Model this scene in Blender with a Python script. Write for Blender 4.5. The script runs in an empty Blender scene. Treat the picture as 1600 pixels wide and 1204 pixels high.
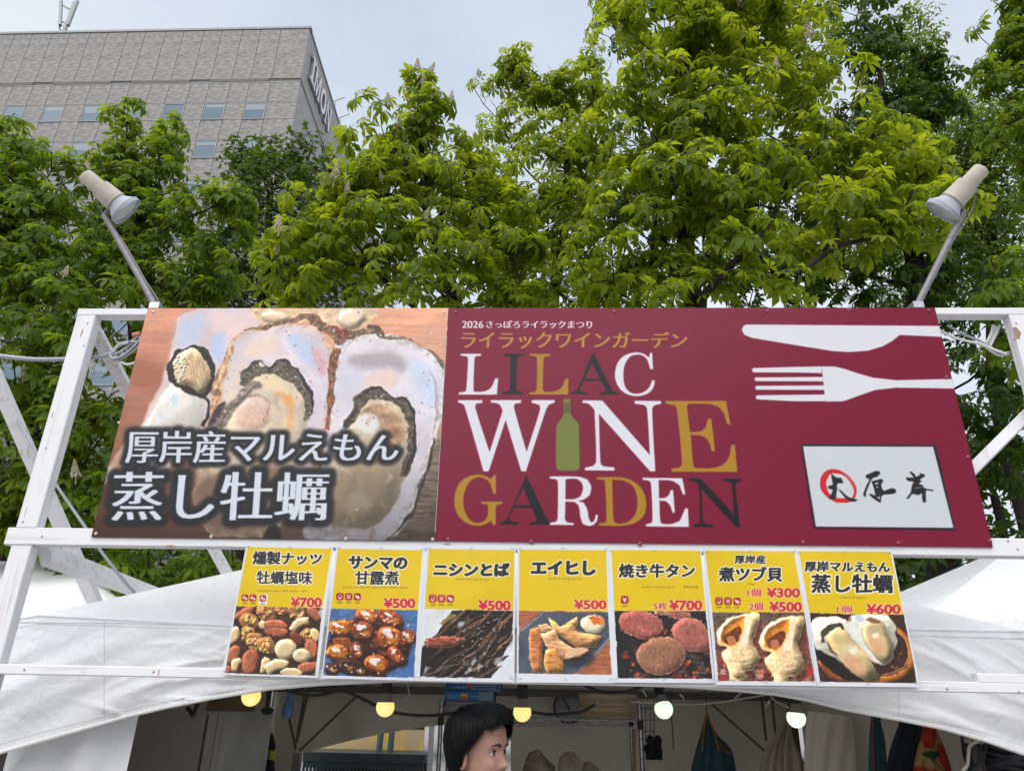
import bpy, math, random
import numpy as np
from mathutils import Vector, Matrix, Quaternion

# ------------------------------------------------------------------ camera, sky, sun, exposure
SC = bpy.context.scene
COL = SC.collection
CAMZ = 1.6
FPX, PITCH, ROLL, YAW = 1133.08, 0.40672, 0.01972, -0.04189
_cp, _sp = math.cos(PITCH), math.sin(PITCH)
_cy, _sy = math.cos(YAW), math.sin(YAW)
FW = np.array([_sy * _cp, _cy * _cp, _sp])
_r = np.array([_cy, -_sy, 0.0])
_u = np.cross(_r, FW)
RT = math.cos(ROLL) * _r + math.sin(ROLL) * _u
UP = -math.sin(ROLL) * _r + math.cos(ROLL) * _u
EYE = np.array([0.0, 0.0, CAMZ])

camd = bpy.data.cameras.new('camera')
cam = bpy.data.objects.new('camera', camd)
COL.objects.link(cam)
camd.sensor_fit = 'HORIZONTAL'
camd.sensor_width = 36.0
camd.lens = FPX / 1600 * 36.0
camd.clip_start = 0.05
camd.clip_end = 2000
cam.matrix_world = Matrix(((RT[0], UP[0], -FW[0], 0), (RT[1], UP[1], -FW[1], 0), (RT[2], UP[2], -FW[2], CAMZ), (0, 0, 0, 1)))
SC.camera = cam

SUN_EL, SUN_AZ = math.radians(52), math.radians(196)      # high and behind the photographer, veiled by cloud
world = bpy.data.worlds.new('World')
SC.world = world
world.use_nodes = True
wn, wl = world.node_tree.nodes, world.node_tree.links
bg = wn['Background']
sky = wn.new('ShaderNodeTexSky')
sky.sky_type = 'NISHITA'
sky.sun_disc = False
sky.sun_elevation = SUN_EL
sky.sun_rotation = SUN_AZ
sky.air_density = 1.0
sky.dust_density = 2.0
tc = wn.new('ShaderNodeTexCoord')
mp = wn.new('ShaderNodeMapping')
mp.inputs['Scale'].default_value = (1.0, 1.0, 2.2)
mp.inputs['Location'].default_value = (0.35, 0.1, 0.2)
cl = wn.new('ShaderNodeTexNoise')
cl.inputs['Scale'].default_value = 1.3
cl.inputs['Detail'].default_value = 5.0
cl.inputs['Roughness'].default_value = 0.5
cr = wn.new('ShaderNodeValToRGB')
cr.color_ramp.elements[0].position = 0.36
cr.color_ramp.elements[0].color = (5.4, 6.3, 7.5, 1)
cr.color_ramp.elements[1].position = 0.66
cr.color_ramp.elements[1].color = (8.2, 8.5, 9.0, 1)
mxn = wn.new('ShaderNodeMix')
mxn.data_type = 'RGBA'
mxn.inputs[0].default_value = 0.86
wl.new(tc.outputs['Generated'], mp.inputs['Vector'])
wl.new(mp.outputs['Vector'], cl.inputs['Vector'])
wl.new(cl.outputs['Fac'], cr.inputs['Fac'])
wl.new(sky.outputs['Color'], mxn.inputs[6])
wl.new(cr.outputs['Color'], mxn.inputs[7])
wl.new(mxn.outputs[2], bg.inputs['Color'])
bg.inputs['Strength'].default_value = 0.052

sund = bpy.data.lights.new('sun', 'SUN')
sund.energy = 1.5
sund.angle = math.radians(75)
sund.color = (1.0, 0.975, 0.955)
suno = bpy.data.objects.new('sun', sund)
COL.objects.link(suno)
_sd = Vector((math.sin(SUN_AZ) * math.cos(SUN_EL), math.cos(SUN_AZ) * math.cos(SUN_EL), math.sin(SUN_EL)))
suno.rotation_euler = _sd.to_track_quat('Z', 'Y').to_euler()
suno.location = (0, -5, 30)

SC.view_settings.view_transform = 'Standard'
SC.view_settings.look = 'None'
SC.view_settings.gamma = 1.0
SC.view_settings.use_curve_mapping = False
SC.view_settings.exposure = 1.2
SC.render.engine = 'CYCLES'
SC.cycles.use_denoising = True
SC.cycles.max_bounces = 8
SC.cycles.transparent_max_bounces = 8

# ------------------------------------------------------------------ helpers
def ray(px, py):
    d = RT * ((px - 800) / FPX) + UP * ((602 - py) / FPX) + FW
    return d

def at(px, py, Y):
    d = ray(px, py)
    return EYE + d * (Y / d[1])

def at_z(px, py, Z):
    d = ray(px, py)
    return EYE + d * ((Z - CAMZ) / d[2])

def proj(P):
    d = np.asarray(P, float) - EYE
    w = d @ FW
    return 800 + FPX * (d @ RT) / w, 602 - FPX * (d @ UP) / w

def V(a):
    return np.asarray(a, float)

def lin(c):
    c = np.asarray(c, float) / 255.0
    return np.where(c <= 0.04045, c / 12.92, ((c + 0.055) / 1.055) ** 2.4)

def put(o, parent=None):
    COL.objects.link(o)
    if parent is not None:
        o.parent = parent
    return o

def tag(o, label=None, cat=None, group=None, kind=None):
    if label: o['label'] = label
    if cat: o['category'] = cat
    if group: o['group'] = group
    if kind: o['kind'] = kind
    return o

def thing(name, loc, label, cat, group=None):
    o = bpy.data.objects.new(name, None)
    o.empty_display_size = 0.1
    o.location = tuple(float(v) for v in loc)
    put(o)
    return tag(o, label, cat, group)

def raw_mesh(name, verts, faces, mat, smooth=False):
    me = bpy.data.meshes.new(name)
    me.from_pydata([tuple(map(float, v)) for v in verts], [], [tuple(f) for f in faces])
    if mat is not None:
        me.materials.append(mat)
    if smooth:
        me.polygons.foreach_set('use_smooth', [True] * len(me.polygons))
    me.update()
    return me

class MB:
    """collects simple solids in world coordinates"""
    def __init__(s):
        s.v, s.f, s.sm = [], [], []
        s.turned = False
    def add(s, verts, faces, smooth=False):
        n = len(s.v)
        s.v += [V(v) for v in verts]
        s.f += [tuple(i + n for i in f) for f in faces]
        s.sm += [smooth] * len(faces)
        return s
    def box(s, lo, hi):
        x0, y0, z0 = lo; x1, y1, z1 = hi
        return s.add([(x0, y0, z0), (x1, y0, z0), (x1, y1, z0), (x0, y1, z0), (x0, y0, z1), (x1, y0, z1), (x1, y1, z1), (x0, y1, z1)],
                     [(0, 3, 2, 1), (4, 5, 6, 7), (0, 1, 5, 4), (1, 2, 6, 5), (2, 3, 7, 6), (3, 0, 4, 7)])
    def beam(s, p0, p1, w, h, up=(0, 0, 1), ch=0.003):
        """chamfered timber from p0 to p1; w across, h along up"""
        p0, p1 = V(p0), V(p1)
        d = p1 - p0; L = np.linalg.norm(d); d = d / L
        a = np.cross(d, V(up)); a /= np.linalg.norm(a)
        b = np.cross(a, d)
        w2, h2 = w / 2, h / 2
        prof = [(-w2 + ch, -h2), (w2 - ch, -h2), (w2, -h2 + ch), (w2, h2 - ch), (w2 - ch, h2), (-w2 + ch, h2), (-w2, h2 - ch), (-w2, -h2 + ch)]
        vs = [p + a * x + b * y for p in (p0, p1) for x, y in prof]
        fs = [tuple(range(7, -1, -1)), tuple(range(8, 16))] + [(i, (i + 1) % 8, 8 + (i + 1) % 8, 8 + i) for i in range(8)]
        return s.add(vs, fs)
    def tube(s, pts, r, n=8, cap=True):
        pts = [V(p) for p in pts]
        m = len(pts)
        rr = r if hasattr(r, '__len__') else [r] * m
        vs = []; ref = None
        for i in range(m):
            d = pts[min(i + 1, m - 1)] - pts[max(i - 1, 0)]
            d = d / (np.linalg.norm(d) + 1e-9)
            if ref is None:
                ref = np.cross(d, V((0, 0, 1)) if abs(d[2]) < 0.9 else V((1, 0, 0)))
            ref = ref - d * (ref @ d); ref /= np.linalg.norm(ref) + 1e-9
            b = np.cross(d, ref)
            for k in range(n):
                a = 2 * math.pi * k / n
                vs.append(pts[i] + (ref * math.cos(a) + b * math.sin(a)) * rr[i])
        fs = [(i * n + k, i * n + (k + 1) % n, (i + 1) * n + (k + 1) % n, (i + 1) * n + k) for i in range(m - 1) for k in range(n)]
        s.add(vs, fs, True)
        if cap:
            s.add(vs[:n], [tuple(range(n - 1, -1, -1))]); s.add(vs[-n:], [tuple(range(n))])
        return s
    def lathe(s, p0, axis, prof, n=24, cap=True):
        """prof: (distance along axis, radius)"""
        s.turned = True
        p0, ax = V(p0), V(axis) / np.linalg.norm(axis)
        a = np.cross(ax, V((0, 0, 1)) if abs(ax[2]) < 0.9 else V((1, 0, 0))); a /= np.linalg.norm(a)
        b = np.cross(ax, a)
        vs = []
        for t, r in prof:
            for k in range(n):
                g = 2 * math.pi * k / n
                vs.append(p0 + ax * t + (a * math.cos(g) + b * math.sin(g)) * max(r, 1e-5))
        m = len(prof)
        fs = [(i * n + k, i * n + (k + 1) % n, (i + 1) * n + (k + 1) % n, (i + 1) * n + k) for i in range(m - 1) for k in range(n)]
        s.add(vs, fs, True)
        if cap:
            s.add(vs[:n], [tuple(range(n - 1, -1, -1))]); s.add(vs[-n:], [tuple(range(n))])
        return s
    def grid(s, P, smooth=True):
        """P: rows x cols x 3"""
        R, C = len(P), len(P[0])
        vs = [P[i][j] for i in range(R) for j in range(C)]
        fs = [(i * C + j, i * C + j + 1, (i + 1) * C + j + 1, (i + 1) * C + j) for i in range(R - 1) for j in range(C - 1)]
        return s.add(vs, fs, smooth)
    def prism(s, poly, d):
        """closed outline (list of 3D points) extruded by vector d"""
        n = len(poly); d = V(d)
        vs = [V(p) for p in poly] + [V(p) + d for p in poly]
        fs = [tuple(range(n - 1, -1, -1)), tuple(range(n, 2 * n))] + [(i, (i + 1) % n, n + (i + 1) % n, n + i) for i in range(n)]
        return s.add(vs, fs)
    def build(s, name, mat, parent=None, label=None):
        off = V((0, 0, 0))
        p = parent
        while p is not None:
            off = off + V(p.location); p = p.parent
        me = raw_mesh(name, [v - off for v in s.v], s.f, mat)
        me.polygons.foreach_set('use_smooth', s.sm)
        if s.turned: me.set_sharp_from_angle(angle=math.radians(38))
        me.update()
        o = put(bpy.data.objects.new(name, me), parent)
        if label: o['label'] = label
        return o

def fixnorm(o):
    import bmesh
    bm = bmesh.new(); bm.from_mesh(o.data)
    bmesh.ops.recalc_face_normals(bm, faces=bm.faces)
    bm.to_mesh(o.data); bm.free()
    return o

def catmull(pts, closed=False, k=6):
    P = [V(p) for p in pts]; n = len(P); out = []
    rng = range(n) if closed else range(n - 1)
    for i in rng:
        p0 = P[(i - 1) % n] if closed or i > 0 else P[0] * 2 - P[1]
        p1, p2 = P[i], P[(i + 1) % n]
        p3 = P[(i + 2) % n] if closed or i + 2 < n else P[-1] * 2 - P[-2]
        for j in range(k):
            t = j / k
            out.append(0.5 * ((2 * p1) + (-p0 + p2) * t + (2 * p0 - 5 * p1 + 4 * p2 - p3) * t * t + (-p0 + 3 * p1 - 3 * p2 + p3) * t ** 3))
    if not closed: out.append(P[-1])
    return out

# ------------------------------------------------------------------ materials
def new_mat(name):
    m = bpy.data.materials.new(name); m.use_nodes = True
    return m, m.node_tree.nodes, m.node_tree.links, m.node_tree.nodes['Principled BSDF']

def mat(name, col, rough=0.6, spec=0.4, metal=0.0, var=0.12, vscale=8.0, stretch=(1, 1, 1), bump=0.0, bscale=60.0, detail=4.0, trans=0.0, bdist=0.002):
    m, n, l, p = new_mat(name)
    t = n.new('ShaderNodeTexCoord'); mpn = n.new('ShaderNodeMapping')
    mpn.inputs['Scale'].default_value = stretch
    l.new(t.outputs['Object'], mpn.inputs['Vector'])
    nz = n.new('ShaderNodeTexNoise'); nz.inputs['Scale'].default_value = vscale; nz.inputs['Detail'].default_value = detail
    l.new(mpn.outputs['Vector'], nz.inputs['Vector'])
    r = n.new('ShaderNodeValToRGB')
    c = np.array(col[:3], float)
    a, b = np.clip(c * (1 - var), 0, 1), np.clip(c * (1 + var), 0, 1)
    r.color_ramp.elements[0].position = 0.3; r.color_ramp.elements[0].color = (*a, 1)
    r.color_ramp.elements[1].position = 0.7; r.color_ramp.elements[1].color = (*b, 1)
    l.new(nz.outputs['Fac'], r.inputs['Fac']); l.new(r.outputs['Color'], p.inputs['Base Color'])
    p.inputs['Roughness'].default_value = rough
    p.inputs['Specular IOR Level'].default_value = spec
    p.inputs['Metallic'].default_value = metal
    if bump:
        b2 = n.new('ShaderNodeTexNoise'); b2.inputs['Scale'].default_value = bscale; b2.inputs['Detail'].default_value = 5
        l.new(mpn.outputs['Vector'], b2.inputs['Vector'])
        bn = n.new('ShaderNodeBump'); bn.inputs['Strength'].default_value = bump; bn.inputs['Distance'].default_value = bdist
        l.new(b2.outputs['Fac'], bn.inputs['Height']); l.new(bn.outputs['Normal'], p.inputs['Normal'])
    if trans:
        out = n['Material Output']
        tr = n.new('ShaderNodeBsdfTranslucent'); l.new(r.outputs['Color'], tr.inputs['Color'])
        mx = n.new('ShaderNodeMixShader'); mx.inputs['Fac'].default_value = trans
        l.new(p.outputs['BSDF'], mx.inputs[1]); l.new(tr.outputs['BSDF'], mx.inputs[2]); l.new(mx.outputs['Shader'], out.inputs['Surface'])
    return m

def emit(name, col, strength):
    m, n, l, p = new_mat(name)
    p.inputs['Base Color'].default_value = (0.8, 0.8, 0.75, 1)
    p.inputs['Emission Color'].default_value = (*col, 1)
    p.inputs['Emission Strength'].default_value = strength
    p.inputs['Roughness'].default_value = 0.4
    return m

def timber_paint(name, axis):
    """white paint over sawn timber; grain along the given axis"""
    m, n, l, p = new_mat(name)
    t = n.new('ShaderNodeTexCoord'); mpn = n.new('ShaderNodeMapping')
    s = [55, 55, 55]; s[axis] = 2.2
    mpn.inputs['Scale'].default_value = s
    l.new(t.outputs['Object'], mpn.inputs['Vector'])
    g = n.new('ShaderNodeTexNoise'); g.inputs['Scale'].default_value = 1.0; g.inputs['Detail'].default_value = 4; g.inputs['Distortion'].default_value = 0.4
    l.new(mpn.outputs['Vector'], g.inputs['Vector'])
    r = n.new('ShaderNodeValToRGB')
    r.color_ramp.elements[0].position = 0.25; r.color_ramp.elements[0].color = (0.44, 0.41, 0.39, 1)
    r.color_ramp.elements[1].position = 0.46; r.color_ramp.elements[1].color = (0.66, 0.65, 0.66, 1)
    l.new(g.outputs['Fac'], r.inputs['Fac'])
    k = n.new('ShaderNodeTexNoise'); k.inputs['Scale'].default_value = 9.0; k.inputs['Detail'].default_value = 3
    l.new(t.outputs['Object'], k.inputs['Vector'])
    kr = n.new('ShaderNodeValToRGB')
    kr.color_ramp.elements[0].position = 0.28; kr.color_ramp.elements[0].color = (0.52, 0.46, 0.42, 1)
    kr.color_ramp.elements[1].position = 0.40; kr.color_ramp.elements[1].color = (1, 1, 1, 1)
    l.new(k.outputs['Fac'], kr.inputs['Fac'])
    mm = n.new('ShaderNodeMix'); mm.data_type = 'RGBA'; mm.blend_type = 'MULTIPLY'; mm.inputs[0].default_value = 0.32
    l.new(r.outputs['Color'], mm.inputs[6]); l.new(kr.outputs['Color'], mm.inputs[7]); l.new(mm.outputs[2], p.inputs['Base Color'])
    bn = n.new('ShaderNodeBump'); bn.inputs['Strength'].default_value = 0.35; bn.inputs['Distance'].default_value = 0.0015
    l.new(g.outputs['Fac'], bn.inputs['Height']); l.new(bn.outputs['Normal'], p.inputs['Normal'])
    p.inputs['Roughness'].default_value = 0.55
    p.inputs['Specular IOR Level'].default_value = 0.35
    return m

WOOD_X, WOOD_Z, WOOD_Y = timber_paint('white_painted_timber_x', 0), timber_paint('white_painted_timber_z', 2), timber_paint('white_painted_timber_y', 1)
M_BLACK = mat('black_rubber', (0.014, 0.014, 0.015), 0.5, 0.4)
M_STEEL = mat('galvanised_steel', (0.42, 0.42, 0.44), 0.38, 0.5, 0.85, 0.12, 30, bump=0.1, bscale=90)
M_DARKSTEEL = mat('dark_tube_steel', (0.09, 0.085, 0.075), 0.5, 0.4, 0.3, 0.2, 20)
M_CHROME = mat('chromed_wire', (0.30, 0.30, 0.31), 0.25, 0.5, 1.0, 0.08, 30)
# ------------------------------------------------------------------ printed surfaces: pictures and lettering rasterised in memory
def value_noise(H, W, sx, sy, seed, octs=4):
    """fbm value noise; sx, sy = size of the largest feature in texels"""
    rng = np.random.RandomState(seed)
    out = np.zeros((H, W)); amp = 1.0; tot = 0
    for o in range(octs):
        gw, gh = max(2, int(W / sx) + 3), max(2, int(H / sy) + 3)
        g = rng.rand(gh, gw)
        y = np.arange(H) / sy; x = np.arange(W) / sx
        y = np.minimum(y, gh - 1.001); x = np.minimum(x, gw - 1.001)
        yi, xi = y.astype(int), x.astype(int)
        fy, fx = y - yi, x - xi
        fy = (fy * fy * (3 - 2 * fy))[:, None]; fx = (fx * fx * (3 - 2 * fx))[None, :]
        a = g[yi][:, xi]; b = g[yi][:, xi + 1]; c = g[yi + 1][:, xi]; d = g[yi + 1][:, xi + 1]
        out += amp * ((a * (1 - fx) + b * fx) * (1 - fy) + (c * (1 - fx) + d * fx) * fy)
        tot += amp; amp *= 0.55; sx = max(sx / 2, 1.0); sy = max(sy / 2, 1.0)
    return (out / tot - 0.5) * 2

def boxblur(a, r):
    r = int(round(r))
    if r < 1: return a
    for ax in (0, 1):
        p = np.concatenate([np.repeat(np.take(a, [0], ax), r + 1, ax), a, np.repeat(np.take(a, [-1], ax), r, ax)], ax)
        c = np.cumsum(p, ax)
        n = a.shape[ax]
        a = (np.take(c, range(2 * r + 1, 2 * r + 1 + n), ax) - np.take(c, range(0, n), ax)) / (2 * r + 1)
    return a

def blur(a, r):
    if r <= 0: return a
    if r < 1.2:
        k = r / 2.5
        for ax in (0, 1):
            a = a * (1 - 2 * k) + k * (np.roll(a, 1, ax) + np.roll(a, -1, ax))
        return a
    q = max(1, r / 1.7)
    return boxblur(boxblur(a, q), q)

def dilate(m, r, ry=None):
    """grey dilation with an elliptical brush"""
    ry = r if ry is None else ry
    out = m.copy(); H, W = m.shape
    R, RY = int(math.ceil(r)), int(math.ceil(ry))
    for dy in range(-RY, RY + 1):
        for dx in range(-R, R + 1):
            d = math.hypot(dx / max(r, 0.01), dy / max(ry, 0.01)) if ry > 0 else (abs(dx) / max(r, .01) if dy == 0 else 9)
            if (dx == 0 and dy == 0) or d > 1.0 + 0.6 / max(r, ry): continue
            k = min(1.0, (1.0 + 0.6 / max(r, ry) - d) * max(r, ry))
            y0, y1 = max(0, dy), min(H, H + dy); x0, x1 = max(0, dx), min(W, W + dx)
            if y1 <= y0 or x1 <= x0: continue
            np.maximum(out[y0:y1, x0:x1], k * m[y0 - dy:y1 - dy, x0 - dx:x1 - dx], out=out[y0:y1, x0:x1])
    return out

_glyphs = {}
def glyph_tris(txt):
    """triangles of a text in Blender's built-in face, normalised to its bounding box (y down)"""
    if txt in _glyphs: return _glyphs[txt]
    c = bpy.data.curves.new('t', 'FONT'); c.body = txt; c.size = 1.0; c.resolution_u = 4
    o = bpy.data.objects.new('t', c); COL.objects.link(o)
    dg = bpy.context.evaluated_depsgraph_get()
    me = bpy.data.meshes.new_from_object(o.evaluated_get(dg))
    me.calc_loop_triangles()
    v = np.empty(len(me.vertices) * 3); me.vertices.foreach_get('co', v); v = v.reshape(-1, 3)[:, :2]
    t = np.empty(len(me.loop_triangles) * 3, int); me.loop_triangles.foreach_get('vertices', t); t = t.reshape(-1, 3)
    bpy.data.objects.remove(o); bpy.data.curves.remove(c); bpy.data.meshes.remove(me)
    lo, hi = v.min(0), v.max(0)
    v = (v - lo) / (hi - lo); v[:, 1] = 1 - v[:, 1]
    _glyphs[txt] = v[t]
    return _glyphs[txt]

class Canvas:
    """a print lying in the vertical plane y = Y, x0..x1, z0..z1; colours are the photograph's sRGB values"""
    def __init__(s, Y, x0, x1, z0, z1, ppm, col, zoom=None):
        s.Y, s.x0, s.x1, s.z0, s.z1, s.ppm = Y, x0, x1, z0, z1, ppm
        s.W, s.H = int(round((x1 - x0) * ppm)), int(round((z1 - z0) * ppm))
        s.a = np.empty((s.H, s.W, 3)); s.a[:] = col
        s.zoom = zoom or (0, 0, 1.0)
        s.nc = {}
    def z(s, ox, oy, k):
        s.zoom = (ox, oy, k); return s
    def tex(s, q):
        """zoomed-photo coordinates -> texels"""
        ox, oy, k = s.zoom
        out = []
        for x, y in q:
            X = at(ox + x / k, oy + y / k, s.Y)
            out.append(((X[0] - s.x0) * s.ppm, (s.z1 - X[2]) * s.ppm))
        return np.array(out)
    def px(s, n=1.0):
        """texels per zoomed-photo pixel"""
        a = s.tex([(300, 300), (301, 300)])
        return n * abs(a[1, 0] - a[0, 0])
    def noise(s, sx, sy, seed, octs=4):
        k = (round(sx, 1), round(sy, 1), seed, octs)
        if k not in s.nc: s.nc[k] = value_noise(s.H, s.W, sx, sy, seed, octs)
        return s.nc[k]
    def mask(s, polys, pad=2):
        allp = np.concatenate(polys)
        x0, y0 = np.floor(allp.min(0)).astype(int) - pad; x1, y1 = np.ceil(allp.max(0)).astype(int) + pad
        X0, Y0, X1, Y1 = max(0, x0), max(0, y0), min(s.W, x1), min(s.H, y1)
        if X1 <= X0 or Y1 <= Y0: return None, None
        SS = 3
        w = X1 - X0; h = (Y1 - Y0) * SS
        ys = Y0 + (np.arange(h) + 0.5) / SS
        m = None
        for P in polys:
            acc = np.zeros((h, w))
            a = P; b = np.roll(P, -1, 0)
            for (ax, ay), (bx, by) in zip(a, b):
                if ay == by: continue
                sgn = 1.0
                if ay > by: ax, ay, bx, by, sgn = bx, by, ax, ay, -1.0
                i0 = int(np.searchsorted(ys, ay)); i1 = int(np.searchsorted(ys, by))
                if i1 <= i0: continue
                xi = ax + (ys[i0:i1] - ay) * (bx - ax) / (by - ay)
                acc[i0:i1] += sgn * np.clip(np.arange(X0, X1)[None, :] + 1 - xi[:, None], 0, 1)
            q = np.clip(np.abs(acc), 0, 1).reshape(Y1 - Y0, SS, w).mean(1)
            m = q if m is None else np.abs(m - q)
        return m, (Y0, Y1, X0, X1)
    def comp(s, m, box, col, alpha=1.0):
        y0, y1, x0, x1 = box
        m = np.clip(m * alpha, 0, 1)[..., None]
        s.a[y0:y1, x0:x1] = s.a[y0:y1, x0:x1] * (1 - m) + m * col
    def poly(s, pts, col, soft=0.0, alpha=1.0, smooth=False, rough=0.0, var=0.0, vs=(14, 14), seed=1, puff=0.0, holes=(), rim=None, rimw=3.0, shade=True, light=(-0.6, -0.8)):
        P = []
        for q in [pts] + list(holes):
            t = s.tex(q)
            if smooth: t = np.array(catmull(t, True, 6))
            if rough:
                rs = np.random.RandomState(seed)
                if not smooth or len(t) < 60: t = np.array(catmull(t, True, 4)) if smooth else t
                j = rs.randn(len(t), 2); j = (j + np.roll(j, 1, 0) + np.roll(j, 2, 0)) / 1.7
                t = t + j * s.px(rough)
            P.append(t)
        sf = s.px(soft)
        m, box = s.mask(P, int(3 * sf + 4))
        if m is None: return s
        y0, y1, x0, x1 = box
        if puff > .25 and shade:
            r = max(2.0, min(m.shape) * .09); o = int(r * .8)
            sh_ = blur(np.pad(m, ((o, 0), (o // 2, 0)))[:m.shape[0], :m.shape[1]], r)
            s.comp(sh_, box, np.array((30, 19, 15), float), .62)
        mm = blur(m, sf) if soft else blur(m, 0.8)
        c = np.empty(m.shape + (3,)); c[:] = col
        if puff:
            r = max(2, min(m.shape) * 0.16)
            h = blur(m, r)
            gy, gx = np.gradient(h)
            sh = (gx * -light[0] + gy * -light[1]) * r * 2.0 * puff
            c *= (1 + np.clip(sh, -0.6, 0.7))[..., None]
        if var:
            nz = s.noise(s.px(vs[0]), s.px(vs[1]), seed)[y0:y1, x0:x1]
            c *= (1 + var * 1.8 * nz)[..., None]
        if rim is not None:
            inner = blur(m, s.px(rimw)); k = np.clip((1 - inner) * 2.0, 0, 1)[..., None] * m[..., None]
            c = c * (1 - k) + np.array(rim, float) * k
        s.comp(mm, box, np.clip(c, 0, 255), alpha)
        return s
    def ell(s, cx, cy, rx, ry, ang, col, n=20, **kw):
        a = math.radians(ang); pts = []
        for i in range(n):
            t = 2 * math.pi * i / n
            x, y = rx * math.cos(t), ry * math.sin(t)
            pts.append((cx + x * math.cos(a) - y * math.sin(a), cy + x * math.sin(a) + y * math.cos(a)))
        return s.poly(pts, col, **kw)
    def line(s, pts, w, col, **kw):
        """a stroke with width w (or widths) in zoom pixels"""
        P = np.array(catmull([(x, y, 0) for x, y in pts], False, 5))[:, :2]
        n = len(P); ws = np.interp(np.linspace(0, 1, n), np.linspace(0, 1, len(w)), w) if hasattr(w, '__len__') else np.full(n, w)
        d = np.gradient(P, axis=0); d /= np.linalg.norm(d, axis=1)[:, None] + 1e-9
        nn = np.stack([-d[:, 1], d[:, 0]], 1) * ws[:, None] / 2
        return s.poly([tuple(p) for p in np.concatenate([P + nn, (P - nn)[::-1]])], col, **kw)
    def text(s, txt, tl, tr, br, bl, col, bold=0.0, boldy=None, outline=None, ow=0.0, glow=None, gw=0.0, galpha=1.0, slant=0.0, erode=0.0, wob=0.0, seed=3):
        T = glyph_tris(txt)
        q = s.tex([tl, tr, br, bl])
        u, v = T[..., 0:1], T[..., 1:2]
        if wob:
            v = v + wob * np.sin(u * 37 + seed) * 0.5 + wob * np.sin(u * 91 + v * 5) * 0.4
        if slant: u = u + slant * (0.5 - v)
        P = (q[0] * (1 - u) + q[1] * u) * (1 - v) + (q[3] * (1 - u) + q[2] * u) * v
        pad = int(s.px(max(ow, gw) * 2.5) + s.px(bold) + 6)
        lo = np.floor(P.reshape(-1, 2).min(0)).astype(int) - pad; hi = np.ceil(P.reshape(-1, 2).max(0)).astype(int) + pad
        X0, Y0, X1, Y1 = max(0, lo[0]), max(0, lo[1]), min(s.W, hi[0]), min(s.H, hi[1])
        SS = 2
        m = np.zeros(((Y1 - Y0) * SS, (X1 - X0) * SS))
        for t in P:
            t = (t - (X0, Y0)) * SS
            a, b = np.floor(t.min(0)).astype(int), np.ceil(t.max(0)).astype(int) + 1
            a = np.maximum(a, 0); b = np.minimum(b, (m.shape[1], m.shape[0]))
            if (b <= a).any(): continue
            gx = np.arange(a[0], b[0])[None, :] + 0.5; gy = np.arange(a[1], b[1])[:, None] + 0.5
            ins = None
            ar = (t[1, 0] - t[0, 0]) * (t[2, 1] - t[0, 1]) - (t[2, 0] - t[0, 0]) * (t[1, 1] - t[0, 1])
            sg = 1 if ar > 0 else -1
            for i in range(3):
                p, r = t[i], t[(i + 1) % 3]
                e = sg * ((r[0] - p[0]) * (gy - p[1]) - (r[1] - p[1]) * (gx - p[0])) >= -0.01
                ins = e if ins is None else ins & e
            m[a[1]:b[1], a[0]:b[0]] = np.maximum(m[a[1]:b[1], a[0]:b[0]], ins)
        m = m.reshape(Y1 - Y0, SS, X1 - X0, SS).mean((1, 3))
        box = (Y0, Y1, X0, X1)
        if erode: m = 1 - dilate(1 - m, s.px(erode))
        if bold or boldy: m = dilate(m, s.px(bold), s.px(boldy) if boldy is not None else None)
        if glow is not None:
            g = blur(dilate(m, s.px(gw)), s.px(gw) * 0.5)
            s.comp(np.clip(g * 1.5, 0, 1), box, np.array(glow, float), galpha)
        if outline is not None:
            s.comp(dilate(m, s.px(ow)), box, np.array(outline, float))
        s.comp(m, box, np.array(col, float))
        return s
    def warp(s, amp, size, seed=0, fine=0.0):
        """ragged, organic edges: displace the picture by noise (texels), then add fine texture"""
        n1, n2 = value_noise(s.H, s.W, size, size, seed, 4), value_noise(s.H, s.W, size, size, seed + 1, 4)
        yy, xx = np.meshgrid(np.arange(s.H), np.arange(s.W), indexing='ij')
        fy = np.clip(yy + n1 * amp * 2, 0, s.H - 1.001); fx = np.clip(xx + n2 * amp * 2, 0, s.W - 1.001)
        iy, ix = fy.astype(int), fx.astype(int); wy, wx = (fy - iy)[..., None], (fx - ix)[..., None]
        a = s.a; iy2, ix2 = np.minimum(iy + 1, s.H - 1), np.minimum(ix + 1, s.W - 1)
        s.a = (a[iy, ix] * (1 - wx) + a[iy, ix2] * wx) * (1 - wy) + (a[iy2, ix] * (1 - wx) + a[iy2, ix2] * wx) * wy
        if fine:
            r = 1 - np.abs(value_noise(s.H, s.W, 9, 9, seed + 2, 3)) * 2.2
            q = value_noise(s.H, s.W, 26, 26, seed + 3, 4)
            d = np.abs(s.a - boxblur(s.a, 3)).mean(-1); tex = np.clip(.35 + d / 14, .35, 1.4)
            s.a *= (1 + fine * (.5 * r + .9 * q) * tex)[..., None]
            tint = value_noise(s.H, s.W, 60, 60, seed + 4, 3)[..., None]
            s.a *= 1 + tint * np.array((.035, .0, -.045))
        return s
    def image(s, name):
        ref = lin((211, 214, 226))
        a = lin(np.clip(s.a, 0, 255)) / ref * 0.55
        a = np.clip(a, 0, 0.86)
        e = np.where(a <= 0.0031308, a * 12.92, 1.055 * a ** (1 / 2.4) - 0.055)
        px = np.ones((s.H, s.W, 4), np.float32); px[..., :3] = e[::-1]
        im = bpy.data.images.new(name, s.W, s.H, alpha=False)
        im.pixels.foreach_set(px.ravel()); im.update()
        try: im.pack()
        except Exception: pass
        return im
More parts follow.
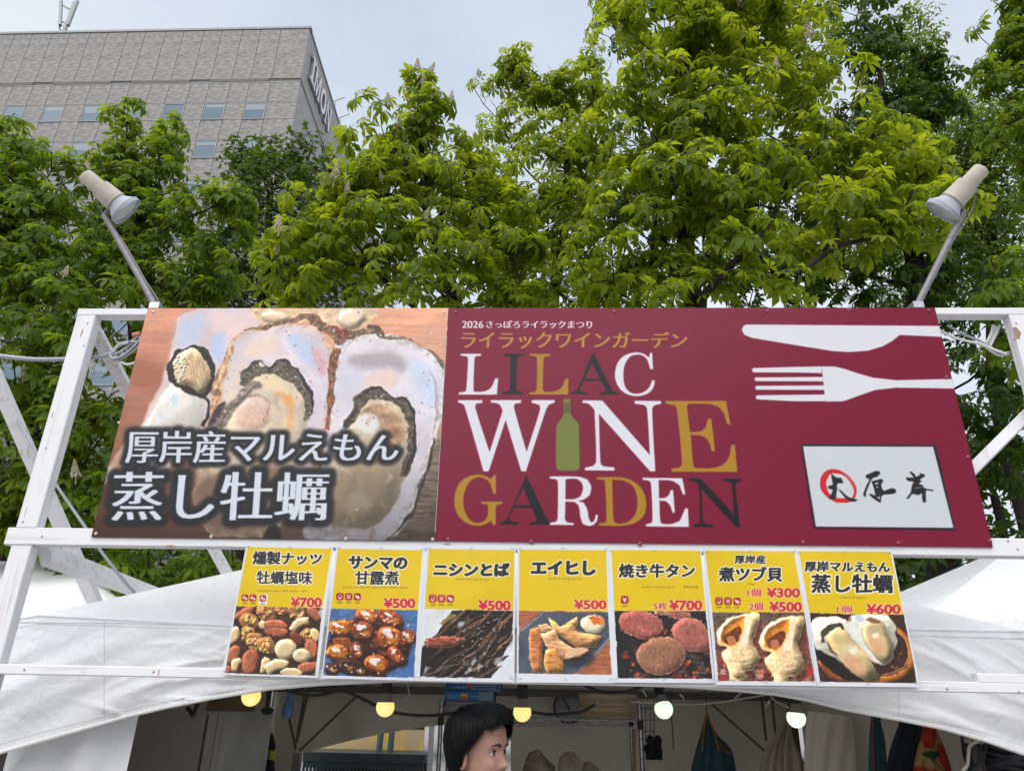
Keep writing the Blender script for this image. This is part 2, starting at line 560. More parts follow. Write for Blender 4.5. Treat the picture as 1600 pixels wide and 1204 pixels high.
    def material(s, name, rough=0.4, spec=0.5, bump=0.0, bscale=6.0, coat=0.0):
        m, n, l, p = new_mat(name)
        tx = n.new('ShaderNodeTexImage'); tx.image = s.image(name); tx.interpolation = 'Linear'; tx.extension = 'EXTEND'
        uv = n.new('ShaderNodeUVMap')
        l.new(uv.outputs['UV'], tx.inputs['Vector']); l.new(tx.outputs['Color'], p.inputs['Base Color'])
        p.inputs['Roughness'].default_value = rough; p.inputs['Specular IOR Level'].default_value = spec
        p.inputs['Coat Weight'].default_value = coat; p.inputs['Coat Roughness'].default_value = 0.12
        if bump:
            t = n.new('ShaderNodeTexCoord'); b2 = n.new('ShaderNodeTexNoise'); b2.inputs['Scale'].default_value = bscale; b2.inputs['Detail'].default_value = 1.5
            l.new(t.outputs['Object'], b2.inputs['Vector'])
            bn = n.new('ShaderNodeBump'); bn.inputs['Strength'].default_value = bump; bn.inputs['Distance'].default_value = 0.01
            l.new(b2.outputs['Fac'], bn.inputs['Height']); l.new(bn.outputs['Normal'], p.inputs['Normal']); l.new(bn.outputs['Normal'], p.inputs['Coat Normal'])
        return m
    def set_uv(s, o):
        """planar UV of an object whose mesh is offset by its parents"""
        off = V(o.location); p = o.parent
        while p is not None: off = off + V(p.location); p = p.parent
        uv = o.data.uv_layers.new(name='UVMap')
        for lp in o.data.loops:
            c = V(o.data.vertices[lp.vertex_index].co) + off
            uv.data[lp.index].uv = ((c[0] - s.x0) / (s.x1 - s.x0), (c[2] - s.z0) / (s.z1 - s.z0))

WHITE, DARK, GOLD, MAROON = (213, 217, 232), (30, 31, 36), (166, 127, 40), (121, 26, 57)

SIGN_Y = 2.485                                    # face of the signs
_tl, _bl, _tr, _br, _mt = at(232, 482, SIGN_Y), at(141, 838, SIGN_Y), at(1462, 480, SIGN_Y), at(1550, 855, SIGN_Y), at(690, 660, SIGN_Y)
SX0, SX1 = (_tl[0] + _bl[0]) / 2, (_tr[0] + _br[0]) / 2
SZ1, SZ0 = (_tl[2] + _tr[2]) / 2, (_bl[2] + _br[2]) / 2
SXM = _mt[0]

def oyster_print():
    c = Canvas(SIGN_Y, SX0, SXM, SZ0, SZ1, 620, (190, 112, 88)).z(130, 470, 2.7586)
    H, W = c.H, c.W
    # planks of the table the oysters lie on
    yy = np.linspace(0, 1, H)[:, None, None]; xx = np.linspace(0, 1, W)[None, :, None]
    left = np.array((214, 150, 126)) * (1 - yy) + np.array((112, 66, 56)) * yy
    right = np.array((230, 168, 142)) * (1 - yy) + np.array((140, 116, 102)) * yy
    c.a[:] = left * (1 - xx) + right * xx
    g = value_noise(H, W, 160, 7, 5, 4); g2 = value_noise(H, W, 50, 26, 6, 3)
    c.a *= (1 + 0.10 * g + 0.05 * g2)[..., None]
    for k, y in enumerate((130, 300, 455, 640, 900)):
        c.line([(0, y - 6), (300, y), (700, y + 8)], (3, 5, 3), (120, 66, 52), soft=4, alpha=0.28)
    c.ell(300, 330, 130, 70, 20, (150, 84, 68), soft=40, alpha=0.6)
    c.poly([(1430, 640), (1600, 560), (1600, 1076), (1250, 1076)], (128, 110, 98), soft=30, var=0.25, vs=(60, 10), seed=9)
    # first oyster
    c.poly([(400, 95), (440, 50), (540, 20), (760, 20), (770, 110), (660, 150), (610, 250), (590, 330), (560, 430), (520, 560), (420, 700), (120, 800), (95, 750), (150, 650), (250, 520), (320, 380), (360, 260)], (214, 196, 206), smooth=True, rough=2, soft=4, var=0.05, vs=(120, 120), seed=11, rim=(168, 120, 96), rimw=10)
    c.poly([(395, 150), (440, 70), (520, 60), (500, 160), (420, 230)], (190, 198, 232), soft=28, smooth=True, alpha=0.9)
    c.poly([(560, 60), (740, 50), (700, 140), (600, 180)], (226, 200, 205), soft=26, smooth=True)
    c.poly([(545, 160), (610, 140), (600, 250), (560, 260)], (178, 196, 238), soft=18, smooth=True, alpha=.8)
    c.poly([(385, 350), (500, 400), (520, 520), (430, 640), (150, 770), (110, 740), (200, 620), (300, 480)], (212, 208, 208), soft=8, smooth=True, puff=.2, var=.06, vs=(90, 90), seed=12)
    c.poly([(310, 470), (420, 400), (470, 430), (330, 530)], (226, 226, 232), soft=20, smooth=True)
    c.ell(395, 425, 14, 26, 20, (206, 220, 246), soft=6); c.ell(330, 480, 10, 20, 30, (222, 228, 240), soft=6)
    c.poly([(120, 700), (180, 640), (200, 700), (150, 770)], (196, 150, 118), soft=16, smooth=True, alpha=.8)
    c.poly([(362, 270), (395, 215), (470, 196), (535, 215), (568, 300), (555, 390), (520, 412), (480, 400), (410, 380), (370, 340)], (40, 38, 36), smooth=True, rough=3, var=.3, vs=(10, 10), seed=13)
    c.poly([(384, 275), (420, 222), (478, 208), (520, 250), (548, 310), (532, 380), (500, 398), (470, 372), (405, 352)], (206, 182, 152), smooth=True, rough=1.5, puff=.55, var=.10, vs=(16, 16), seed=14)
    for k in range(5):
        c.line([(430 + 18 * k, 220 + 6 * k), (455 + 16 * k, 290), (470 + 14 * k, 365)], (3, 6, 3), (158, 126, 98), soft=3, alpha=.8)
    for i in range(26):
        a = i * 2.4
        c.ell(400 + 34 * (i % 3) * .45 + 9 * math.cos(a), 235 + i * 4.6, 7, 6, 0, (228, 208, 180), soft=1.5, puff=.8)
    c.line([(480, 390), (535, 420), (540, 470), (515, 545)], (10, 16, 14, 22), (34, 32, 32), rough=1.5, soft=1.5)
    # second oyster
    c.poly([(640, 165), (700, 135), (800, 105), (900, 88), (985, 110), (1060, 170), (1085, 240), (1060, 400), (1050, 560), (1000, 760), (930, 900), (780, 1010), (560, 1000), (480, 900), (480, 780), (520, 600), (545, 480), (580, 340), (610, 230)], (206, 176, 156), smooth=True, rough=5, var=.16, vs=(16, 16), seed=21)
    c.poly([(665, 170), (730, 140), (820, 118), (920, 104), (1010, 140), (1062, 240), (1050, 420), (1030, 560), (980, 720), (600, 740), (545, 560), (590, 430), (625, 300)], (212, 202, 220), smooth=True, soft=12, var=.06, vs=(80, 80), seed=22)
    c.poly([(880, 150), (980, 170), (1010, 260), (950, 260)], (180, 198, 240), soft=22, smooth=True, alpha=.85)
    c.poly([(1000, 200), (1060, 260), (1030, 330), (1000, 270)], (210, 158, 172), soft=14, smooth=True, alpha=.8)
    c.poly([(700, 180), (820, 140), (830, 200), (700, 260)], (226, 208, 206), soft=24, smooth=True)
    c.poly([(600, 430), (660, 260), (700, 300), (640, 440)], (222, 204, 200), soft=16, smooth=True)
    c.line([(650, 190), (612, 260), (590, 330), (570, 400), (552, 470)], (16, 34, 40, 34, 20), (186, 140, 106), rough=5, soft=3, var=.35, vs=(9, 12), seed=27)
    c.line([(640, 200), (600, 300), (575, 380)], (6, 12, 8), (224, 190, 156), rough=4, soft=3, var=.3, vs=(7, 7), seed=28)
    c.poly([(560, 470), (610, 430), (600, 500), (540, 540)], (70, 52, 56), soft=6, smooth=True)
    c.poly([(690, 350), (700, 300), (760, 268), (800, 290), (850, 258), (905, 285), (950, 350), (985, 420), (975, 500), (935, 640), (910, 780), (820, 960), (600, 960), (520, 880), (560, 700), (620, 500)], (216, 198, 180), smooth=True, soft=4, puff=.14, var=.06, vs=(60, 60), seed=23)
    c.poly([(672, 345), (690, 290), (745, 262), (800, 286), (850, 254), (912, 280), (955, 348), (988, 415), (980, 480), (950, 520), (955, 440), (915, 372), (850, 330), (800, 312), (740, 330), (690, 372)], (92, 84, 76), smooth=True, rough=3, soft=1.5, var=.35, vs=(12, 9), seed=24)
    c.line([(690, 300), (760, 264), (800, 290), (850, 258), (910, 284), (955, 350), (986, 420), (972, 490)], (5, 9, 7, 11, 9), (38, 34, 34), rough=1.6)
    c.line([(850, 272), (905, 300), (945, 360), (968, 420)], 5, (146, 130, 112), rough=1.5, soft=1)
    c.poly([(560, 560), (640, 420), (720, 350), (770, 370), (690, 430), (620, 540)], (132, 120, 112), soft=7, smooth=True, rough=2, var=.25, vs=(40, 8), seed=25)
    c.line([(590, 540), (660, 440), (740, 372)], 5, (70, 62, 60), soft=2)
    c.ell(735, 490, 76, 72, -20, (216, 184, 172), soft=5, puff=.12, var=.04)
    c.line([(700, 418), (760, 408), (800, 440), (800, 490), (775, 525)], 4, (158, 118, 98), soft=2)
    c.poly([(820, 390), (880, 400), (910, 460), (905, 560), (880, 560), (880, 470)], (222, 158, 98), soft=12, smooth=True, alpha=.9)
    c.poly([(760, 330), (840, 340), (900, 400), (860, 400), (780, 370)], (228, 208, 178), soft=12, smooth=True)
    c.poly([(490, 780), (620, 740), (880, 720), (860, 860), (760, 985), (560, 970), (490, 890)], (150, 118, 98), soft=26, smooth=True, var=.08, vs=(70, 70), seed=26)
    c.line([(500, 700), (478, 820), (500, 920), (560, 985)], (6, 10, 8), (186, 140, 112), soft=3)
    # third oyster
    c.poly([(1085, 200), (1120, 150), (1220, 130), (1330, 150), (1480, 205), (1560, 290), (1555, 450), (1520, 600), (1470, 780), (1400, 940), (1300, 1030), (1000, 1030), (960, 960), (1040, 700), (1050, 520), (1065, 330)], (204, 200, 212), smooth=True, rough=5, var=.14, vs=(18, 12), seed=31)
    c.poly([(1130, 215), (1180, 170), (1300, 170), (1450, 225), (1535, 310), (1530, 450), (1490, 620), (1440, 780), (1370, 930), (1280, 1010), (1130, 1000), (1060, 700), (1085, 480), (1095, 330)], (214, 208, 226), smooth=True, soft=9, var=.06, vs=(90, 90), seed=32)
    c.poly([(1150, 240), (1330, 230), (1400, 290), (1280, 290), (1170, 290)], (158, 150, 158), soft=22, smooth=True, alpha=.75)
    c.poly([(1100, 330), (1200, 310), (1230, 380), (1150, 470), (1095, 460)], (206, 202, 220), soft=20, smooth=True)
    c.poly([(1400, 250), (1520, 330), (1510, 460), (1450, 400)], (196, 208, 240), soft=26, smooth=True)
    c.poly([(1210, 330), (1330, 300), (1360, 360), (1260, 380)], (226, 200, 196), soft=16, smooth=True)
    for k in range(7):
        c.line([(1500 + 6 * k, 300 + 14 * k), (1525 - 2 * k, 430 + 30 * k)], 3, (150, 128, 116), soft=2, alpha=.6)
    c.line([(1090, 210), (1075, 330), (1065, 450), (1052, 560)], (22, 30, 26, 20), (128, 84, 62), rough=4, soft=1.5, var=.4, vs=(8, 14), seed=33)
    c.poly([(1150, 480), (1190, 410), (1270, 376), (1330, 420), (1385, 425), (1415, 490), (1420, 600), (1400, 720), (1360, 840), (1270, 960), (1130, 985), (1040, 930), (1060, 760), (1110, 620), (1130, 540)], (202, 184, 164), smooth=True, soft=4, puff=.14, var=.08, vs=(60, 60), seed=34)
    c.poly([(1120, 540), (1165, 450), (1172, 410), (1270, 366), (1330, 412), (1392, 416), (1424, 490), (1428, 620), (1408, 740), (1366, 745), (1392, 640), (1392, 510), (1350, 450), (1290, 430), (1220, 440), (1190, 490), (1150, 545)], (84, 74, 66), smooth=True, rough=3, soft=1.5, var=.35, vs=(10, 12), seed=35)
    c.line([(1168, 430), (1268, 372), (1330, 416), (1390, 420), (1420, 490), (1424, 640), (1392, 742)], (5, 9, 6, 11, 8, 10), (34, 30, 30), rough=1.8)
    c.poly([(1180, 500), (1260, 450), (1330, 470), (1380, 520), (1370, 620), (1300, 560), (1220, 560)], (170, 138, 112), soft=7, smooth=True, var=.25, vs=(24, 24), seed=36)
    c.ell(1225, 530, 56, 38, 10, (222, 216, 222), soft=9)
    c.ell(1330, 600, 46, 60, 20, (152, 112, 90), soft=10, var=.2)
    c.line([(1120, 545), (1150, 500), (1185, 470)], (12, 9, 4), (46, 40, 40), rough=1)
    c.poly([(1090, 700), (1250, 660), (1360, 700), (1350, 830), (1250, 960), (1100, 970), (1050, 880)], (166, 146, 124), soft=24, smooth=True, puff=.16, var=.06, vs=(80, 80), seed=37)
    c.poly([(1130, 850), (1200, 820), (1240, 880), (1150, 930)], (188, 172, 156), soft=22, smooth=True)
    for (x0, y0, x1, y1, n_) in ((640, 560, 900, 940, 16), (1090, 640, 1340, 960, 16), (250, 430, 500, 620, 9), (760, 340, 900, 520, 8), (1180, 440, 1370, 620, 10)):
        rs = np.random.RandomState(x0)
        for i in range(n_):
            x, y = rs.uniform(x0, x1), rs.uniform(y0, y1); L_ = rs.uniform(30, 110); a = math.radians(rs.uniform(50, 130))
            c.line([(x, y), (x + L_ * .5 * math.cos(a) + rs.randn() * 10, y + L_ * .5 * math.sin(a)), (x + L_ * math.cos(a), y + L_ * math.sin(a))], (2, rs.uniform(8, 26), 3), [(232, 216, 206), (168, 138, 116), (222, 196, 190), (190, 164, 140)][i % 4], soft=rs.uniform(5, 11), alpha=rs.uniform(.35, .7))
    # shell pieces at the top
    c.poly([(725, 40), (760, 15), (1230, 15), (1245, 80), (1190, 120), (1040, 110), (900, 85), (780, 110)], (224, 192, 162), smooth=True, rough=4, soft=2, var=.14, vs=(30, 20), seed=41)
    c.ell(830, 65, 60, 26, 10, (236, 206, 176), soft=10, puff=.4)
    c.ell(1160, 70, 64, 40, -10, (238, 214, 196), soft=9, puff=.4)
    c.poly([(975, 60), (1010, 70), (1060, 110), (1190, 126), (1180, 150), (1110, 165), (1020, 140), (990, 100)], (124, 60, 44), smooth=True, rough=4, soft=1.5, var=.35, vs=(16, 12), seed=42)
    c.line([(700, 130), (790, 112), (880, 92), (960, 60), (1010, 100), (1080, 150), (1110, 180)], (10, 16, 20, 14, 22, 18), (118, 92, 74), rough=5, soft=1.2, var=.4, vs=(9, 9), seed=43)
    c.line([(1110, 178), (1180, 140), (1260, 130), (1300, 150), (1400, 175), (1490, 215), (1560, 300)], (20, 24, 18, 14, 10, 8), (112, 94, 82), rough=5, soft=1.2, var=.4, vs=(9, 9), seed=44)
    c.line([(1225, 110), (1280, 125), (1300, 150)], (14, 22, 10), (84, 66, 56), rough=3)
    c.line([(1300, 1030), (1400, 940), (1475, 770), (1520, 600)], (8, 14, 12, 8), (66, 54, 46), rough=3, soft=1)
    for i in range(70):
        rs = np.random.RandomState(100 + i)
        x, y = rs.choice([640, 1075, 1500, 900]) + rs.randn() * 40, 100 + rs.rand() * 460
        c.ell(x, y, 3 + rs.rand() * 4, 2 + rs.rand() * 3, rs.rand() * 180, (232, 222, 222) if i % 2 else (150, 112, 90), soft=1.2, alpha=.6)
    # darker towards the bottom of the picture, as printed
    t = np.clip((np.linspace(0, 1, H) - 0.58) / 0.42, 0, 1)[:, None, None]
    c.a *= 1 - 0.42 * t ** 1.2
    c.poly([(780, 1076), (790, 990), (840, 960), (870, 1076)], (30, 27, 28), soft=5, smooth=True)
    c.poly([(90, 800), (130, 780), (170, 870), (60, 870)], (70, 44, 38), soft=10, smooth=True)
    c.warp(4.2, 34, 5, .10)
    glints(c)
    for txt, q, b in (('厚岸産マルえもん', ((190, 556), (1366, 570), (1352, 692), (182, 700)), 6.0), ('蒸し牡蠣', ((136, 734), (1058, 736), (1044, 948), (122, 948)), 11.0)):
        c.text(txt, *q, (30, 31, 37), bold=b * .6, boldy=1.0, outline=(30, 31, 37), ow=15 if b < 7 else 19, glow=(24, 24, 28), gw=22 if b < 7 else 27, galpha=.75)
    for txt, q, b, by, er in (('厚岸産マルえもん', ((190, 556), (1366, 570), (1352, 692), (182, 700)), 4.2, 0.0, 1.0), ('蒸し牡蠣', ((136, 734), (1058, 736), (1044, 948), (122, 948)), 7.5, 0.3, 2.2)):
        c.text(txt, *q, (206, 212, 234), bold=b, boldy=by, erode=er)
    return c

def glints(c):
    """small wet highlights on flesh and shell"""
    rs = np.random.RandomState(77)
    spots = [(430, 300, 60, 50, 30), (400, 430, 60, 60, 16), (820, 300, 110, 40, 40), (930, 430, 40, 90, 26), (740, 470, 80, 60, 12), (1290, 420, 90, 40, 34), (1390, 560, 30, 120, 26), (1230, 530, 60, 50, 20), (1200, 760, 120, 120, 14), (700, 700, 120, 100, 14), (1000, 250, 60, 90, 22), (1500, 420, 50, 160, 26), (620, 280, 30, 120, 30), (1080, 350, 24, 150, 36), (880, 110, 180, 24, 30), (1330, 170, 140, 24, 26), (1090, 140, 100, 30, 24), (560, 480, 40, 40, 14)]
    for x, y, sx, sy, n in spots:
        for i in range(n):
            u, v = x + rs.randn() * sx * .6, y + rs.randn() * sy * .6
            w = rs.uniform(1.2, 5.5)
            c.ell(u, v, w, w * rs.uniform(.35, .8), rs.uniform(0, 180), (236, 238, 248) if rs.rand() < .7 else (96, 78, 68), soft=rs.uniform(.6, 1.6), alpha=rs.uniform(.25, .8), n=10)

def rounded(q, lim=38):
    """curve through the gentle bends of an outline, keeping its sharp corners"""
    P = [np.array(p, float) for p in q]; n = len(P); out = []
    def corner(i):
        a, b = P[i] - P[i - 1], P[(i + 1) % n] - P[i]
        return math.degrees(math.acos(np.clip(a @ b / (np.linalg.norm(a) * np.linalg.norm(b) + 1e-9), -1, 1))) > lim
    cs = [corner(i) for i in range(n)]
    for i in range(n):
        j = (i + 1) % n; p1, p2 = P[i], P[j]
        if cs[i] and cs[j]: out.append(tuple(p1)); continue
        p0 = 2 * p1 - p2 if cs[i] else P[i - 1]; p3 = 2 * p2 - p1 if cs[j] else P[(j + 1) % n]
        L = np.linalg.norm(p2 - p1)
        m1 = (p2 - p0); m1 *= L / (np.linalg.norm(m1) + 1e-9); m2 = (p3 - p1); m2 *= L / (np.linalg.norm(m2) + 1e-9)
        for k in range(6):
            t = k / 6
            out.append(tuple((2 * t ** 3 - 3 * t * t + 1) * p1 + (t ** 3 - 2 * t * t + t) * m1 + (-2 * t ** 3 + 3 * t * t) * p2 + (t ** 3 - t * t) * m2))
    return out

def maroon_print():
    c = Canvas(SIGN_Y, SXM, SX1, SZ0, SZ1, 620, MAROON).z(680, 470, 3.088)
    c.text('2026', (130, 97), (232, 97), (232, 131), (130, 131), (225, 224, 238), bold=2.2, boldy=.8)
    c.text('さっぽろライラックまつり', (247, 95), (757, 94), (755, 133), (247, 131), (225, 224, 238), bold=2.4, boldy=.8)
    c.text('ライラックワインガーデン', (128, 145), (1217, 150), (1210, 228), (125, 229), (178, 134, 62), bold=3.6, boldy=1.0)
    for col, outer, holes in LETTERS:
        c.poly(rounded(outer), col, holes=[rounded(h) for h in holes])
    c.poly([(618, 472), (652, 472), (652, 545), (662, 560), (688, 586), (694, 604), (697, 800), (690, 815), (670, 819), (605, 818), (588, 812), (582, 798), (583, 612), (588, 594), (612, 562), (620, 545)], (113, 122, 62))
    c.poly([(622, 492), (650, 492), (649, 542), (622, 541)], (88, 96, 58))
    c.z(1130, 460, 2.736)
    c.poly([(100, 128), (930, 134), (935, 181), (755, 173), (738, 186), (720, 200), (680, 222), (620, 240), (540, 246), (470, 242), (300, 215), (120, 185), (90, 172), (79, 152), (86, 134)], WHITE)
    for q in ([(122, 322), (128, 314), (300, 309), (421, 307), (421, 336), (300, 333), (128, 333)], [(132, 361), (138, 354), (425, 352), (428, 371), (138, 370)], [(135, 398), (141, 390), (430, 388), (433, 408), (141, 407)], [(137, 438), (144, 430), (435, 427), (437, 456), (300, 456), (144, 448)],
              [(420, 307), (475, 307), (520, 318), (580, 338), (640, 355), (740, 366), (985, 360), (990, 402), (740, 398), (650, 408), (580, 432), (520, 454), (500, 457), (436, 457)]):
        c.poly(q, WHITE)
    return c

def plaque_print():
    a, b = at(1250, 690, SIGN_Y), at(1496, 832, SIGN_Y)
    c = Canvas(SIGN_Y - 0.002, at(1246, 690, SIGN_Y)[0], b[0], b[2], a[2], 760, (38, 34, 42)).z(1130, 460, 2.736)
    c.poly([(341, 648), (897, 650), (984, 996), (396, 990)], (198, 204, 218), var=.01, vs=(200, 200))
    c.z(1230, 680, 5.714)
    red = (200, 26, 36)
    c.poly([(300, 480), (292, 420), (312, 350), (370, 306), (430, 300), (500, 325), (570, 385), (612, 450), (618, 510), (600, 560), (560, 590), (500, 598), (440, 596), (380, 565), (330, 525)], red, smooth=True, rough=1.2,
           holes=[[(352, 470), (345, 430), (360, 380), (390, 340), (440, 338), (505, 355), (560, 415), (592, 480), (590, 530), (560, 565), (510, 560), (450, 556), (405, 540), (370, 510)]])
    for k in range(5):
        c.line([(500 + 4 * k, 330 + 6 * k), (565 + 5 * k, 395 + 4 * k), (600 - 3 * k, 470), (596 - 4 * k, 535)], 1.6, (196, 190, 208), alpha=.6)
    ink = (33, 33, 36)
    for q in ([(388, 315), (400, 345), (440, 378), (480, 378), (500, 420), (490, 428), (455, 425), (440, 450), (447, 470), (440, 505), (435, 560), (400, 570), (362, 558), (385, 540), (408, 485), (368, 472), (360, 455), (410, 438), (400, 390)],
              [(452, 478), (482, 492), (530, 540), (570, 560), (628, 572), (608, 590), (560, 590), (515, 555)],
              [(698, 355), (790, 315), (825, 322), (828, 345), (800, 370), (765, 378), (748, 400), (722, 460), (705, 505), (700, 548), (682, 540), (678, 520), (708, 440), (735, 392), (705, 380)],
              [(1090, 325), (1105, 322), (1135, 345), (1150, 370), (1185, 352), (1180, 335), (1225, 348), (1230, 362), (1182, 395), (1200, 410), (1172, 430), (1205, 440), (1225, 470), (1300, 485), (1305, 497), (1240, 487), (1237, 520), (1240, 590), (1215, 600), (1203, 560), (1203, 515), (1170, 530), (1115, 520), (1085, 560), (1060, 562), (1100, 510), (1115, 440), (1130, 412), (1075, 405), (1058, 380), (1065, 372), (1130, 375)]):
        c.poly(q, ink, rough=.8)
    c.poly([(752, 408), (845, 386), (857, 408), (838, 438), (842, 470), (862, 496), (930, 470), (965, 478), (973, 508), (940, 522), (862, 526), (838, 545), (836, 592), (824, 598), (768, 562), (732, 528), (740, 518), (788, 536), (775, 470)], ink, rough=.8,
           holes=[[(782, 425), (815, 418), (812, 430), (786, 440)], [(796, 455), (810, 452), (808, 468), (797, 468)], [(800, 548), (824, 544), (824, 572)]])
    c.line([(1140, 470), (1200, 462)], 4, (198, 204, 218))
    return c

LETTERS = [
 (WHITE, [(122, 255), (222, 255), (221, 264), (194, 268), (190, 280), (185, 430), (190, 438), (235, 436), (268, 418), (290, 373), (304, 373), (298, 452), (113, 452), (113, 442), (146, 437), (150, 425), (158, 280), (154, 268), (122, 264)], []),
 (DARK, [(330, 255), (428, 256), (427, 265), (400, 270), (396, 284), (391, 425), (396, 437), (426, 441), (425, 450), (323, 450), (324, 441), (354, 436), (360, 424), (363, 284), (360, 270), (330, 264)], []),
 (GOLD, [(455, 255), (556, 256), (556, 265), (528, 269), (523, 282), (519, 430), (526, 438), (575, 436), (608, 418), (628, 374), (643, 374), (641, 452), (453, 451), (454, 442), (484, 437), (489, 424), (491, 282), (487, 268), (455, 264)], []),
 (DARK, [(756, 258), (764, 249), (850, 425), (862, 438), (883, 442), (883, 451), (792, 451), (792, 442), (820, 438), (821, 428), (799, 386), (717, 386), (699, 425), (702, 438), (732, 442), (732, 450), (655, 450), (655, 442), (680, 436), (695, 410)], [[(722, 376), (794, 376), (757, 297)]]),
 (WHITE, [(1030, 272), (1038, 250), (1047, 250), (1051, 329), (1037, 330), (1022, 284), (1003, 265), (980, 259), (950, 264), (927, 284), (912, 318), (908, 356), (911, 395), (924, 425), (946, 443), (975, 447), (1008, 438), (1032, 416), (1046, 383), (1060, 382), (1054, 414), (1035, 440), (1003, 455), (964, 459), (922, 448), (888, 420), (869, 378), (868, 338), (882, 295), (912, 264), (950, 250), (985, 249), (1012, 258)], []),
 (WHITE, [(110, 478), (228, 478), (228, 491), (197, 496), (193, 512), (262, 728), (325, 530), (312, 502), (298, 494), (268, 490), (268, 478), (415, 478), (415, 491), (385, 496), (380, 512), (441, 727), (506, 522), (503, 502), (465, 491), (465, 478), (577, 478), (577, 490), (549, 500), (535, 525), (438, 822), (415, 822), (340, 575), (258, 822), (233, 822), (140, 505), (128, 495), (110, 490)], []),
 (WHITE, [(710, 479), (806, 480), (1035, 742), (1021, 518), (1008, 502), (962, 496), (962, 481), (1090, 482), (1090, 496), (1056, 504), (1047, 520), (1062, 822), (1037, 822), (790, 545), (798, 782), (810, 797), (865, 803), (865, 818), (722, 817), (722, 804), (762, 795), (776, 775), (768, 525), (740, 497), (710, 491)], []),
 (GOLD, [(1110, 482), (1403, 482), (1424, 596), (1409, 597), (1390, 540), (1358, 507), (1300, 496), (1222, 496), (1215, 510), (1229, 632), (1280, 628), (1306, 607), (1314, 568), (1332, 567), (1350, 724), (1334, 726), (1320, 682), (1290, 652), (1233, 645), (1246, 795), (1255, 806), (1330, 806), (1385, 790), (1418, 750), (1428, 694), (1446, 693), (1457, 824), (1140, 824), (1140, 808), (1180, 802), (1190, 785), (1165, 520), (1153, 503), (1110, 495)], []),
 (GOLD, [(282, 840), (293, 840), (293, 930), (280, 932), (265, 882), (242, 858), (212, 850), (178, 862), (152, 895), (137, 945), (137, 990), (152, 1035), (176, 1062), (205, 1071), (236, 1062), (252, 1036), (254, 990), (249, 981), (222, 978), (222, 967), (324, 968), (324, 979), (298, 984), (293, 994), (291, 1082), (279, 1080), (270, 1060), (240, 1078), (203, 1084), (160, 1075), (122, 1048), (98, 1008), (92, 962), (100, 912), (126, 868), (165, 845), (208, 837), (245, 845), (268, 858)], []),
 (DARK, [(440, 841), (535, 1045), (545, 1060), (554, 1067), (554, 1079), (457, 1079), (457, 1069), (488, 1063), (489, 1050), (465, 998), (378, 998), (359, 1045), (362, 1062), (400, 1068), (400, 1078), (315, 1078), (315, 1068), (342, 1058), (357, 1030)], [[(383, 986), (460, 986), (425, 900)]]),
 (WHITE, [(552, 846), (690, 847), (735, 861), (753, 897), (745, 938), (715, 958), (688, 963), (718, 974), (735, 1010), (742, 1052), (755, 1069), (768, 1056), (774, 1030), (785, 1031), (781, 1060), (766, 1079), (741, 1085), (711, 1075), (700, 1040), (692, 990), (672, 969), (628, 967), (626, 1056), (638, 1068), (668, 1071), (668, 1081), (553, 1080), (553, 1070), (583, 1064), (590, 1050), (591, 872), (582, 860), (552, 856)], [[(629, 860), (680, 858), (706, 875), (713, 905), (701, 942), (672, 955), (628, 956)]]),
 (GOLD, [(778, 850), (900, 851), (960, 872), (1003, 918), (1018, 975), (1007, 1032), (965, 1070), (900, 1084), (788, 1083), (788, 1073), (820, 1068), (826, 1052), (818, 872), (810, 862), (778, 860)], [[(854, 862), (905, 866), (948, 888), (970, 930), (975, 980), (964, 1030), (932, 1062), (895, 1073), (868, 1070), (860, 1055)]]),
 (WHITE, [(1000, 852), (1192, 855), (1207, 932), (1195, 934), (1178, 888), (1140, 867), (1078, 864), (1080, 951), (1110, 948), (1128, 933), (1135, 912), (1148, 912), (1156, 1020), (1145, 1022), (1133, 987), (1112, 965), (1082, 963), (1086, 1062), (1095, 1075), (1140, 1075), (1180, 1060), (1206, 1000), (1219, 1000), (1224, 1090), (1016, 1087), (1016, 1077), (1043, 1070), (1048, 1055), (1040, 880), (1030, 866), (1000, 862)], []),
 (DARK, [(1222, 856), (1281, 857), (1441, 1030), (1432, 888), (1424, 875), (1394, 868), (1394, 857), (1478, 858), (1478, 868), (1455, 876), (1448, 890), (1470, 1092), (1452, 1092), (1283, 905), (1291, 1060), (1305, 1075), (1340, 1080), (1340, 1091), (1246, 1089), (1246, 1080), (1272, 1070), (1277, 1055), (1270, 890), (1255, 870), (1222, 866)], []),
]

# ---- menu posters: zoom frames P1..P4 of the photograph
P1, P2, P3, P4 = (345, 840, 5.079), (650, 840, 5.079), (950, 840, 5.079), (1230, 840, 4.324)
def zp(z, x, y): return (z[0] + x / z[2], z[1] + y / z[2])
POST_Y = 2.478
YEL, INK, RED, PINK = (220, 188, 10), (36, 37, 44), (196, 40, 56), (238, 226, 232)

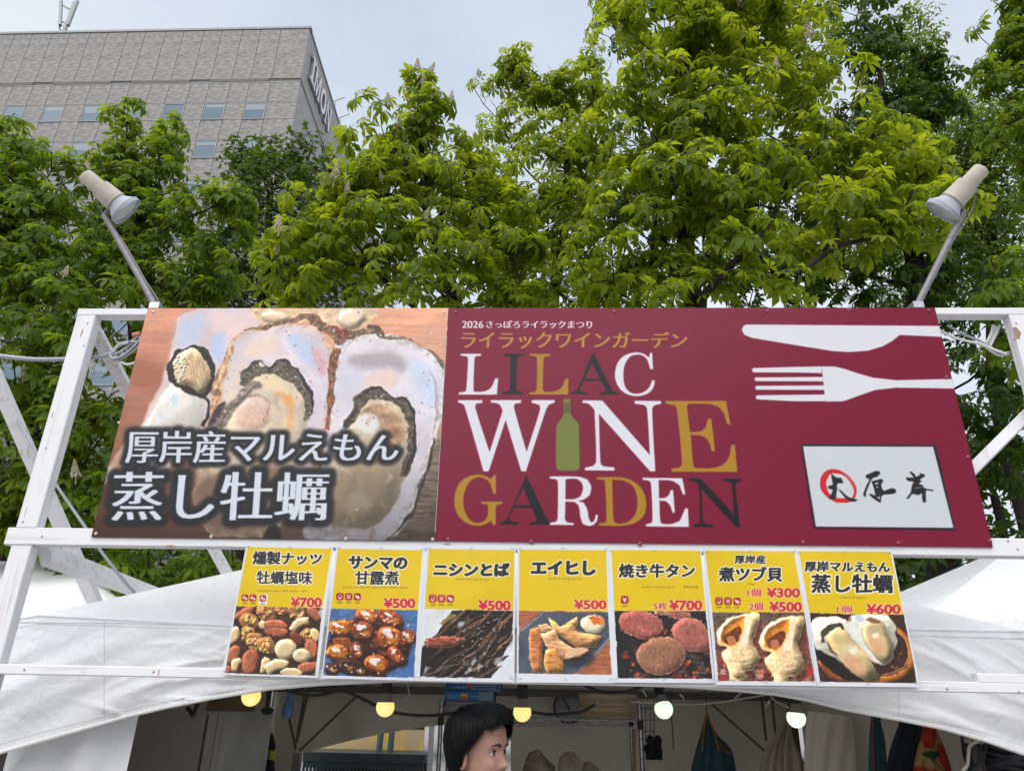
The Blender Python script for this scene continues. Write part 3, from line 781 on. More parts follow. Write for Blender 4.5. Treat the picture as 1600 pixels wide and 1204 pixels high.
def icon(c, x0, y0, x1, y1, k):
    r = (x1 - x0) * .18
    c.poly([(x0 + r, y0), (x1 - r, y0), (x1, y0 + r), (x1, y1 - r), (x1 - r, y1), (x0 + r, y1), (x0, y1 - r), (x0, y0 + r)], (158, 26, 44))
    mx, my, w = (x0 + x1) / 2, (y0 + y1) / 2, (x1 - x0)
    wh = (236, 214, 220)
    if k == 'shrimp':
        c.line([(x0 + .2 * w, my), (mx, my + .26 * w), (x1 - .2 * w, my - .1 * w)], (w * .1, w * .2, w * .1), wh); c.line([(mx - .2 * w, my - .28 * w), (mx - .02 * w, my - .12 * w)], w * .09, wh); c.line([(mx + .06 * w, my - .24 * w), (mx + .3 * w, my - .28 * w)], w * .1, wh)
    elif k == 'crab':
        for d in (-.2, 0, .2): c.line([(mx + d * w, my - .3 * w), (mx + d * w * .8, my), (mx + d * w, my + .3 * w)], w * .11, wh)
    elif k == 'fish':
        c.ell(mx + .05 * w, my + .05 * w, .34 * w, .2 * w, 35, wh); c.poly([(x0 + .1 * w, y0 + .14 * w), (mx - .05 * w, my - .12 * w), (mx - .2 * w, my + .1 * w)], wh)
    elif k == 'cow':
        c.ell(mx, my + .05 * w, .2 * w, .26 * w, 0, wh); c.line([(x0 + .18 * w, y0 + .2 * w), (mx - .15 * w, my - .1 * w)], w * .1, wh); c.line([(x1 - .18 * w, y0 + .2 * w), (mx + .15 * w, my - .1 * w)], w * .1, wh)
    else:
        c.ell(mx - .14 * w, my - .06 * w, .2 * w, .26 * w, 30, wh); c.ell(mx + .16 * w, my + .14 * w, .2 * w, .2 * w, 0, wh); c.ell(mx, my, .05 * w, .2 * w, 20, (158, 26, 44))
    for d in (.22, .38): c.line([(x0 + .15 * w, y1 + d * w), (x1 - .15 * w, y1 + d * w)], w * .07, (70, 62, 30), alpha=.75)

def heavy(c, txt, tl, tr, br, bl, b=3.4, ow=5):
    """brush lettering: thick strokes with a pale edge"""
    h = bl[1] - tl[1]
    c.text(txt, tl, tr, br, bl, INK, bold=b * h / 100 * 1.6, boldy=b * h / 100 * 1.1, outline=(240, 236, 226), ow=ow * h / 100 + 3.0, wob=.02)
def price(c, txt, tl, br, b=6.0):
    h = br[1] - tl[1]
    c.text(txt, tl, (br[0], tl[1]), br, (tl[0], br[1]), RED, bold=b * 1.25 * h / 75, boldy=b * .9 * h / 75, outline=PINK, ow=4.2)
def small(c, txt, tl, br):
    c.text(txt, tl, (br[0], tl[1] + 3), br, (tl[0], br[1] - 3), (112, 92, 30), bold=.5, slant=.004)

def p_nuts(c):
    c.poly([(122, 540), (808, 552), (748, 1090), (35, 1072)], (62, 40, 34), var=.25, vs=(60, 60), seed=2)
    alm, cas, wal, mac = (158, 88, 64), (212, 180, 140), (184, 136, 84), (214, 190, 154)
    def A(x, y, rx, ry, a, s):
        c.ell(x, y, rx, ry, a, alm, puff=.6, var=.16, vs=(10, 40), seed=s, soft=1.5, rim=(92, 44, 32), rimw=7)
        for k in range(-2, 3):
            an = math.radians(a); ox, oy = k * ry * .3 * -math.sin(an), k * ry * .3 * math.cos(an)
            c.line([(x + ox - rx * .7 * math.cos(an), y + oy - rx * .7 * math.sin(an)), (x + ox + rx * .7 * math.cos(an), y + oy + rx * .7 * math.sin(an))], 3, (206, 136, 100), soft=2, alpha=.6)
    def Wn(x, y, r, s):
        rs = np.random.RandomState(s)
        c.ell(x, y, r * 1.15, r, rs.rand() * 90, (150, 104, 62), puff=.5, rough=6, soft=2)
        for i in range(9):
            a = rs.rand() * 6.28; d = r * .68 * math.sqrt(rs.rand())
            c.ell(x + d * math.cos(a), y + d * math.sin(a), r * (.25 + .2 * rs.rand()), r * (.18 + .12 * rs.rand()), rs.rand() * 180, (wal[0] + rs.randint(-16, 30), wal[1] + rs.randint(-14, 24), wal[2] + rs.randint(-10, 20)), puff=.8, soft=1.5, rim=(112, 70, 40), rimw=4, seed=s + i)
    Wn(360, 600, 75, 1); Wn(600, 590, 70, 2); Wn(480, 580, 50, 12); A(190, 590, 95, 34, 150, 3); A(740, 600, 80, 40, 45, 4)
    Wn(225, 670, 75, 5); c.ell(105, 770, 40, 75, 15, cas, puff=.6, soft=2, seed=5); Wn(215, 770, 66, 6); Wn(690, 770, 55, 7); c.ell(750, 770, 34, 60, -20, cas, puff=.6, soft=2)
    c.ell(340, 690, 40, 30, 40, (208, 180, 140), puff=.6, soft=2)
    A(440, 690, 92, 48, 8, 8); A(440, 742, 96, 46, 6, 9); c.line([(360, 716), (440, 704), (530, 718)], 7, (70, 34, 28), soft=2)
    c.line([(565, 735), (620, 672), (700, 655)], (60, 72, 62), cas, puff=.5, soft=2, seed=10); Wn(270, 830, 78, 13); Wn(360, 860, 74, 14)
    A(95, 930, 90, 52, 120, 15); A(720, 880, 84, 56, 70, 16); c.ell(600, 800, 70, 40, 60, (104, 58, 44), puff=.5, soft=3)
    c.ell(515, 880, 86, 84, 0, mac, puff=.5, soft=2, var=.03, rim=(168, 136, 100), rimw=8); c.ell(640, 930, 66, 60, 0, mac, puff=.5, soft=2, rim=(168, 136, 100), rimw=8)
    A(235, 985, 112, 70, 100, 17); c.line([(100, 1060), (120, 990), (165, 965)], (54, 70, 40), cas, puff=.5, soft=2)
    c.line([(330, 1070), (360, 980), (372, 950)], (40, 62, 40), (214, 178, 132), puff=.6, soft=2); c.line([(360, 1050), (450, 1000), (540, 1010)], (80, 96, 60), cas, puff=.5, soft=2)
    A(690, 1025, 90, 46, 170, 18); c.ell(560, 1070, 90, 38, 5, cas, puff=.5, soft=2); A(40, 1060, 60, 30, 120, 19)
    c.poly([(790, 560), (812, 560), (800, 640), (770, 590)], (178, 172, 182), soft=3)

def p_saury(c):
    c.poly([(872, 560), (1565, 570), (1535, 1112), (810, 1090)], (70, 104, 160), var=.14, vs=(26, 26), seed=3)
    for k in range(7): c.line([(1380 + 20 * k, 1000 + 6 * k), (1540, 900 + 34 * k)], (4, 9, 4), (44, 92, 170), soft=2)
    c.ell(1180, 860, 330, 240, 0, (44, 30, 28), soft=14, rough=8, var=.4, vs=(30, 30), seed=4)
    rs = np.random.RandomState(7)
    for i in range(26):
        a_ = rs.rand() * 6.28; d_ = math.sqrt(rs.rand())
        c.ell(1180 + 300 * d_ * math.cos(a_), 860 + 220 * d_ * math.sin(a_), 60 + rs.rand() * 40, 40 + rs.rand() * 24, rs.uniform(-20, 50), [(96, 46, 26), (72, 36, 28), (126, 66, 30)][i % 3], puff=.7, rough=5, soft=2, var=.3, vs=(16, 16), seed=60 + i, rim=(40, 22, 18), rimw=10)
    L = [(1160, 620, 100, 62, 20), (1350, 640, 118, 70, 28), (950, 715, 108, 68, 12), (1130, 740, 98, 82, 5), (1340, 790, 112, 100, 40), (1480, 790, 66, 60, 40), (930, 910, 100, 74, 10), (1080, 900, 60, 70, 0), (1240, 1000, 108, 84, 8), (1380, 930, 60, 90, -30), (1010, 1020, 120, 60, 5), (1090, 1060, 80, 40, 0), (880, 1040, 60, 50, 0)]
    for i, (x, y, a, b, g) in enumerate(L):
        col = [(158, 78, 28), (138, 60, 30), (176, 96, 30), (112, 52, 32)][i % 4]
        if i > 9: col = (58, 34, 28)
        c.ell(x, y, a, b, g, col, puff=.8, rough=5, soft=2, var=.34, vs=(18, 18), seed=20 + i, rim=(52, 26, 20), rimw=11)
        c.ell(x + a * .3, y + b * .25, a * .3, b * .3, g, (202, 128, 40), soft=9, alpha=.8)
        if i < 10:
            c.ell(x - a * .15, y - b * .35, a * .42, b * .24, g, (232, 228, 240), soft=5, rough=5, seed=i, alpha=.92)
        for j in range(7):
            c.ell(x + rs.randn() * a * .45, y + rs.randn() * b * .45, 5 + rs.rand() * 9, 3 + rs.rand() * 5, rs.rand() * 180, (238, 226, 214), soft=1.5, alpha=.8)
        c.line([(x - a * .7, y + b * .3), (x, y + b * .55), (x + a * .6, y + b * .2)], 5, (34, 20, 18), soft=2, alpha=.8)

def p_herring(c):
    c.poly([(68, 562), (772, 575), (765, 1115), (30, 1108)], (208, 213, 228), var=.02, vs=(80, 80))
    c.poly([(290, 572), (772, 575), (765, 800), (600, 1112), (30, 1105), (40, 900), (180, 740)], (34, 27, 25), smooth=False, soft=4, rough=3, var=.3, vs=(20, 20), seed=2)
    rs = np.random.RandomState(3)
    for i in range(58):
        x, y = rs.uniform(120, 740), rs.uniform(600, 1080)
        if x + y * .9 < 860 and y < 760: continue
        if x * .9 + y > 1640: continue
        a = math.radians(-38 + rs.randn() * 14); Ln = rs.uniform(90, 190); w = rs.uniform(18, 38)
        dx, dy = math.cos(a) * Ln, math.sin(a) * Ln
        col = [(52, 38, 30), (72, 50, 36), (92, 62, 40), (40, 32, 30), (66, 54, 46)][i % 5]
        c.line([(x - dx, y - dy), (x + rs.randn() * 8, y + rs.randn() * 8), (x + dx, y + dy)], (w * .4, w, w * .9, w * .3), col, rough=2, puff=.8, soft=1.2, var=.35, vs=(26, 7), seed=40 + i)
        c.line([(x - dx * .6, y - dy * .6 - w * .22), (x + dx * .5, y + dy * .5 - w * .2)], (2, 6, 2), (158, 148, 150), soft=2, alpha=.7)
        if i % 3 == 0:
            c.line([(x - dx * .3, y - dy * .3 + 3), (x + dx * .4, y + dy * .4 + 3)], (2, 8, 2), (128, 74, 36), soft=3, alpha=.8)
    c.poly([(75, 820), (150, 785), (300, 780), (395, 800), (330, 850), (200, 870), (100, 865)], (128, 66, 50), smooth=True, rough=4, puff=.6, var=.4, vs=(30, 8), seed=5, rim=(196, 160, 130), rimw=4)
    c.line([(200, 690), (270, 630), (320, 610)], (18, 34, 20), (142, 118, 62), soft=3); c.line([(180, 680), (250, 640)], 5, (90, 70, 40))
    for i in range(60):
        c.ell(rs.uniform(330, 720), rs.uniform(600, 1080), 4 + rs.rand() * 10, 2 + rs.rand() * 3, -40, (206, 206, 216), soft=1.2, alpha=.75)
    for x, y in ((460, 980), (500, 1030), (420, 1050), (650, 980), (80, 1050), (360, 690)):
        c.ell(x, y, 36, 20, -50, (176, 180, 196), soft=7, rough=6, seed=int(x), alpha=.8)
    c.poly([(765, 900), (772, 1115), (600, 1112)], (204, 210, 226), soft=4)

def p_ray(c):
    c.poly([(815, 575), (1525, 580), (1555, 1087), (812, 1075)], (162, 96, 68), var=.12, vs=(80, 10), seed=2)
    c.line([(815, 690), (920, 640), (1000, 590)], 4, (90, 50, 38), soft=2)
    c.poly([(820, 740), (1000, 585), (1530, 588), (1538, 800), (1280, 1078), (815, 1075), (812, 900)], (74, 82, 98), var=.12, vs=(50, 50), seed=3)
    c.line([(830, 745), (1010, 592)], 7, (140, 152, 172), soft=2); c.line([(1535, 790), (1400, 940), (1275, 1075)], 9, (128, 142, 166), soft=2)
    c.line([(815, 960), (880, 1040), (900, 1078)], 4, (50, 56, 68), soft=2)
    c.ell(1180, 900, 250, 110, 15, (36, 40, 50), soft=26, alpha=.8)
    strips = [[(1060, 620), (1110, 650), (1150, 700), (1240, 650), (1285, 620), (1285, 680), (1240, 740), (1330, 750), (1470, 770), (1420, 860), (1300, 880), (1190, 800), (1090, 720)],
              [(900, 730), (990, 700), (1010, 780), (1000, 1000), (990, 1070), (930, 1060), (905, 960), (895, 850)],
              [(980, 760), (1110, 710), (1130, 800), (1250, 870), (1370, 880), (1300, 940), (1160, 960), (1060, 900)],
              [(1030, 890), (1110, 880), (1170, 1000), (1165, 1072), (1040, 1070), (1015, 980)], [(970, 690), (1040, 680), (1090, 720), (1000, 750)]]
    cols = [(206, 146, 96), (182, 112, 66), (208, 150, 112), (196, 132, 70), (212, 164, 120)]
    for i, q in enumerate(strips):
        c.poly(q, cols[i], rough=3.5, puff=.5, var=.22, vs=(50, 9), seed=30 + i, soft=1.2, rim=(226, 190, 150), rimw=5)
        rs = np.random.RandomState(i); q = np.array(q); m = q.mean(0)
        for j in range(14):
            p = m + (q[rs.randint(len(q))] - m) * rs.rand() * .7
            c.line([(p[0] - 30, p[1] - 16 + rs.randn() * 14), (p[0] + 34, p[1] + 10 + rs.randn() * 14)], (1, 5, 1), (168, 86, 50) if j % 2 else (232, 206, 176), soft=2, alpha=.6)
    c.poly([(1200, 880), (1370, 880), (1290, 945), (1170, 958)], (222, 176, 140), rough=2, soft=4)
    c.ell(1406, 680, 97, 76, 5, (224, 212, 184), puff=.35, soft=1.5, rim=(150, 132, 110), rimw=7)
    c.poly([(1370, 620), (1430, 615), (1490, 650), (1480, 690), (1420, 690), (1390, 660)], (206, 104, 44), smooth=True, rough=4, soft=4, var=.3, vs=(10, 10), seed=9)

def p_tongue(c):
    c.poly([(50, 577), (775, 577), (828, 1118), (78, 1112)], (32, 29, 31), var=.3, vs=(30, 30), seed=2)
    rs = np.random.RandomState(5)
    for i in range(70):
        x, y = rs.uniform(480, 820), rs.uniform(880, 1110)
        if i > 48: x, y = rs.uniform(120, 300), rs.uniform(860, 1100)
        if i > 60: x, y = rs.uniform(400, 560), rs.uniform(700, 820)
        c.ell(x, y, 10 + rs.rand() * 20, 8 + rs.rand() * 13, rs.rand() * 180, [(196, 58, 24), (150, 34, 22), (226, 104, 40), (96, 90, 92), (110, 44, 36)][i % 5], soft=4, rough=2, seed=i, alpha=.9)
    c.line([(600, 860), (700, 980), (780, 1060)], (20, 60, 40), (70, 66, 68), soft=6, alpha=.8)
    for k in range(13):
        c.line([(40 + 62 * k, 577), (90 + 66 * k, 830), (160 + 68 * k, 1115)], 3.2, (20, 18, 20))
        c.line([(60, 620 + 44 * k), (400, 640 + 36 * k), (826, 570 + 44 * k)], 3.2, (22, 20, 22))
        for j in range(5): c.ell(100 + 20 * k - j * 4, 640 + 95 * j + 6 * k, 8, 1.6, 40, (150, 148, 150), alpha=.55)
    def M(x, y, a, b, g, col, s):
        c.ell(x, y, a * 1.03, b * 1.04, g, (52, 26, 24), soft=5, rough=3)
        c.ell(x, y, a, b, g, col, puff=.3, rough=4, var=.14, vs=(13, 13), seed=s, rim=(184, 128, 110), rimw=9, soft=1.5)
        r2 = np.random.RandomState(s)
        for i in range(60):
            t = r2.rand() * 6.28; d = math.sqrt(r2.rand()) * .92
            c.ell(x + a * d * math.cos(t), y + b * d * math.sin(t), 4 + r2.rand() * 7, 2 + r2.rand() * 4, r2.rand() * 180, (206, 152, 136) if i % 2 else (118, 62, 54), soft=2, alpha=.5)
        for i in range(22):
            t = r2.rand() * 6.28
            c.ell(x + a * .95 * math.cos(t), y + b * .95 * math.sin(t), 7, 4, math.degrees(t) + 90, (222, 182, 168), soft=2, alpha=.7)
    M(560, 600, 96, 44, 10, (158, 84, 78), 7); M(420, 590, 50, 18, 0, (150, 80, 74), 12)
    M(262, 682, 182, 106, 12, (160, 86, 80), 8); M(660, 770, 168, 128, 30, (162, 92, 84), 9); M(418, 930, 192, 156, 0, (142, 98, 76), 10)

def p_whelk(c):
    c.poly([(828, 588), (1555, 590), (1645, 1140), (872, 1135)], (128, 78, 68), var=.25, vs=(24, 24), seed=2)
    c.poly([(828, 588), (1555, 590), (1562, 660), (840, 700)], (92, 74, 62), soft=5, var=.3, vs=(12, 12), seed=3)
    rs = np.random.RandomState(4)
    for i in range(80):
        c.ell(rs.uniform(870, 1640), rs.uniform(960, 1135), 12 + rs.rand() * 22, 9 + rs.rand() * 14, rs.rand() * 180, [(178, 38, 46), (142, 26, 34), (214, 100, 92), (188, 150, 146), (96, 44, 40)][i % 5], soft=3, rough=2, seed=i)
    for k in range(13):
        c.line([(840, 700 + 36 * k), (1200, 690 + 38 * k), (1640, 670 + 42 * k)], 3.6, (84, 44, 38))
        c.line([(850 + 58 * k, 690), (880 + 62 * k, 1135)], 3.4, (88, 48, 40))
    def shell(ox, oy, k, s):
        f = lambda q: [(ox + x * k, oy + y * k) for x, y in q]
        cream = (232, 200, 154)
        c.poly(f([(300, 0), (350, 20), (330, 130), (300, 230), (340, 330), (350, 380), (300, 460), (230, 470), (240, 520), (200, 560), (110, 550), (110, 480), (60, 400), (40, 330), (90, 290), (20, 260), (0, 200), (30, 110), (120, 40), (220, 10)]), cream, smooth=True, rough=3, puff=.5, var=.12, vs=(16, 16), seed=s, rim=(196, 138, 92), rimw=7)
        c.poly(f([(40, 170), (70, 100), (170, 40), (240, 30), (230, 120), (200, 200), (150, 280), (90, 270), (40, 230)]), (214, 132, 36), smooth=True, soft=3, puff=-.3, var=.15, vs=(20, 20), seed=s + 1, rim=(240, 202, 140), rimw=6)
        c.poly(f([(120, 150), (180, 110), (205, 150), (180, 230), (120, 260), (70, 240), (60, 190)]), (112, 52, 30), smooth=True, soft=4, var=.35, vs=(14, 14), seed=s + 2)
        c.poly(f([(90, 200), (140, 190), (160, 250), (110, 270)]), (186, 112, 78), smooth=True, soft=4)
        c.poly(f([(240, 40), (290, 20), (270, 140), (250, 240), (190, 270), (225, 150)]), (240, 224, 200), smooth=True, soft=5)
        for j in range(9):
            y = 300 + 26 * j
            c.line(f([(70 + 6 * j, y + 10), (180, y + 26 + 8 * math.sin(j)), (320 - 8 * j, y)]), 4, (184, 124, 78) if j % 2 else (246, 228, 196), soft=2, rough=2, seed=j, alpha=.8)
        for j in range(36):
            c.ell(*f([(rs.uniform(80, 320), rs.uniform(290, 450))])[0], 5, 3, rs.rand() * 180, (196, 136, 84) if j % 2 else (248, 232, 206), soft=1.5, alpha=.7)
    shell(858, 592, 0.98, 50); shell(1198, 615, 1.02, 60)

def p_steamed(c):
    c.poly([(148, 505), (788, 517), (878, 980), (222, 970)], (62, 38, 30), var=.12, vs=(50, 20), seed=2)
    c.line([(700, 590), (790, 660), (838, 780), (820, 880), (720, 940), (560, 965), (400, 950), (270, 880), (215, 820)], (24, 34, 40, 44, 40, 40, 30), (170, 100, 40), puff=.7, soft=1.5)
    c.line([(730, 600), (800, 700), (815, 800), (770, 880), (640, 930)], (5, 9, 5), (218, 150, 74), soft=2)
    c.line([(222, 850), (300, 930), (420, 972)], (20, 30, 26), (124, 62, 26), soft=2, puff=.5)
    c.poly([(190, 745), (290, 800), (420, 900), (520, 960), (400, 960), (260, 870), (205, 800)], (26, 22, 24), soft=3, smooth=True)
    rs = np.random.RandomState(8)
    for i in range(26): c.ell(rs.uniform(630, 770), rs.uniform(760, 920), 10, 6, rs.rand() * 180, [(150, 60, 44), (178, 120, 70), (60, 40, 36)][i % 3], soft=2, rough=2, seed=i)
    c.poly([(160, 575), (250, 530), (380, 545), (430, 590), (440, 520), (560, 512), (700, 530), (745, 680), (720, 800), (650, 860), (560, 800), (600, 930), (540, 940), (330, 810), (200, 745), (170, 660)], (218, 216, 206), rough=4, smooth=True, puff=.3, var=.1, vs=(24, 24), seed=3, rim=(170, 164, 148), rimw=7)
    c.ell(490, 540, 36, 24, 0, (206, 210, 226), soft=6); c.ell(420, 570, 14, 46, 10, (150, 126, 84), soft=4, rough=3)
    c.poly([(360, 600), (470, 560), (520, 700), (600, 800), (640, 850), (520, 800), (430, 690)], (226, 224, 220), soft=8, smooth=True)
    c.poly([(250, 620), (320, 585), (390, 620), (440, 690), (540, 790), (600, 890), (580, 945), (520, 955), (400, 870), (330, 780), (270, 690)], (206, 184, 138), smooth=True, puff=.6, soft=2, var=.05, vs=(40, 40), seed=5, rim=(150, 122, 76), rimw=8)
    c.ell(425, 770, 70, 40, 45, (216, 202, 164), soft=12); c.ell(460, 850, 90, 44, 42, (212, 158, 130), soft=20, alpha=.9); c.ell(450, 760, 26, 22, 0, (232, 232, 210), soft=8)
    c.line([(245, 700), (240, 650), (290, 600), (350, 585), (385, 620)], (26, 30, 40, 30, 8), (66, 62, 58), rough=3, soft=2, var=.3, vs=(9, 9), seed=6)
    c.line([(270, 700), (300, 760), (340, 790)], (8, 20, 8), (110, 84, 56), soft=3)
    c.poly([(510, 590), (560, 545), (630, 560), (680, 640), (710, 760), (690, 830), (640, 830), (570, 760), (520, 680)], (200, 178, 138), smooth=True, puff=.6, soft=2, var=.05, vs=(40, 40), seed=7, rim=(140, 112, 72), rimw=7)
    c.ell(600, 710, 66, 40, 60, (212, 162, 134), soft=16, alpha=.9); c.ell(600, 660, 24, 20, 0, (232, 228, 196), soft=8); c.ell(580, 560, 52, 20, 15, (128, 98, 64), soft=4, rough=3)
    c.poly([(560, 930), (620, 900), (640, 950), (590, 965)], (70, 66, 48), rough=4, soft=2, var=.4, vs=(7, 7), seed=8)

POSTERS = [
 dict(z=P1, label='yellow menu poster of mixed nuts priced ¥700, left end of the row', sheet=[(205, 45), (895, 55), (770, 1110), (5, 1085)], y=[(215, 70), (880, 85), (808, 552), (122, 540)], art=p_nuts,
      heavy=[('燻製ナッツ', (262, 105), (803, 122), (792, 210), (255, 208), 3.8), ('牡蠣塩味', (290, 260), (725, 264), (720, 366), (283, 363), 2.6)], small=[('smoked nuts with oyster salt', (295, 408), (683, 432))], price=[('¥700', (560, 472), (798, 546), 5)], icons=[(165, 448, 218, 500, 'n'), (228, 448, 282, 502, 'n'), (308, 452, 360, 504, 'n')], sticker=(296, 446, 375, 532)),
 dict(z=P1, label='yellow menu poster of glazed brown fish pieces on blue, priced ¥500', sheet=[(918, 52), (1625, 62), (1562, 1132), (800, 1112)], y=[(930, 85), (1600, 95), (1565, 572), (872, 560)], art=p_saury,
      heavy=[('サンマの', (1022, 145), (1480, 150), (1470, 245), (1018, 240), 5.5), ('甘露煮', (1070, 262), (1415, 262), (1412, 370), (1065, 368), 3)], small=[('sweet and savory simmered Pacific saury', (968, 380), (1490, 405))], price=[('¥500', (1297, 480), (1540, 553), 5)], icons=[(915, 435, 975, 493, 'shrimp'), (985, 437, 1043, 494, 'crab'), (1055, 438, 1112, 495, 'fish')]),
 dict(z=P2, label='yellow menu poster of dark dried herring strips priced ¥500', sheet=[(85, 55), (790, 58), (780, 1145), (5, 1132)], y=[(102, 85), (782, 95), (772, 576), (68, 562)], art=p_herring,
      heavy=[('ニシンとば', (148, 202), (738, 202), (735, 300), (143, 300), 6.5)], small=[('dried herring strips', (313, 318), (578, 342))], price=[('¥500', (500, 496), (748, 570), 5)], icons=[(102, 450, 163, 510, 'shrimp'), (172, 452, 233, 511, 'crab'), (243, 453, 302, 512, 'fish')]),
 dict(z=P2, label='yellow menu poster of dried ray fin on a grey plate priced ¥500', sheet=[(805, 58), (1528, 60), (1572, 1150), (800, 1145)], y=[(820, 92), (1510, 95), (1525, 580), (815, 575)], art=p_ray,
      heavy=[('エイヒし', (922, 187), (1420, 182), (1418, 290), (918, 290), 6.5)], small=[('grilled stingray fin', (1052, 312), (1315, 335))], price=[('¥500', (1258, 492), (1508, 562), 5)], icons=[]),
 dict(z=P3, label='yellow menu poster of round grilled beef tongue slices priced ¥700', sheet=[(0, 78), (738, 84), (850, 1150), (42, 1145)], y=[(25, 95), (730, 100), (775, 577), (50, 577)], art=p_tongue,
      heavy=[('焼き牛タン', (90, 207), (685, 207), (683, 312), (88, 312), 4.0)], small=[('grilled beef tongue', (270, 378), (525, 400)), ('燻製肉料理', (595, 376), (715, 400))], price=[('5枚', (362, 510), (468, 566), 3), ('¥700', (490, 494), (742, 570), 5)], icons=[(102, 458, 163, 520, 'cow')]),
 dict(z=P3, label='yellow menu poster of two grilled whelks priced ¥300 and ¥500', sheet=[(755, 84), (1494, 80), (1655, 1172), (855, 1165)], y=[(770, 100), (1475, 105), (1555, 591), (828, 588)], art=p_whelk,
      heavy=[('厚岸産', (1008, 137), (1250, 137), (1250, 203), (1008, 203), 4), ('煮ツブ貝', (885, 230), (1378, 232), (1376, 342), (883, 342), 4.0)], small=[('Whelk', (1105, 355), (1172, 375))], price=[('1個', (1105, 404), (1212, 462), 3), ('¥300', (1262, 398), (1518, 470), 5), ('2個', (1120, 514), (1227, 573), 3), ('¥500', (1282, 508), (1533, 582), 5)], icons=[(852, 470, 912, 530, 'shrimp'), (924, 471, 983, 531, 'crab'), (995, 473, 1052, 532, 'fish')]),
 dict(z=P4, label='yellow menu poster of two steamed oysters priced ¥600, right end of the row', sheet=[(55, 75), (705, 78), (897, 1007), (203, 1000)], y=[(78, 88), (695, 92), (788, 517), (148, 505)], art=p_steamed,
      heavy=[('厚岸マルえもん', (120, 157), (692, 162), (692, 230), (120, 226), 4.6), ('蒸し牡蠣', (165, 247), (710, 247), (710, 370), (165, 368), 3.2)], small=[('steamed oyster', (362, 392), (538, 412))], price=[('1個', (337, 457), (437, 503), 3), ('¥600', (540, 447), (763, 510), 5)], icons=[]),
]
# ------------------------------------------------------------------ ground
M_PAVE = mat('grey_paving', (0.30, 0.29, 0.28), 0.85, 0.3, 0, 0.15, 3, bump=0.3, bscale=40)
g = MB().grid([[(x, y, 0) for x in (-400, -60, -15, 15, 60, 400)] for y in (-300, -40, -8, 20, 80, 600)]).build('ground', M_PAVE)
tag(fixnorm(g), kind='structure')

# ------------------------------------------------------------------ office building behind the trees
def brick_mat(name, c1, c2, mortar, bump=0.4, uvs=(1, 1)):
    m, n, l, p = new_mat(name)
    uv = n.new('ShaderNodeUVMap'); mpn = n.new('ShaderNodeMapping'); mpn.inputs['Scale'].default_value = (uvs[0], uvs[1], 1)
    l.new(uv.outputs['UV'], mpn.inputs['Vector'])
    b = n.new('ShaderNodeTexBrick')
    b.inputs['Scale'].default_value = 1.0
    b.inputs['Brick Width'].default_value = 0.30; b.inputs['Row Height'].default_value = 0.085
    b.inputs['Mortar Size'].default_value = 0.008; b.inputs['Mortar Smooth'].default_value = 0.3; b.inputs['Bias'].default_value = -0.1
    b.inputs['Color1'].default_value = (*c1, 1); b.inputs['Color2'].default_value = (*c2, 1); b.inputs['Mortar'].default_value = (*mortar, 1)
    l.new(mpn.outputs['Vector'], b.inputs['Vector'])
    nz = n.new('ShaderNodeTexNoise'); nz.inputs['Scale'].default_value = 0.7; nz.inputs['Detail'].default_value = 6
    l.new(mpn.outputs['Vector'], nz.inputs['Vector'])
    r = n.new('ShaderNodeValToRGB'); r.color_ramp.elements[0].position = .25; r.color_ramp.elements[0].color = (.82, .80, .78, 1); r.color_ramp.elements[1].position = .75; r.color_ramp.elements[1].color = (1.12, 1.12, 1.14, 1)
    l.new(nz.outputs['Fac'], r.inputs['Fac'])
    mm = n.new('ShaderNodeMix'); mm.data_type = 'RGBA'; mm.blend_type = 'MULTIPLY'; mm.inputs[0].default_value = 1
    l.new(b.outputs['Color'], mm.inputs[6]); l.new(r.outputs['Color'], mm.inputs[7]); l.new(mm.outputs[2], p.inputs['Base Color'])
    bn = n.new('ShaderNodeBump'); bn.inputs['Strength'].default_value = bump; bn.inputs['Distance'].default_value = 0.02
    l.new(b.outputs['Fac'], bn.inputs['Height']); bn.invert = True; l.new(bn.outputs['Normal'], p.inputs['Normal'])
    p.inputs['Roughness'].default_value = 0.75
    return m

M_BRICK = brick_mat('grey_brick_tile', (0.315, 0.30, 0.28), (0.15, 0.145, 0.138), (0.225, 0.22, 0.21))
M_SIDE = brick_mat('pale_brick_tile', (0.40, 0.385, 0.37), (0.28, 0.27, 0.26), (0.31, 0.30, 0.29), 0.5, (0.8, 0.8))
M_JOINT = mat('dark_joint', (0.13, 0.125, 0.12), 0.9)
M_COPING = mat('metal_coping', (0.20, 0.21, 0.21), 0.5, 0.4, 0.3)
M_ALU = mat('window_aluminium', (0.27, 0.28, 0.29), 0.6, 0.3, 0.0)
m_, n_, l_, p_ = new_mat('window_glass')
p_.inputs['Base Color'].default_value = (0.095, 0.15, 0.20, 1); p_.inputs['Roughness'].default_value = 0.10; p_.inputs['Specular IOR Level'].default_value = .22

oi_ = n_.new('ShaderNodeObjectInfo'); gr_ = n_.new('ShaderNodeValToRGB')
gr_.color_ramp.elements[0].color = (.065, .115, .16, 1); gr_.color_ramp.elements[1].color = (.14, .19, .235, 1)
l_.new(oi_.outputs['Random'], gr_.inputs['Fac']); l_.new(gr_.outputs['Color'], p_.inputs['Base Color'])
M_GLASS = m_

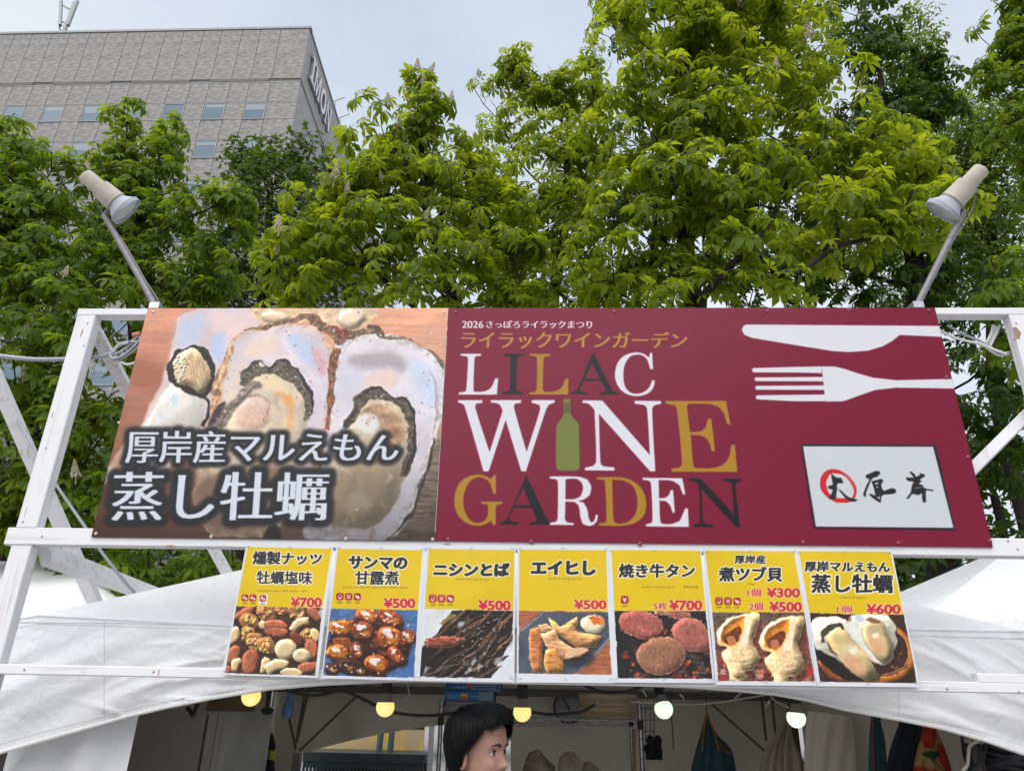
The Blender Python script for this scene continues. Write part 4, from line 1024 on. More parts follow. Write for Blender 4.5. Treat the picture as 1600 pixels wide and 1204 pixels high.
BC = at(484, 43, 39.0)                                    # top front corner of the building
BTOP = BC[2]
_f = at_z(0, 52.5, BTOP); FU = V(_f - BC); FU[2] = 0; FU /= np.linalg.norm(FU)      # along the front, to the left
_b = at_z(533, 203, BTOP); SU = V(_b - BC); SU[2] = 0; SU /= np.linalg.norm(SU)      # along the side, away
FN = V((FU[1], -FU[0], 0)); FN = FN if FN[1] < 0 else -FN
SN = V((-SU[1], SU[0], 0)); SN = SN if SN @ FU < 0 else -SN
def bz(px, py):
    """height on the front wall seen at a photo point"""
    d = ray(px, py); t = ((BC - EYE) @ FN) / (d @ FN); return (EYE + d * t)[2]
def su(px, py):
    """distance along and height on the side wall"""
    d = ray(px, py); t = ((BC - EYE) @ SN) / (d @ SN); P = EYE + d * t; return (P - BC) @ SU, P[2]

bld = thing('office_building', (BC[0], BC[1], 0), 'grey brick-tiled office block with square windows behind the trees', 'building')
def wall_box(mb, U, N, u0, u1, z0, z1, t0, t1):
    p = [BC * (1, 1, 0) + U * u + N * t for u, t in ((u0, t0), (u1, t0), (u1, t1), (u0, t1))]
    vs = [(q[0], q[1], z0) for q in p] + [(q[0], q[1], z1) for q in p]
    mb.add(vs, [(0, 3, 2, 1), (4, 5, 6, 7), (0, 1, 5, 4), (1, 2, 6, 5), (2, 3, 7, 6), (3, 0, 4, 7)])
    return mb
LF, LS = 36.0, 30.0
core = MB()
c0 = BC * (1, 1, 0)
q = [c0 - FN * 0.06 - SN * 0.06, c0 + FU * LF - FN * 0.06, c0 + FU * LF + SU * LS, c0 + SU * LS - SN * 0.06]
core.add([(a[0], a[1], 0) for a in q] + [(a[0], a[1], BTOP - 0.12) for a in q], [(3, 2, 1, 0), (4, 5, 6, 7), (0, 1, 5, 4), (1, 2, 6, 5), (2, 3, 7, 6), (3, 0, 4, 7)])
fixnorm(core.build('wall', M_JOINT, bld))
cop = MB(); wall_box(cop, FU, FN, -0.12, LF, BTOP - 0.12, BTOP + 0.08, -0.35, 0.07); wall_box(cop, SU, SN, 0.36, LS, BTOP - 0.12, BTOP + 0.08, -0.35, 0.07)
fixnorm(cop.build('coping', M_COPING, bld))

z_slot1, z_slot0 = bz(440, 122.5), bz(440, 128.2)
z_w1, z_w0 = bz(395, 159.5), bz(395, 186.3)
z_x1 = bz(380, 218)
STOREY = z_w1 - z_x1
WH = z_w1 - z_w0
cols = [(0.0, 2.16, False)]
u = 2.16
for i in range(22):
    w_ = 1.56 if i % 2 == 0 else 1.40
    cols.append((u, u + w_, i % 2 == 0)); u += w_
rows = [('top', z_slot1, BTOP - 0.12), ('mid', z_w1, z_slot0 - 0.02)]
for k in range(7):
    rows.append(('win', z_w0 - STOREY * k, z_w1 - STOREY * k)); rows.append(('span', z_w1 - STOREY * (k + 1), z_w0 - STOREY * k))
_cache = {}
def panel(U, N, u0, u1, z0, z1, m, name='panel'):
    key = (round(u1 - u0, 3), round(z1 - z0, 3), m.name, N is FN)
    if key not in _cache:
        w_, h_ = u1 - u0, z1 - z0; j = 0.011
        P = [U * a - N * 0.06 for a in (j, w_ - j)]; Q = [U * a for a in (j + .01, w_ - j - .01)]
        vs = [P[0] + (0, 0, j), P[1] + (0, 0, j), P[1] + (0, 0, h_ - j), P[0] + (0, 0, h_ - j), Q[0] + (0, 0, j + .01), Q[1] + (0, 0, j + .01), Q[1] + (0, 0, h_ - j - .01), Q[0] + (0, 0, h_ - j - .01)]
        fs = [(4, 5, 6, 7), (0, 1, 5, 4), (1, 2, 6, 5), (2, 3, 7, 6), (3, 0, 4, 7)]
        me = raw_mesh(name, vs, fs, m)
        uv = me.uv_layers.new(name='UVMap')
        for lp in me.loops:
            c = V(me.vertices[lp.vertex_index].co); uv.data[lp.index].uv = (c @ U, c[2])
        me.validate()
        _cache[key] = me
    o = put(bpy.data.objects.new(name, _cache[key]), bld)
    p = c0 + U * u0; o.location = (p[0] - BC[0], p[1] - BC[1], z0)
    return o
M_BLIND = mat('pale_blind', (.17, .21, .24), .3, .4, 0, .05, 3)
def window(u0, u1, z0, z1):
    fr = MB(); e = 0.07
    for a, b, c, d in ((u0, u0 + e, z0, z1), (u1 - e, u1, z0, z1), (u0 + e, u1 - e, z0, z0 + e), (u0 + e, u1 - e, z1 - e, z1)):
        wall_box(fr, FU, FN, a, b, c, d, -0.055, 0.0)
    f = fixnorm(fr.build('window', M_ALU, bld))
    si = MB(); wall_box(si, FU, FN, u0 - .03, u1 + .03, z0 - .05, z0 - .002, -.05, .06); fixnorm(si.build('sill', M_COPING, f))
    bl_ = (z1 - z0) * ((int(u0 * 7 + z0 * 3) * 37 % 10) / 10 * .55)
    if bl_ > .15:
        bd = MB(); wall_box(bd, FU, FN, u0 + e + .01, u1 - e - .01, z1 - e - bl_, z1 - e - .01, -.034, -.030); fixnorm(bd.build('blind', M_BLIND, f))
    pn = MB(); wall_box(pn, FU, FN, u0 + e, u1 - e, z0 + e, z1 - e, -0.050, -0.035)
    fixnorm(pn.build('pane', M_GLASS, f))
for kind, za, zb in rows:
    for (ua, ub, isw) in cols:
        if kind == 'win' and isw: window(ua + .02, ub - .02, za + .02, zb - .02)
        else: panel(FU, FN, ua, ub, za, zb, M_BRICK)
# air slots under the parapet band
sl = MB(); wall_box(sl, FU, FN, 0.0, LF, z_slot0, z_slot0 + 0.09, -0.055, -0.004)
fixnorm(sl.build('string_course', M_COPING, bld))
uu = 2.3
while uu < LF - 5:
    gr = MB(); wall_box(gr, FU, FN, uu, uu + 4.4, z_slot0 + 0.10, z_slot1 - 0.02, -0.055, 0.02)
    fixnorm(gr.build('louvre', mat('louvre_brown', (0.10, 0.085, 0.075), 0.6) if 'louvre_brown' not in bpy.data.materials else bpy.data.materials['louvre_brown'], bld)); uu += 5.9
# side wall
zs1, zs0 = z_slot1, z_slot0
for i in range(15):
    ua, ub = i * 2.0 + (0.0), (i + 1) * 2.0
    panel(SU, SN, ua, ub, zs1, BTOP - 0.12, M_SIDE)
    for k in range(3):
        panel(SU, SN, ua, ub, zs0 - 7 * (k + 1), zs0 - 7 * k - 0.08, M_SIDE)
sl = MB(); wall_box(sl, SU, SN, 0.0, LS, zs0 - .02, zs0 + 0.16, -0.055, -0.03)
fixnorm(sl.build('string_course', M_COPING, bld))

# raised white letters high on the side wall
M_LETTER = mat('white_sign_letter', (0.62, 0.62, 0.62), 0.4, 0.4, 0, 0.03)
M_LETEDGE = mat('letter_return', (0.22, 0.21, 0.22), 0.5)
sgn = thing('building_sign', BC + SU * 3 + (0, 0, -4), 'row of big white raised letters along the side wall of the grey building', 'sign')
(ua, za1) = su(486, 86); (_, za0) = su(483, 104)
LH = 2.3
(ub, zb1) = su(520, 172)
LZ = za1 - LH
lets = {'I': [[(0, 0), (1, 0), (1, .12), (.72, .16), (.72, .84), (1, .88), (1, 1), (0, 1), (0, .88), (.28, .84), (.28, .16), (0, .12)]],
        'M': [[(0, 0), (.3, 0), (.3, .1), (.22, .13), (.22, .75), (.45, 0), (.55, 0), (.78, .75), (.78, .13), (.7, .1), (.7, 0), (1, 0), (1, .1), (.95, .13), (.95, .87), (1, .9), (1, 1), (.76, 1), (.5, .3), (.24, 1), (0, 1), (0, .9), (.07, .87), (.07, .13), (0, .1)]],
        'O': None,
        'N': [[(0, 0), (.32, 0), (.32, .1), (.22, .13), (.22, .72), (.78, 0), (.92, 0), (.92, .87), (1, .9), (1, 1), (.68, 1), (.68, .9), (.78, .87), (.78, .3), (.22, 1), (0, 1), (0, .9), (.08, .87), (.08, .13), (0, .1)]]}
span = ub - ua
def letter3d(ch, u0, w_):
    outl = []
    if ch == 'O':
        n = 28; ring = []
        for rr, th in ((1.0, 1.0), (0.46, 0.66)):
            ring.append([(.5 + .5 * rr * math.cos(2 * math.pi * i / n), .5 + .5 * th * math.sin(2 * math.pi * i / n)) for i in range(n)])
        mb = MB(); me_ = MB()
        P = lambda a, b, t: c0 + SU * (u0 + a * w_) + SN * t + (0, 0, LZ + b * LH)
        A, B = ring
        vs = [P(*a, .24) for a in A] + [P(*b, .24) for b in B]
        mb.add(vs, [(i, (i + 1) % n, n + (i + 1) % n, n + i) for i in range(n)])
        for R in ring: me_.add([P(*a, .238) for a in R] + [P(*a, .05) for a in R], [(i, (i + 1) % n, n + (i + 1) % n, n + i) for i in range(n)])
    else:
        mb = MB(); me_ = MB(); R = lets[ch][0]; n = len(R)
        P = lambda a, b, t: c0 + SU * (u0 + a * w_) + SN * t + (0, 0, LZ + b * LH)
        mb.add([P(*a, .24) for a in R], [tuple(range(n))])
        me_.add([P(*a, .238) for a in R] + [P(*a, .05) for a in R], [(i, (i + 1) % n, n + (i + 1) % n, n + i) for i in range(n)])
    o = fixnorm(mb.build('letter', M_LETTER, sgn))
    fixnorm(me_.build('letter_return', M_LETEDGE, o))
wI, wM, wO, wN = .13, .30, .27, .24
x_ = ua
for ch, w_ in (('I', .14), ('M', .27), ('O', .25), ('N', .24)):
    letter3d(ch, x_, span * w_ * .92); x_ += span * w_

# roof antennas
M_ANT = mat('antenna_grey', (0.30, 0.30, 0.32), 0.5, 0.4, 0.2)
ap = at_z(100, 50, BTOP) + V((0, 1.0, 0))
ant = thing('rooftop_antenna', ap, 'pair of slim grey mobile phone antenna panels on the roof at the top left', 'antenna')
def roofpt(px, py): return at(px, py, ap[1])
MB().tube([roofpt(99.5, 56), roofpt(102, 43), roofpt(105, 36)], .16, 8).build('mast', M_ANT, ant)
MB().tube([roofpt(95.6, 1.5), roofpt(94, 40)], .13, 10).build('antenna_panel', M_ANT, ant)
MB().tube([roofpt(120.8, 2), roofpt(106, 40)], .15, 10).build('antenna_panel', M_ANT, ant)
MB().tube([roofpt(116, 4.5), roofpt(105, 37)], .13, 10).build('antenna_panel', M_ANT, ant)
MB().tube([roofpt(98.5, 8.5), roofpt(112, 15.5)], .05, 6).tube([roofpt(99, 10), roofpt(111, 16.5)], .04, 6).build('upper_bracket', M_ANT, ant)
MB().tube([roofpt(96.5, 33), roofpt(106, 39)], .07, 6).build('lower_bracket', M_ANT, ant)
MB().tube(catmull([roofpt(94, 40), roofpt(93, 44), roofpt(95, 49), roofpt(97, 56)]), .05, 6).build('feed_cable', M_BLACK, ant)
for (x0, y0, x1, y1, bx, by, l) in ((522, 158, 539, 152, 523, 168, 'upper small aerial on the edge of the roof of the grey building'), (530, 184, 547, 178, 530, 196, 'lower small aerial on the edge of the roof of the grey building')):
    Yd = BC[1] + (12 if by < 180 else 15)
    a_ = thing('roof_aerial', at(bx, by, Yd), l, 'aerial', 'small aerials on the far roof edge')
    MB().tube([at(bx, by + 6, Yd), at(x0 + 2, y0, Yd)], .05, 6).build('mast', M_ANT, a_)
    MB().tube([at(x0 - 2, y0 + 1, Yd), at(x1, y1, Yd)], .045, 6).build('boom', M_ANT, a_)

# ------------------------------------------------------------------ white tents
def fabric_mat(name, col, trans=0.18, wr=1.0):
    m, n, l, p = new_mat(name)
    t = n.new('ShaderNodeTexCoord')
    sp = n.new('ShaderNodeTexNoise'); sp.inputs['Scale'].default_value = 160; sp.inputs['Detail'].default_value = 2
    l.new(t.outputs['Object'], sp.inputs['Vector'])
    r = n.new('ShaderNodeValToRGB'); r.color_ramp.elements[0].position = .25; r.color_ramp.elements[0].color = (*(np.array(col) * .90), 1); r.color_ramp.elements[1].position = .42; r.color_ramp.elements[1].color = (*col, 1)
    l.new(sp.outputs['Fac'], r.inputs['Fac'])
    d = n.new('ShaderNodeTexNoise'); d.inputs['Scale'].default_value = 2.2; d.inputs['Detail'].default_value = 6; d.inputs['Roughness'].default_value = .6
    l.new(t.outputs['Object'], d.inputs['Vector'])
    r2 = n.new('ShaderNodeValToRGB'); r2.color_ramp.elements[0].position = .3; r2.color_ramp.elements[0].color = (.90, .885, .86, 1); r2.color_ramp.elements[1].position = .6; r2.color_ramp.elements[1].color = (1, 1, 1, 1)
    l.new(d.outputs['Fac'], r2.inputs['Fac'])
    mm = n.new('ShaderNodeMix'); mm.data_type = 'RGBA'; mm.blend_type = 'MULTIPLY'; mm.inputs[0].default_value = 1
    l.new(r.outputs['Color'], mm.inputs[6]); l.new(r2.outputs['Color'], mm.inputs[7]); l.new(mm.outputs[2], p.inputs['Base Color'])
    w = n.new('ShaderNodeTexNoise'); w.inputs['Scale'].default_value = 9; w.inputs['Detail'].default_value = 5; w.inputs['Distortion'].default_value = 1.2
    l.new(t.outputs['Object'], w.inputs['Vector'])
    vo = n.new('ShaderNodeTexVoronoi'); vo.feature = 'DISTANCE_TO_EDGE'; vo.inputs['Scale'].default_value = 5.5
    wv = n.new('ShaderNodeMix'); wv.data_type = 'RGBA'; wv.inputs[0].default_value = .22
    w2 = n.new('ShaderNodeTexNoise'); w2.inputs['Scale'].default_value = 6; w2.inputs['Detail'].default_value = 3
    l.new(t.outputs['Object'], w2.inputs['Vector']); l.new(t.outputs['Object'], wv.inputs[6]); l.new(w2.outputs['Color'], wv.inputs[7]); l.new(wv.outputs[2], vo.inputs['Vector'])
    cr_ = n.new('ShaderNodeMapRange'); cr_.inputs['From Max'].default_value = .10; cr_.inputs['To Min'].default_value = .16; cr_.inputs['To Max'].default_value = 0.0
    l.new(vo.outputs['Distance'], cr_.inputs['Value'])
    ad = n.new('ShaderNodeMath'); ad.operation = 'ADD'; l.new(w.outputs['Fac'], ad.inputs[0]); l.new(cr_.outputs['Result'], ad.inputs[1])
    bn = n.new('ShaderNodeBump'); bn.inputs['Strength'].default_value = .44 * wr; bn.inputs['Distance'].default_value = .02
    l.new(ad.outputs['Value'], bn.inputs['Height']); l.new(bn.outputs['Normal'], p.inputs['Normal'])
    p.inputs['Roughness'].default_value = .55; p.inputs['Specular IOR Level'].default_value = .35
    tr = n.new('ShaderNodeBsdfTranslucent'); l.new(mm.outputs[2], tr.inputs['Color'])
    mx = n.new('ShaderNodeMixShader'); mx.inputs[0].default_value = trans
    l.new(p.outputs['BSDF'], mx.inputs[1]); l.new(tr.outputs['BSDF'], mx.inputs[2]); l.new(mx.outputs['Shader'], n['Material Output'].inputs['Surface'])
    return m
M_TENT = fabric_mat('white_tent_fabric', (0.81, 0.81, 0.82), 0.06)
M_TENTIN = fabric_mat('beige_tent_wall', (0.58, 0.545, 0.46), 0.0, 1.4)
M_WEB = mat('white_piping', (0.72, 0.71, 0.69), 0.7, 0.3, 0, .1, 200, bump=.4, bscale=300)

TY = 2.78                                              # front of the stall's tent
ev = at(360, 976, TY)[2]                               # eaves height
XL, XR = at(12, 968, TY)[0], at(1640, 985, TY)[0]
PK = V(((XL + XR) / 2, TY + 1.45, at(800, 792, TY + 1.45)[2]))
YB = TY + 2.9
stall = thing('stall_tent', ((XL + XR) / 2, TY + 1.45, 0), 'white pop-up tent with an arched front curtain behind the menu posters', 'tent')
def roof_face(a, b, apex, n=18, sag=.05, seed=0):
    P = []
    for i in range(n + 1):
        t = i / n; row = []
        for j in range(n + 1):
            s_ = j / n
            e = V(a) * (1 - s_) + V(b) * s_
            p = e * (1 - t) + V(apex) * t
            p[2] -= sag * 4 * t * (1 - t) * (1 - abs(2 * s_ - 1) ** 3) + .006 * math.sin(s_ * 40 + t * 9 + seed) * (1 - t) * (1 - abs(2 * s_ - 1))
            row.append(p)
        P.append(row)
    return P
cn = [(XL, TY, ev), (XR, TY, ev), (XR, YB, ev), (XL, YB, ev)]
can = MB()
for i in range(4): can.grid(roof_face(cn[i], cn[(i + 1) % 4], PK, seed=i))
can.build('canopy', M_TENT, stall)

edge_px = [(-60, 1186), (0, 1175), (60, 1158), (130, 1138), (200, 1118), (260, 1104), (330, 1090), (420, 1075), (500, 1068), (600, 1063), (700, 1061), (800, 1061), (900, 1064), (1000, 1068), (1080, 1072), (1150, 1077), (1210, 1083), (1260, 1092), (1320, 1107), (1400, 1122), (1470, 1136), (1540, 1156), (1600, 1177), (1680, 1200)]
ex = np.array([e[0] for e in edge_px], float); ey = np.array([e[1] for e in edge_px], float)
NC, NR = 300, 44
def fold(px, py):
    """creases of the gathered curtain: diagonal pulls towards the corners"""
    h = 0.0
    side = -1 if px < 820 else 1
    d = (px - 820) * side
    # long diagonal pulls
    s_ = (px * side * -1) * 0.62 + py * 1.0 if side > 0 else px * 0.62 + py
    if side < 0:
        t = px * .55 + (py - 960)
        for c_, w_, a_ in ((60, 26, .010), (130, 34, .026), (235, 30, .022), (330, 26, .012), (420, 30, .010)):
            h += a_ * math.exp(-((t - c_ - 14 * math.sin(px * .013)) / w_) ** 2)
        h += .006 * math.sin(t * .11 + 1.3 * math.sin(py * .03))
    else:
        t = (px - 1400) * .42 - (py - 985)
        for c_, w_, a_ in ((-130, 24, .020), (-70, 18, .016), (-20, 20, .018), (30, 16, .012), (70, 22, .010)):
            h += a_ * math.exp(-((t - c_ - 10 * math.sin(px * .017)) / w_) ** 2)
        h += .004 * math.sin(t * .16 + 1.1 * math.sin(py * .04))
    return .55 * h * min(1.0, d / 240.0)
_rsv = np.random.RandomState(4)
crease = [(_rsv.uniform(180, 420), _rsv.uniform(1045, 1120), _rsv.uniform(30, 90), _rsv.uniform(-.5, .5), _rsv.uniform(3, 6), _rsv.uniform(.004, .009)) for _ in range(16)] + \
         [(_rsv.uniform(250, 400), _rsv.uniform(960, 1040), _rsv.uniform(20, 60), _rsv.uniform(-.9, .3), _rsv.uniform(3, 6), _rsv.uniform(.003, .006)) for _ in range(12)] + \
         [(_rsv.uniform(1420, 1600), _rsv.uniform(990, 1060), _rsv.uniform(30, 80), _rsv.uniform(.2, .7), _rsv.uniform(3, 7), _rsv.uniform(.003, .007)) for _ in range(12)] + \
         [(_rsv.uniform(1250, 1600), _rsv.uniform(1090, 1150), _rsv.uniform(40, 90), _rsv.uniform(.1, .5), _rsv.uniform(4, 8), _rsv.uniform(.004, .008)) for _ in range(10)]
def cre(px, py):
    h = 0.0
    for cx, cy, L_, sl_, w_, a_ in crease:
        dx = px - cx
        if abs(dx) > 2 * L_: continue
        dy = py - cy - sl_ * dx - .0015 * dx * dx
        h += 1.5 * a_ * math.exp(-(dx / L_) ** 2) * math.exp(-(dy / (w_ if dy > 0 else w_ * .45)) ** 2)
    return h
val = []
pxs = np.linspace(-58, 1678, NC)
# eaves and lower edge measured on the plane of the curtain, then shaped in depth
for i in range(NR):
    t = i / (NR - 1); row = []
    for px in pxs:
        e0 = np.interp(px, [-58, 12, 60, 360, 820, 1430, 1600, 1678], [985, 968, 960, 976, 981, 982, 985, 990])
        e1 = np.interp(px, ex, ey)
        py = e0 * (1 - t) + e1 * t
        k = math.sin(math.pi * min(1, t)) * .5 + .5 * t
        Yv = TY + .004 + .05 * t * t - (fold(px, py) * (0.35 + .65 * min(1, t * 2)) + cre(px, py)) * min(1.0, t * 4)
        row.append(at(px, py, Yv))
    val.append(row)
MB().grid(val).build('curtain', M_TENT, stall)
MB().tube([V(p) + (0, -.004, 0) for p in val[-1]], .0075, 6).build('piping', M_WEB, stall)
# rounded corner strip where canopy meets curtain
MB().tube([V(p) + (0, .002, -.002) for p in val[0]], .006, 6).build('eaves_hem', M_TENT, stall)
for r_ in (NR - 4, 3):
    MB().tube([V(p) + (0, -.0005, 0) for p in val[r_]], .0016, 4).build('stitched_seam', M_TENT, stall)
for c_i in (38, 252):
    MB().tube([V(val[i][c_i]) + (0, -.0006, 0) for i in range(NR)], .0018, 4).build('stitched_seam', M_TENT, stall)
# side curtain at the left, side walls, back wall
sc = []
for i in range(14):
    z_ = ev - .02 - (ev - .05) * i / 13; row = []
    for j in range(30):
        x_ = XL - .05 + (at(204, 1160, TY + .16)[0] - XL + .05) * j / 29
        if i: pass
        row.append((x_ , TY + .16 + .02 * math.sin(j * .5 + i * .22) + .012 * math.sin(j * .23), z_))
    sc.append(row)
MB().grid(sc).build('side_curtain', M_TENT, stall)
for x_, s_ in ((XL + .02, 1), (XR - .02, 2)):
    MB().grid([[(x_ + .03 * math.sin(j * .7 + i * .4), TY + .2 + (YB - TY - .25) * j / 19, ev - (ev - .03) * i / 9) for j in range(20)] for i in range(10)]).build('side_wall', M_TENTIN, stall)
bx0, bx1 = at(462, 1150, YB - .04)[0], at(806, 1150, YB - .04)[0]
def back_low(x):
    """lower edge of the rolled-up part of the back wall"""
    a, b = at(455, 1180, YB)[2], at(790, 1126, YB)[2]
    t = (x - bx0) / (bx1 - bx0)
    if t < 0 or t > 1: return .03
    return a + (b - a) * (1 - (1 - t) ** 1.9)
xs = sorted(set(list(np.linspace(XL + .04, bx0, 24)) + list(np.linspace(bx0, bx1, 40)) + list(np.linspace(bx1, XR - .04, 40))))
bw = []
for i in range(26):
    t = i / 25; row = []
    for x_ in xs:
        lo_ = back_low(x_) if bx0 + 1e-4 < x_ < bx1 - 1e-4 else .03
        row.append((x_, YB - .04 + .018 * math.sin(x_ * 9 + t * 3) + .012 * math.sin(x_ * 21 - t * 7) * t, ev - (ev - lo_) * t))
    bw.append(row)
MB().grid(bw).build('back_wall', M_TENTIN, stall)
# frame of the tent: legs, eaves bars, scissor arms
for x_ in (XL + .05, XR - .05):
    for y_ in (TY + .08, YB - .08):
        MB().box((x_ - .018, y_ - .018, 0.004), (x_ + .018, y_ + .018, ev - .03)).build('leg', M_DARKSTEEL, stall)
MB().beam((XL + .07, YB - .09, ev + .015), (XR - .07, YB - .09, ev + .015), .03, .03).build('back_bar', M_DARKSTEEL, stall)
bz_ = at(600, 1077, YB - .12)[2]
MB().beam((XL + .07, YB - .12, bz_), (XR - .07, YB - .12, bz_), .045, .05).build('eaves_bar', M_DARKSTEEL, stall)
arm = lambda a, b, w_=.022, Yd=0: MB().beam(at(*a, YB - .16 - Yd), at(*b, YB - .16 - Yd), w_, .012).build('scissor_arm', M_DARKSTEEL, stall)
arm((556, 1088), (468, 1172)); arm((1108, 1096), (1194, 1172)); arm((476, 1084), (463, 1160), .028, .1); arm((482, 1080), (466, 1150), .02, .06); arm((452, 1122), (462, 1170), .02, .14)
arm((1190, 1090), (1197, 1156), .022, .2); arm((1206, 1088), (1212, 1150), .022, .25)
cl_ = at(464, 1190, YB - .3)
MB().box((cl_[0] - .025, YB - .33, .004), (cl_[0] + .025, YB - .28, at(464, 1176, YB - .3)[2])).build('inner_leg', M_STEEL, stall)

def pyramid_tent(pxl, pxr, apex, Yd, label, zdrop=.42, tint=M_TENT):
    a, b = at(*pxl, Yd), at(*pxr, Yd)
    z_ = (a[2] + b[2]) / 2; D = abs(b[0] - a[0])
    t = thing('neighbour_tent', ((a[0] + b[0]) / 2, Yd + D / 2, 0), label, 'tent', 'neighbouring white tents')
    ap_ = V(((a[0] + b[0]) / 2, Yd + D / 2, apex))
    c4 = [(a[0], Yd, z_), (b[0], Yd, z_), (b[0], Yd + D, z_), (a[0], Yd + D, z_)]
    mb = MB()
    for i in range(4): mb.grid(roof_face(c4[i], c4[(i + 1) % 4], ap_, 14, .09, i))
    mb.build('canopy', tint, t)
    mb = MB()
    for i in range(4):
        p, q_ = V(c4[i]), V(c4[(i + 1) % 4])
        mb.grid([[p * (1 - s_) + q_ * s_ - (0, 0, zdrop * r_) for s_ in np.linspace(0, 1, 12)] for r_ in (0, .5, 1)])
    mb.build('valance', tint, t)
    for c_ in c4:
        MB().box((c_[0] - .02, c_[1] - .02, .004), (c_[0] + .02, c_[1] + .02, z_ - .02)).build('leg', M_STEEL, t)
    return t
# neighbouring tents: the roof edges seen left and right of the stall
def slope_tent(name_label, hip, Yd, side):
    """pyramid tent whose near hip passes through two photo points; side +1: rises to the right"""
    a, b = at(*hip[0], Yd), at(*hip[1], Yd + .55)
    d = b - a
    D = 5.0; apex = a + d * ((D / 2) / abs(d[0]))
    eave = a[2]
    x0 = a[0]; x1 = a[0] + side * D
    t = thing('neighbour_tent', ((x0 + x1) / 2, Yd + D / 2, 0), name_label, 'tent')
    ap_ = V(((x0 + x1) / 2, Yd + D / 2, apex[2]))
    c4 = [(x0, Yd, eave), (x1, Yd, eave), (x1, Yd + D, eave), (x0, Yd + D, eave)]
    mb = MB()
    for i in range(4): mb.grid(roof_face(c4[i], c4[(i + 1) % 4], ap_, 14, .015, i))
    mb.build('canopy', M_TENT, t)
    for i in range(4):
        p, q_ = V(c4[i]), V(c4[(i + 1) % 4])
        MB().grid([[p * (1 - s_) + q_ * s_ - (0, 0, .3 * r_) + V((0, .01 * math.sin(30 * s_) * r_, 0)) for s_ in np.linspace(0, 1, 40)] for r_ in (0, .5, 1)]).build('valance', M_TENT, t)
    for c_ in c4:
        MB().box((c_[0] - .02, c_[1] - .02, .004), (c_[0] + .02, c_[1] + .02, eave - .01)).build('leg', M_STEEL, t)
    return t
slope_tent('white peaked tent roof rising behind the stall at the right edge', [(1440, 967), (1600, 875)], 6.2, 1)
slope_tent('white peaked tent roof rising behind the stall at the left edge', [(210, 980), (0, 851)], 6.2, -1)

# ------------------------------------------------------------------ timber frame that carries the signs
FY = SIGN_Y + 0.007                                      # front of the timbers
frame = thing('sign_frame', (0, FY, 0), 'white painted timber frame carrying the wide sign and the menu posters', 'timber frame')
fx0, fx1 = at(121, 487, FY)[0], at(1608, 487, FY)[0]
ztop = at(180, 481.5, FY)[2]
D_ = .045
def rail(z0, z1, x0, x1, y0=FY, dep=D_, name='rail', m=None):
    MB().beam((x0, y0 + dep / 2, (z0 + z1) / 2), (x1, y0 + dep / 2, (z0 + z1) / 2), dep, z1 - z0).build(name, m or WOOD_X, frame)
pw = .078
rail(ztop - .030, ztop, fx0, fx1 + .01, dep=.05)
zb1, zb0 = at(80, 824, FY)[2], at(80, 851, FY)[2]
rail(zb0, zb1, at(9, 838, FY)[0], fx1 + .03, dep=.05)
zl1, zl0 = at(180, 1040, FY)[2], at(180, 1056, FY)[2]
rail(zl0, zl1, fx0 - .25, fx1 + .25)
for xa, xb in ((fx0 + .002, fx0 + pw), (fx1 - pw, fx1 - .002)):
    MB().beam(((xa + xb) / 2, FY + .0225, zb1 + .001), ((xa + xb) / 2, FY + .0225, ztop - .031), xb - xa, D_, up=(0, 1, 0)).build('post', WOOD_Z, frame)
    MB().beam(((xa + xb) / 2, FY + .026, .004), ((xa + xb) / 2, FY + .026, zb0 - .001), xb - xa, D_, up=(0, 1, 0)).build('post', WOOD_Z, frame)
def brace(a, Ya, b, Yb, w=.045, h=.04, ext=0.0):
    p, q_ = at(*a, Ya), at(*b, Yb); d = (q_ - p) * ext
    MB().beam(p, q_ + d, h, w, up=(0, -1, .3)).build('brace', WOOD_Z, frame)
brace((146, 512), FY + .085, (354, 894), 3.75, .056, .045, ext=.06)
brace((-50, 492), FY + .10, (146, 935), 3.2, .068, .045, ext=.06)
brace((70, 866), FY + .09, (222, 922), 3.55, .075, .04, ext=.25)
brace((1625, 628), FY + .10, (1440, 812), FY + .10)
# short packing piece nailed over the lower rail at the right
xk = at(1528, 1060, FY)[0]
zk0, zk1 = at(1570, 1068, FY)[2] + .002, at(1570, 1052, FY)[2]
MB().beam((xk, FY + .02, (zk0 + zk1) / 2), (fx1 + .2, FY + .02, (zk0 + zk1) / 2), .04, zk1 - zk0).build('packing_piece', WOOD_X, frame)
# backing strips for the boards
for px in (420, 700, 1000, 1290):
    x_ = at(px, 660, FY)[0]
    MB().beam((x_, FY + .021, zb1 + .001), (x_, FY + .021, ztop - .031), .045, .04, up=(0, 1, 0)).build('upright', WOOD_Z, frame)

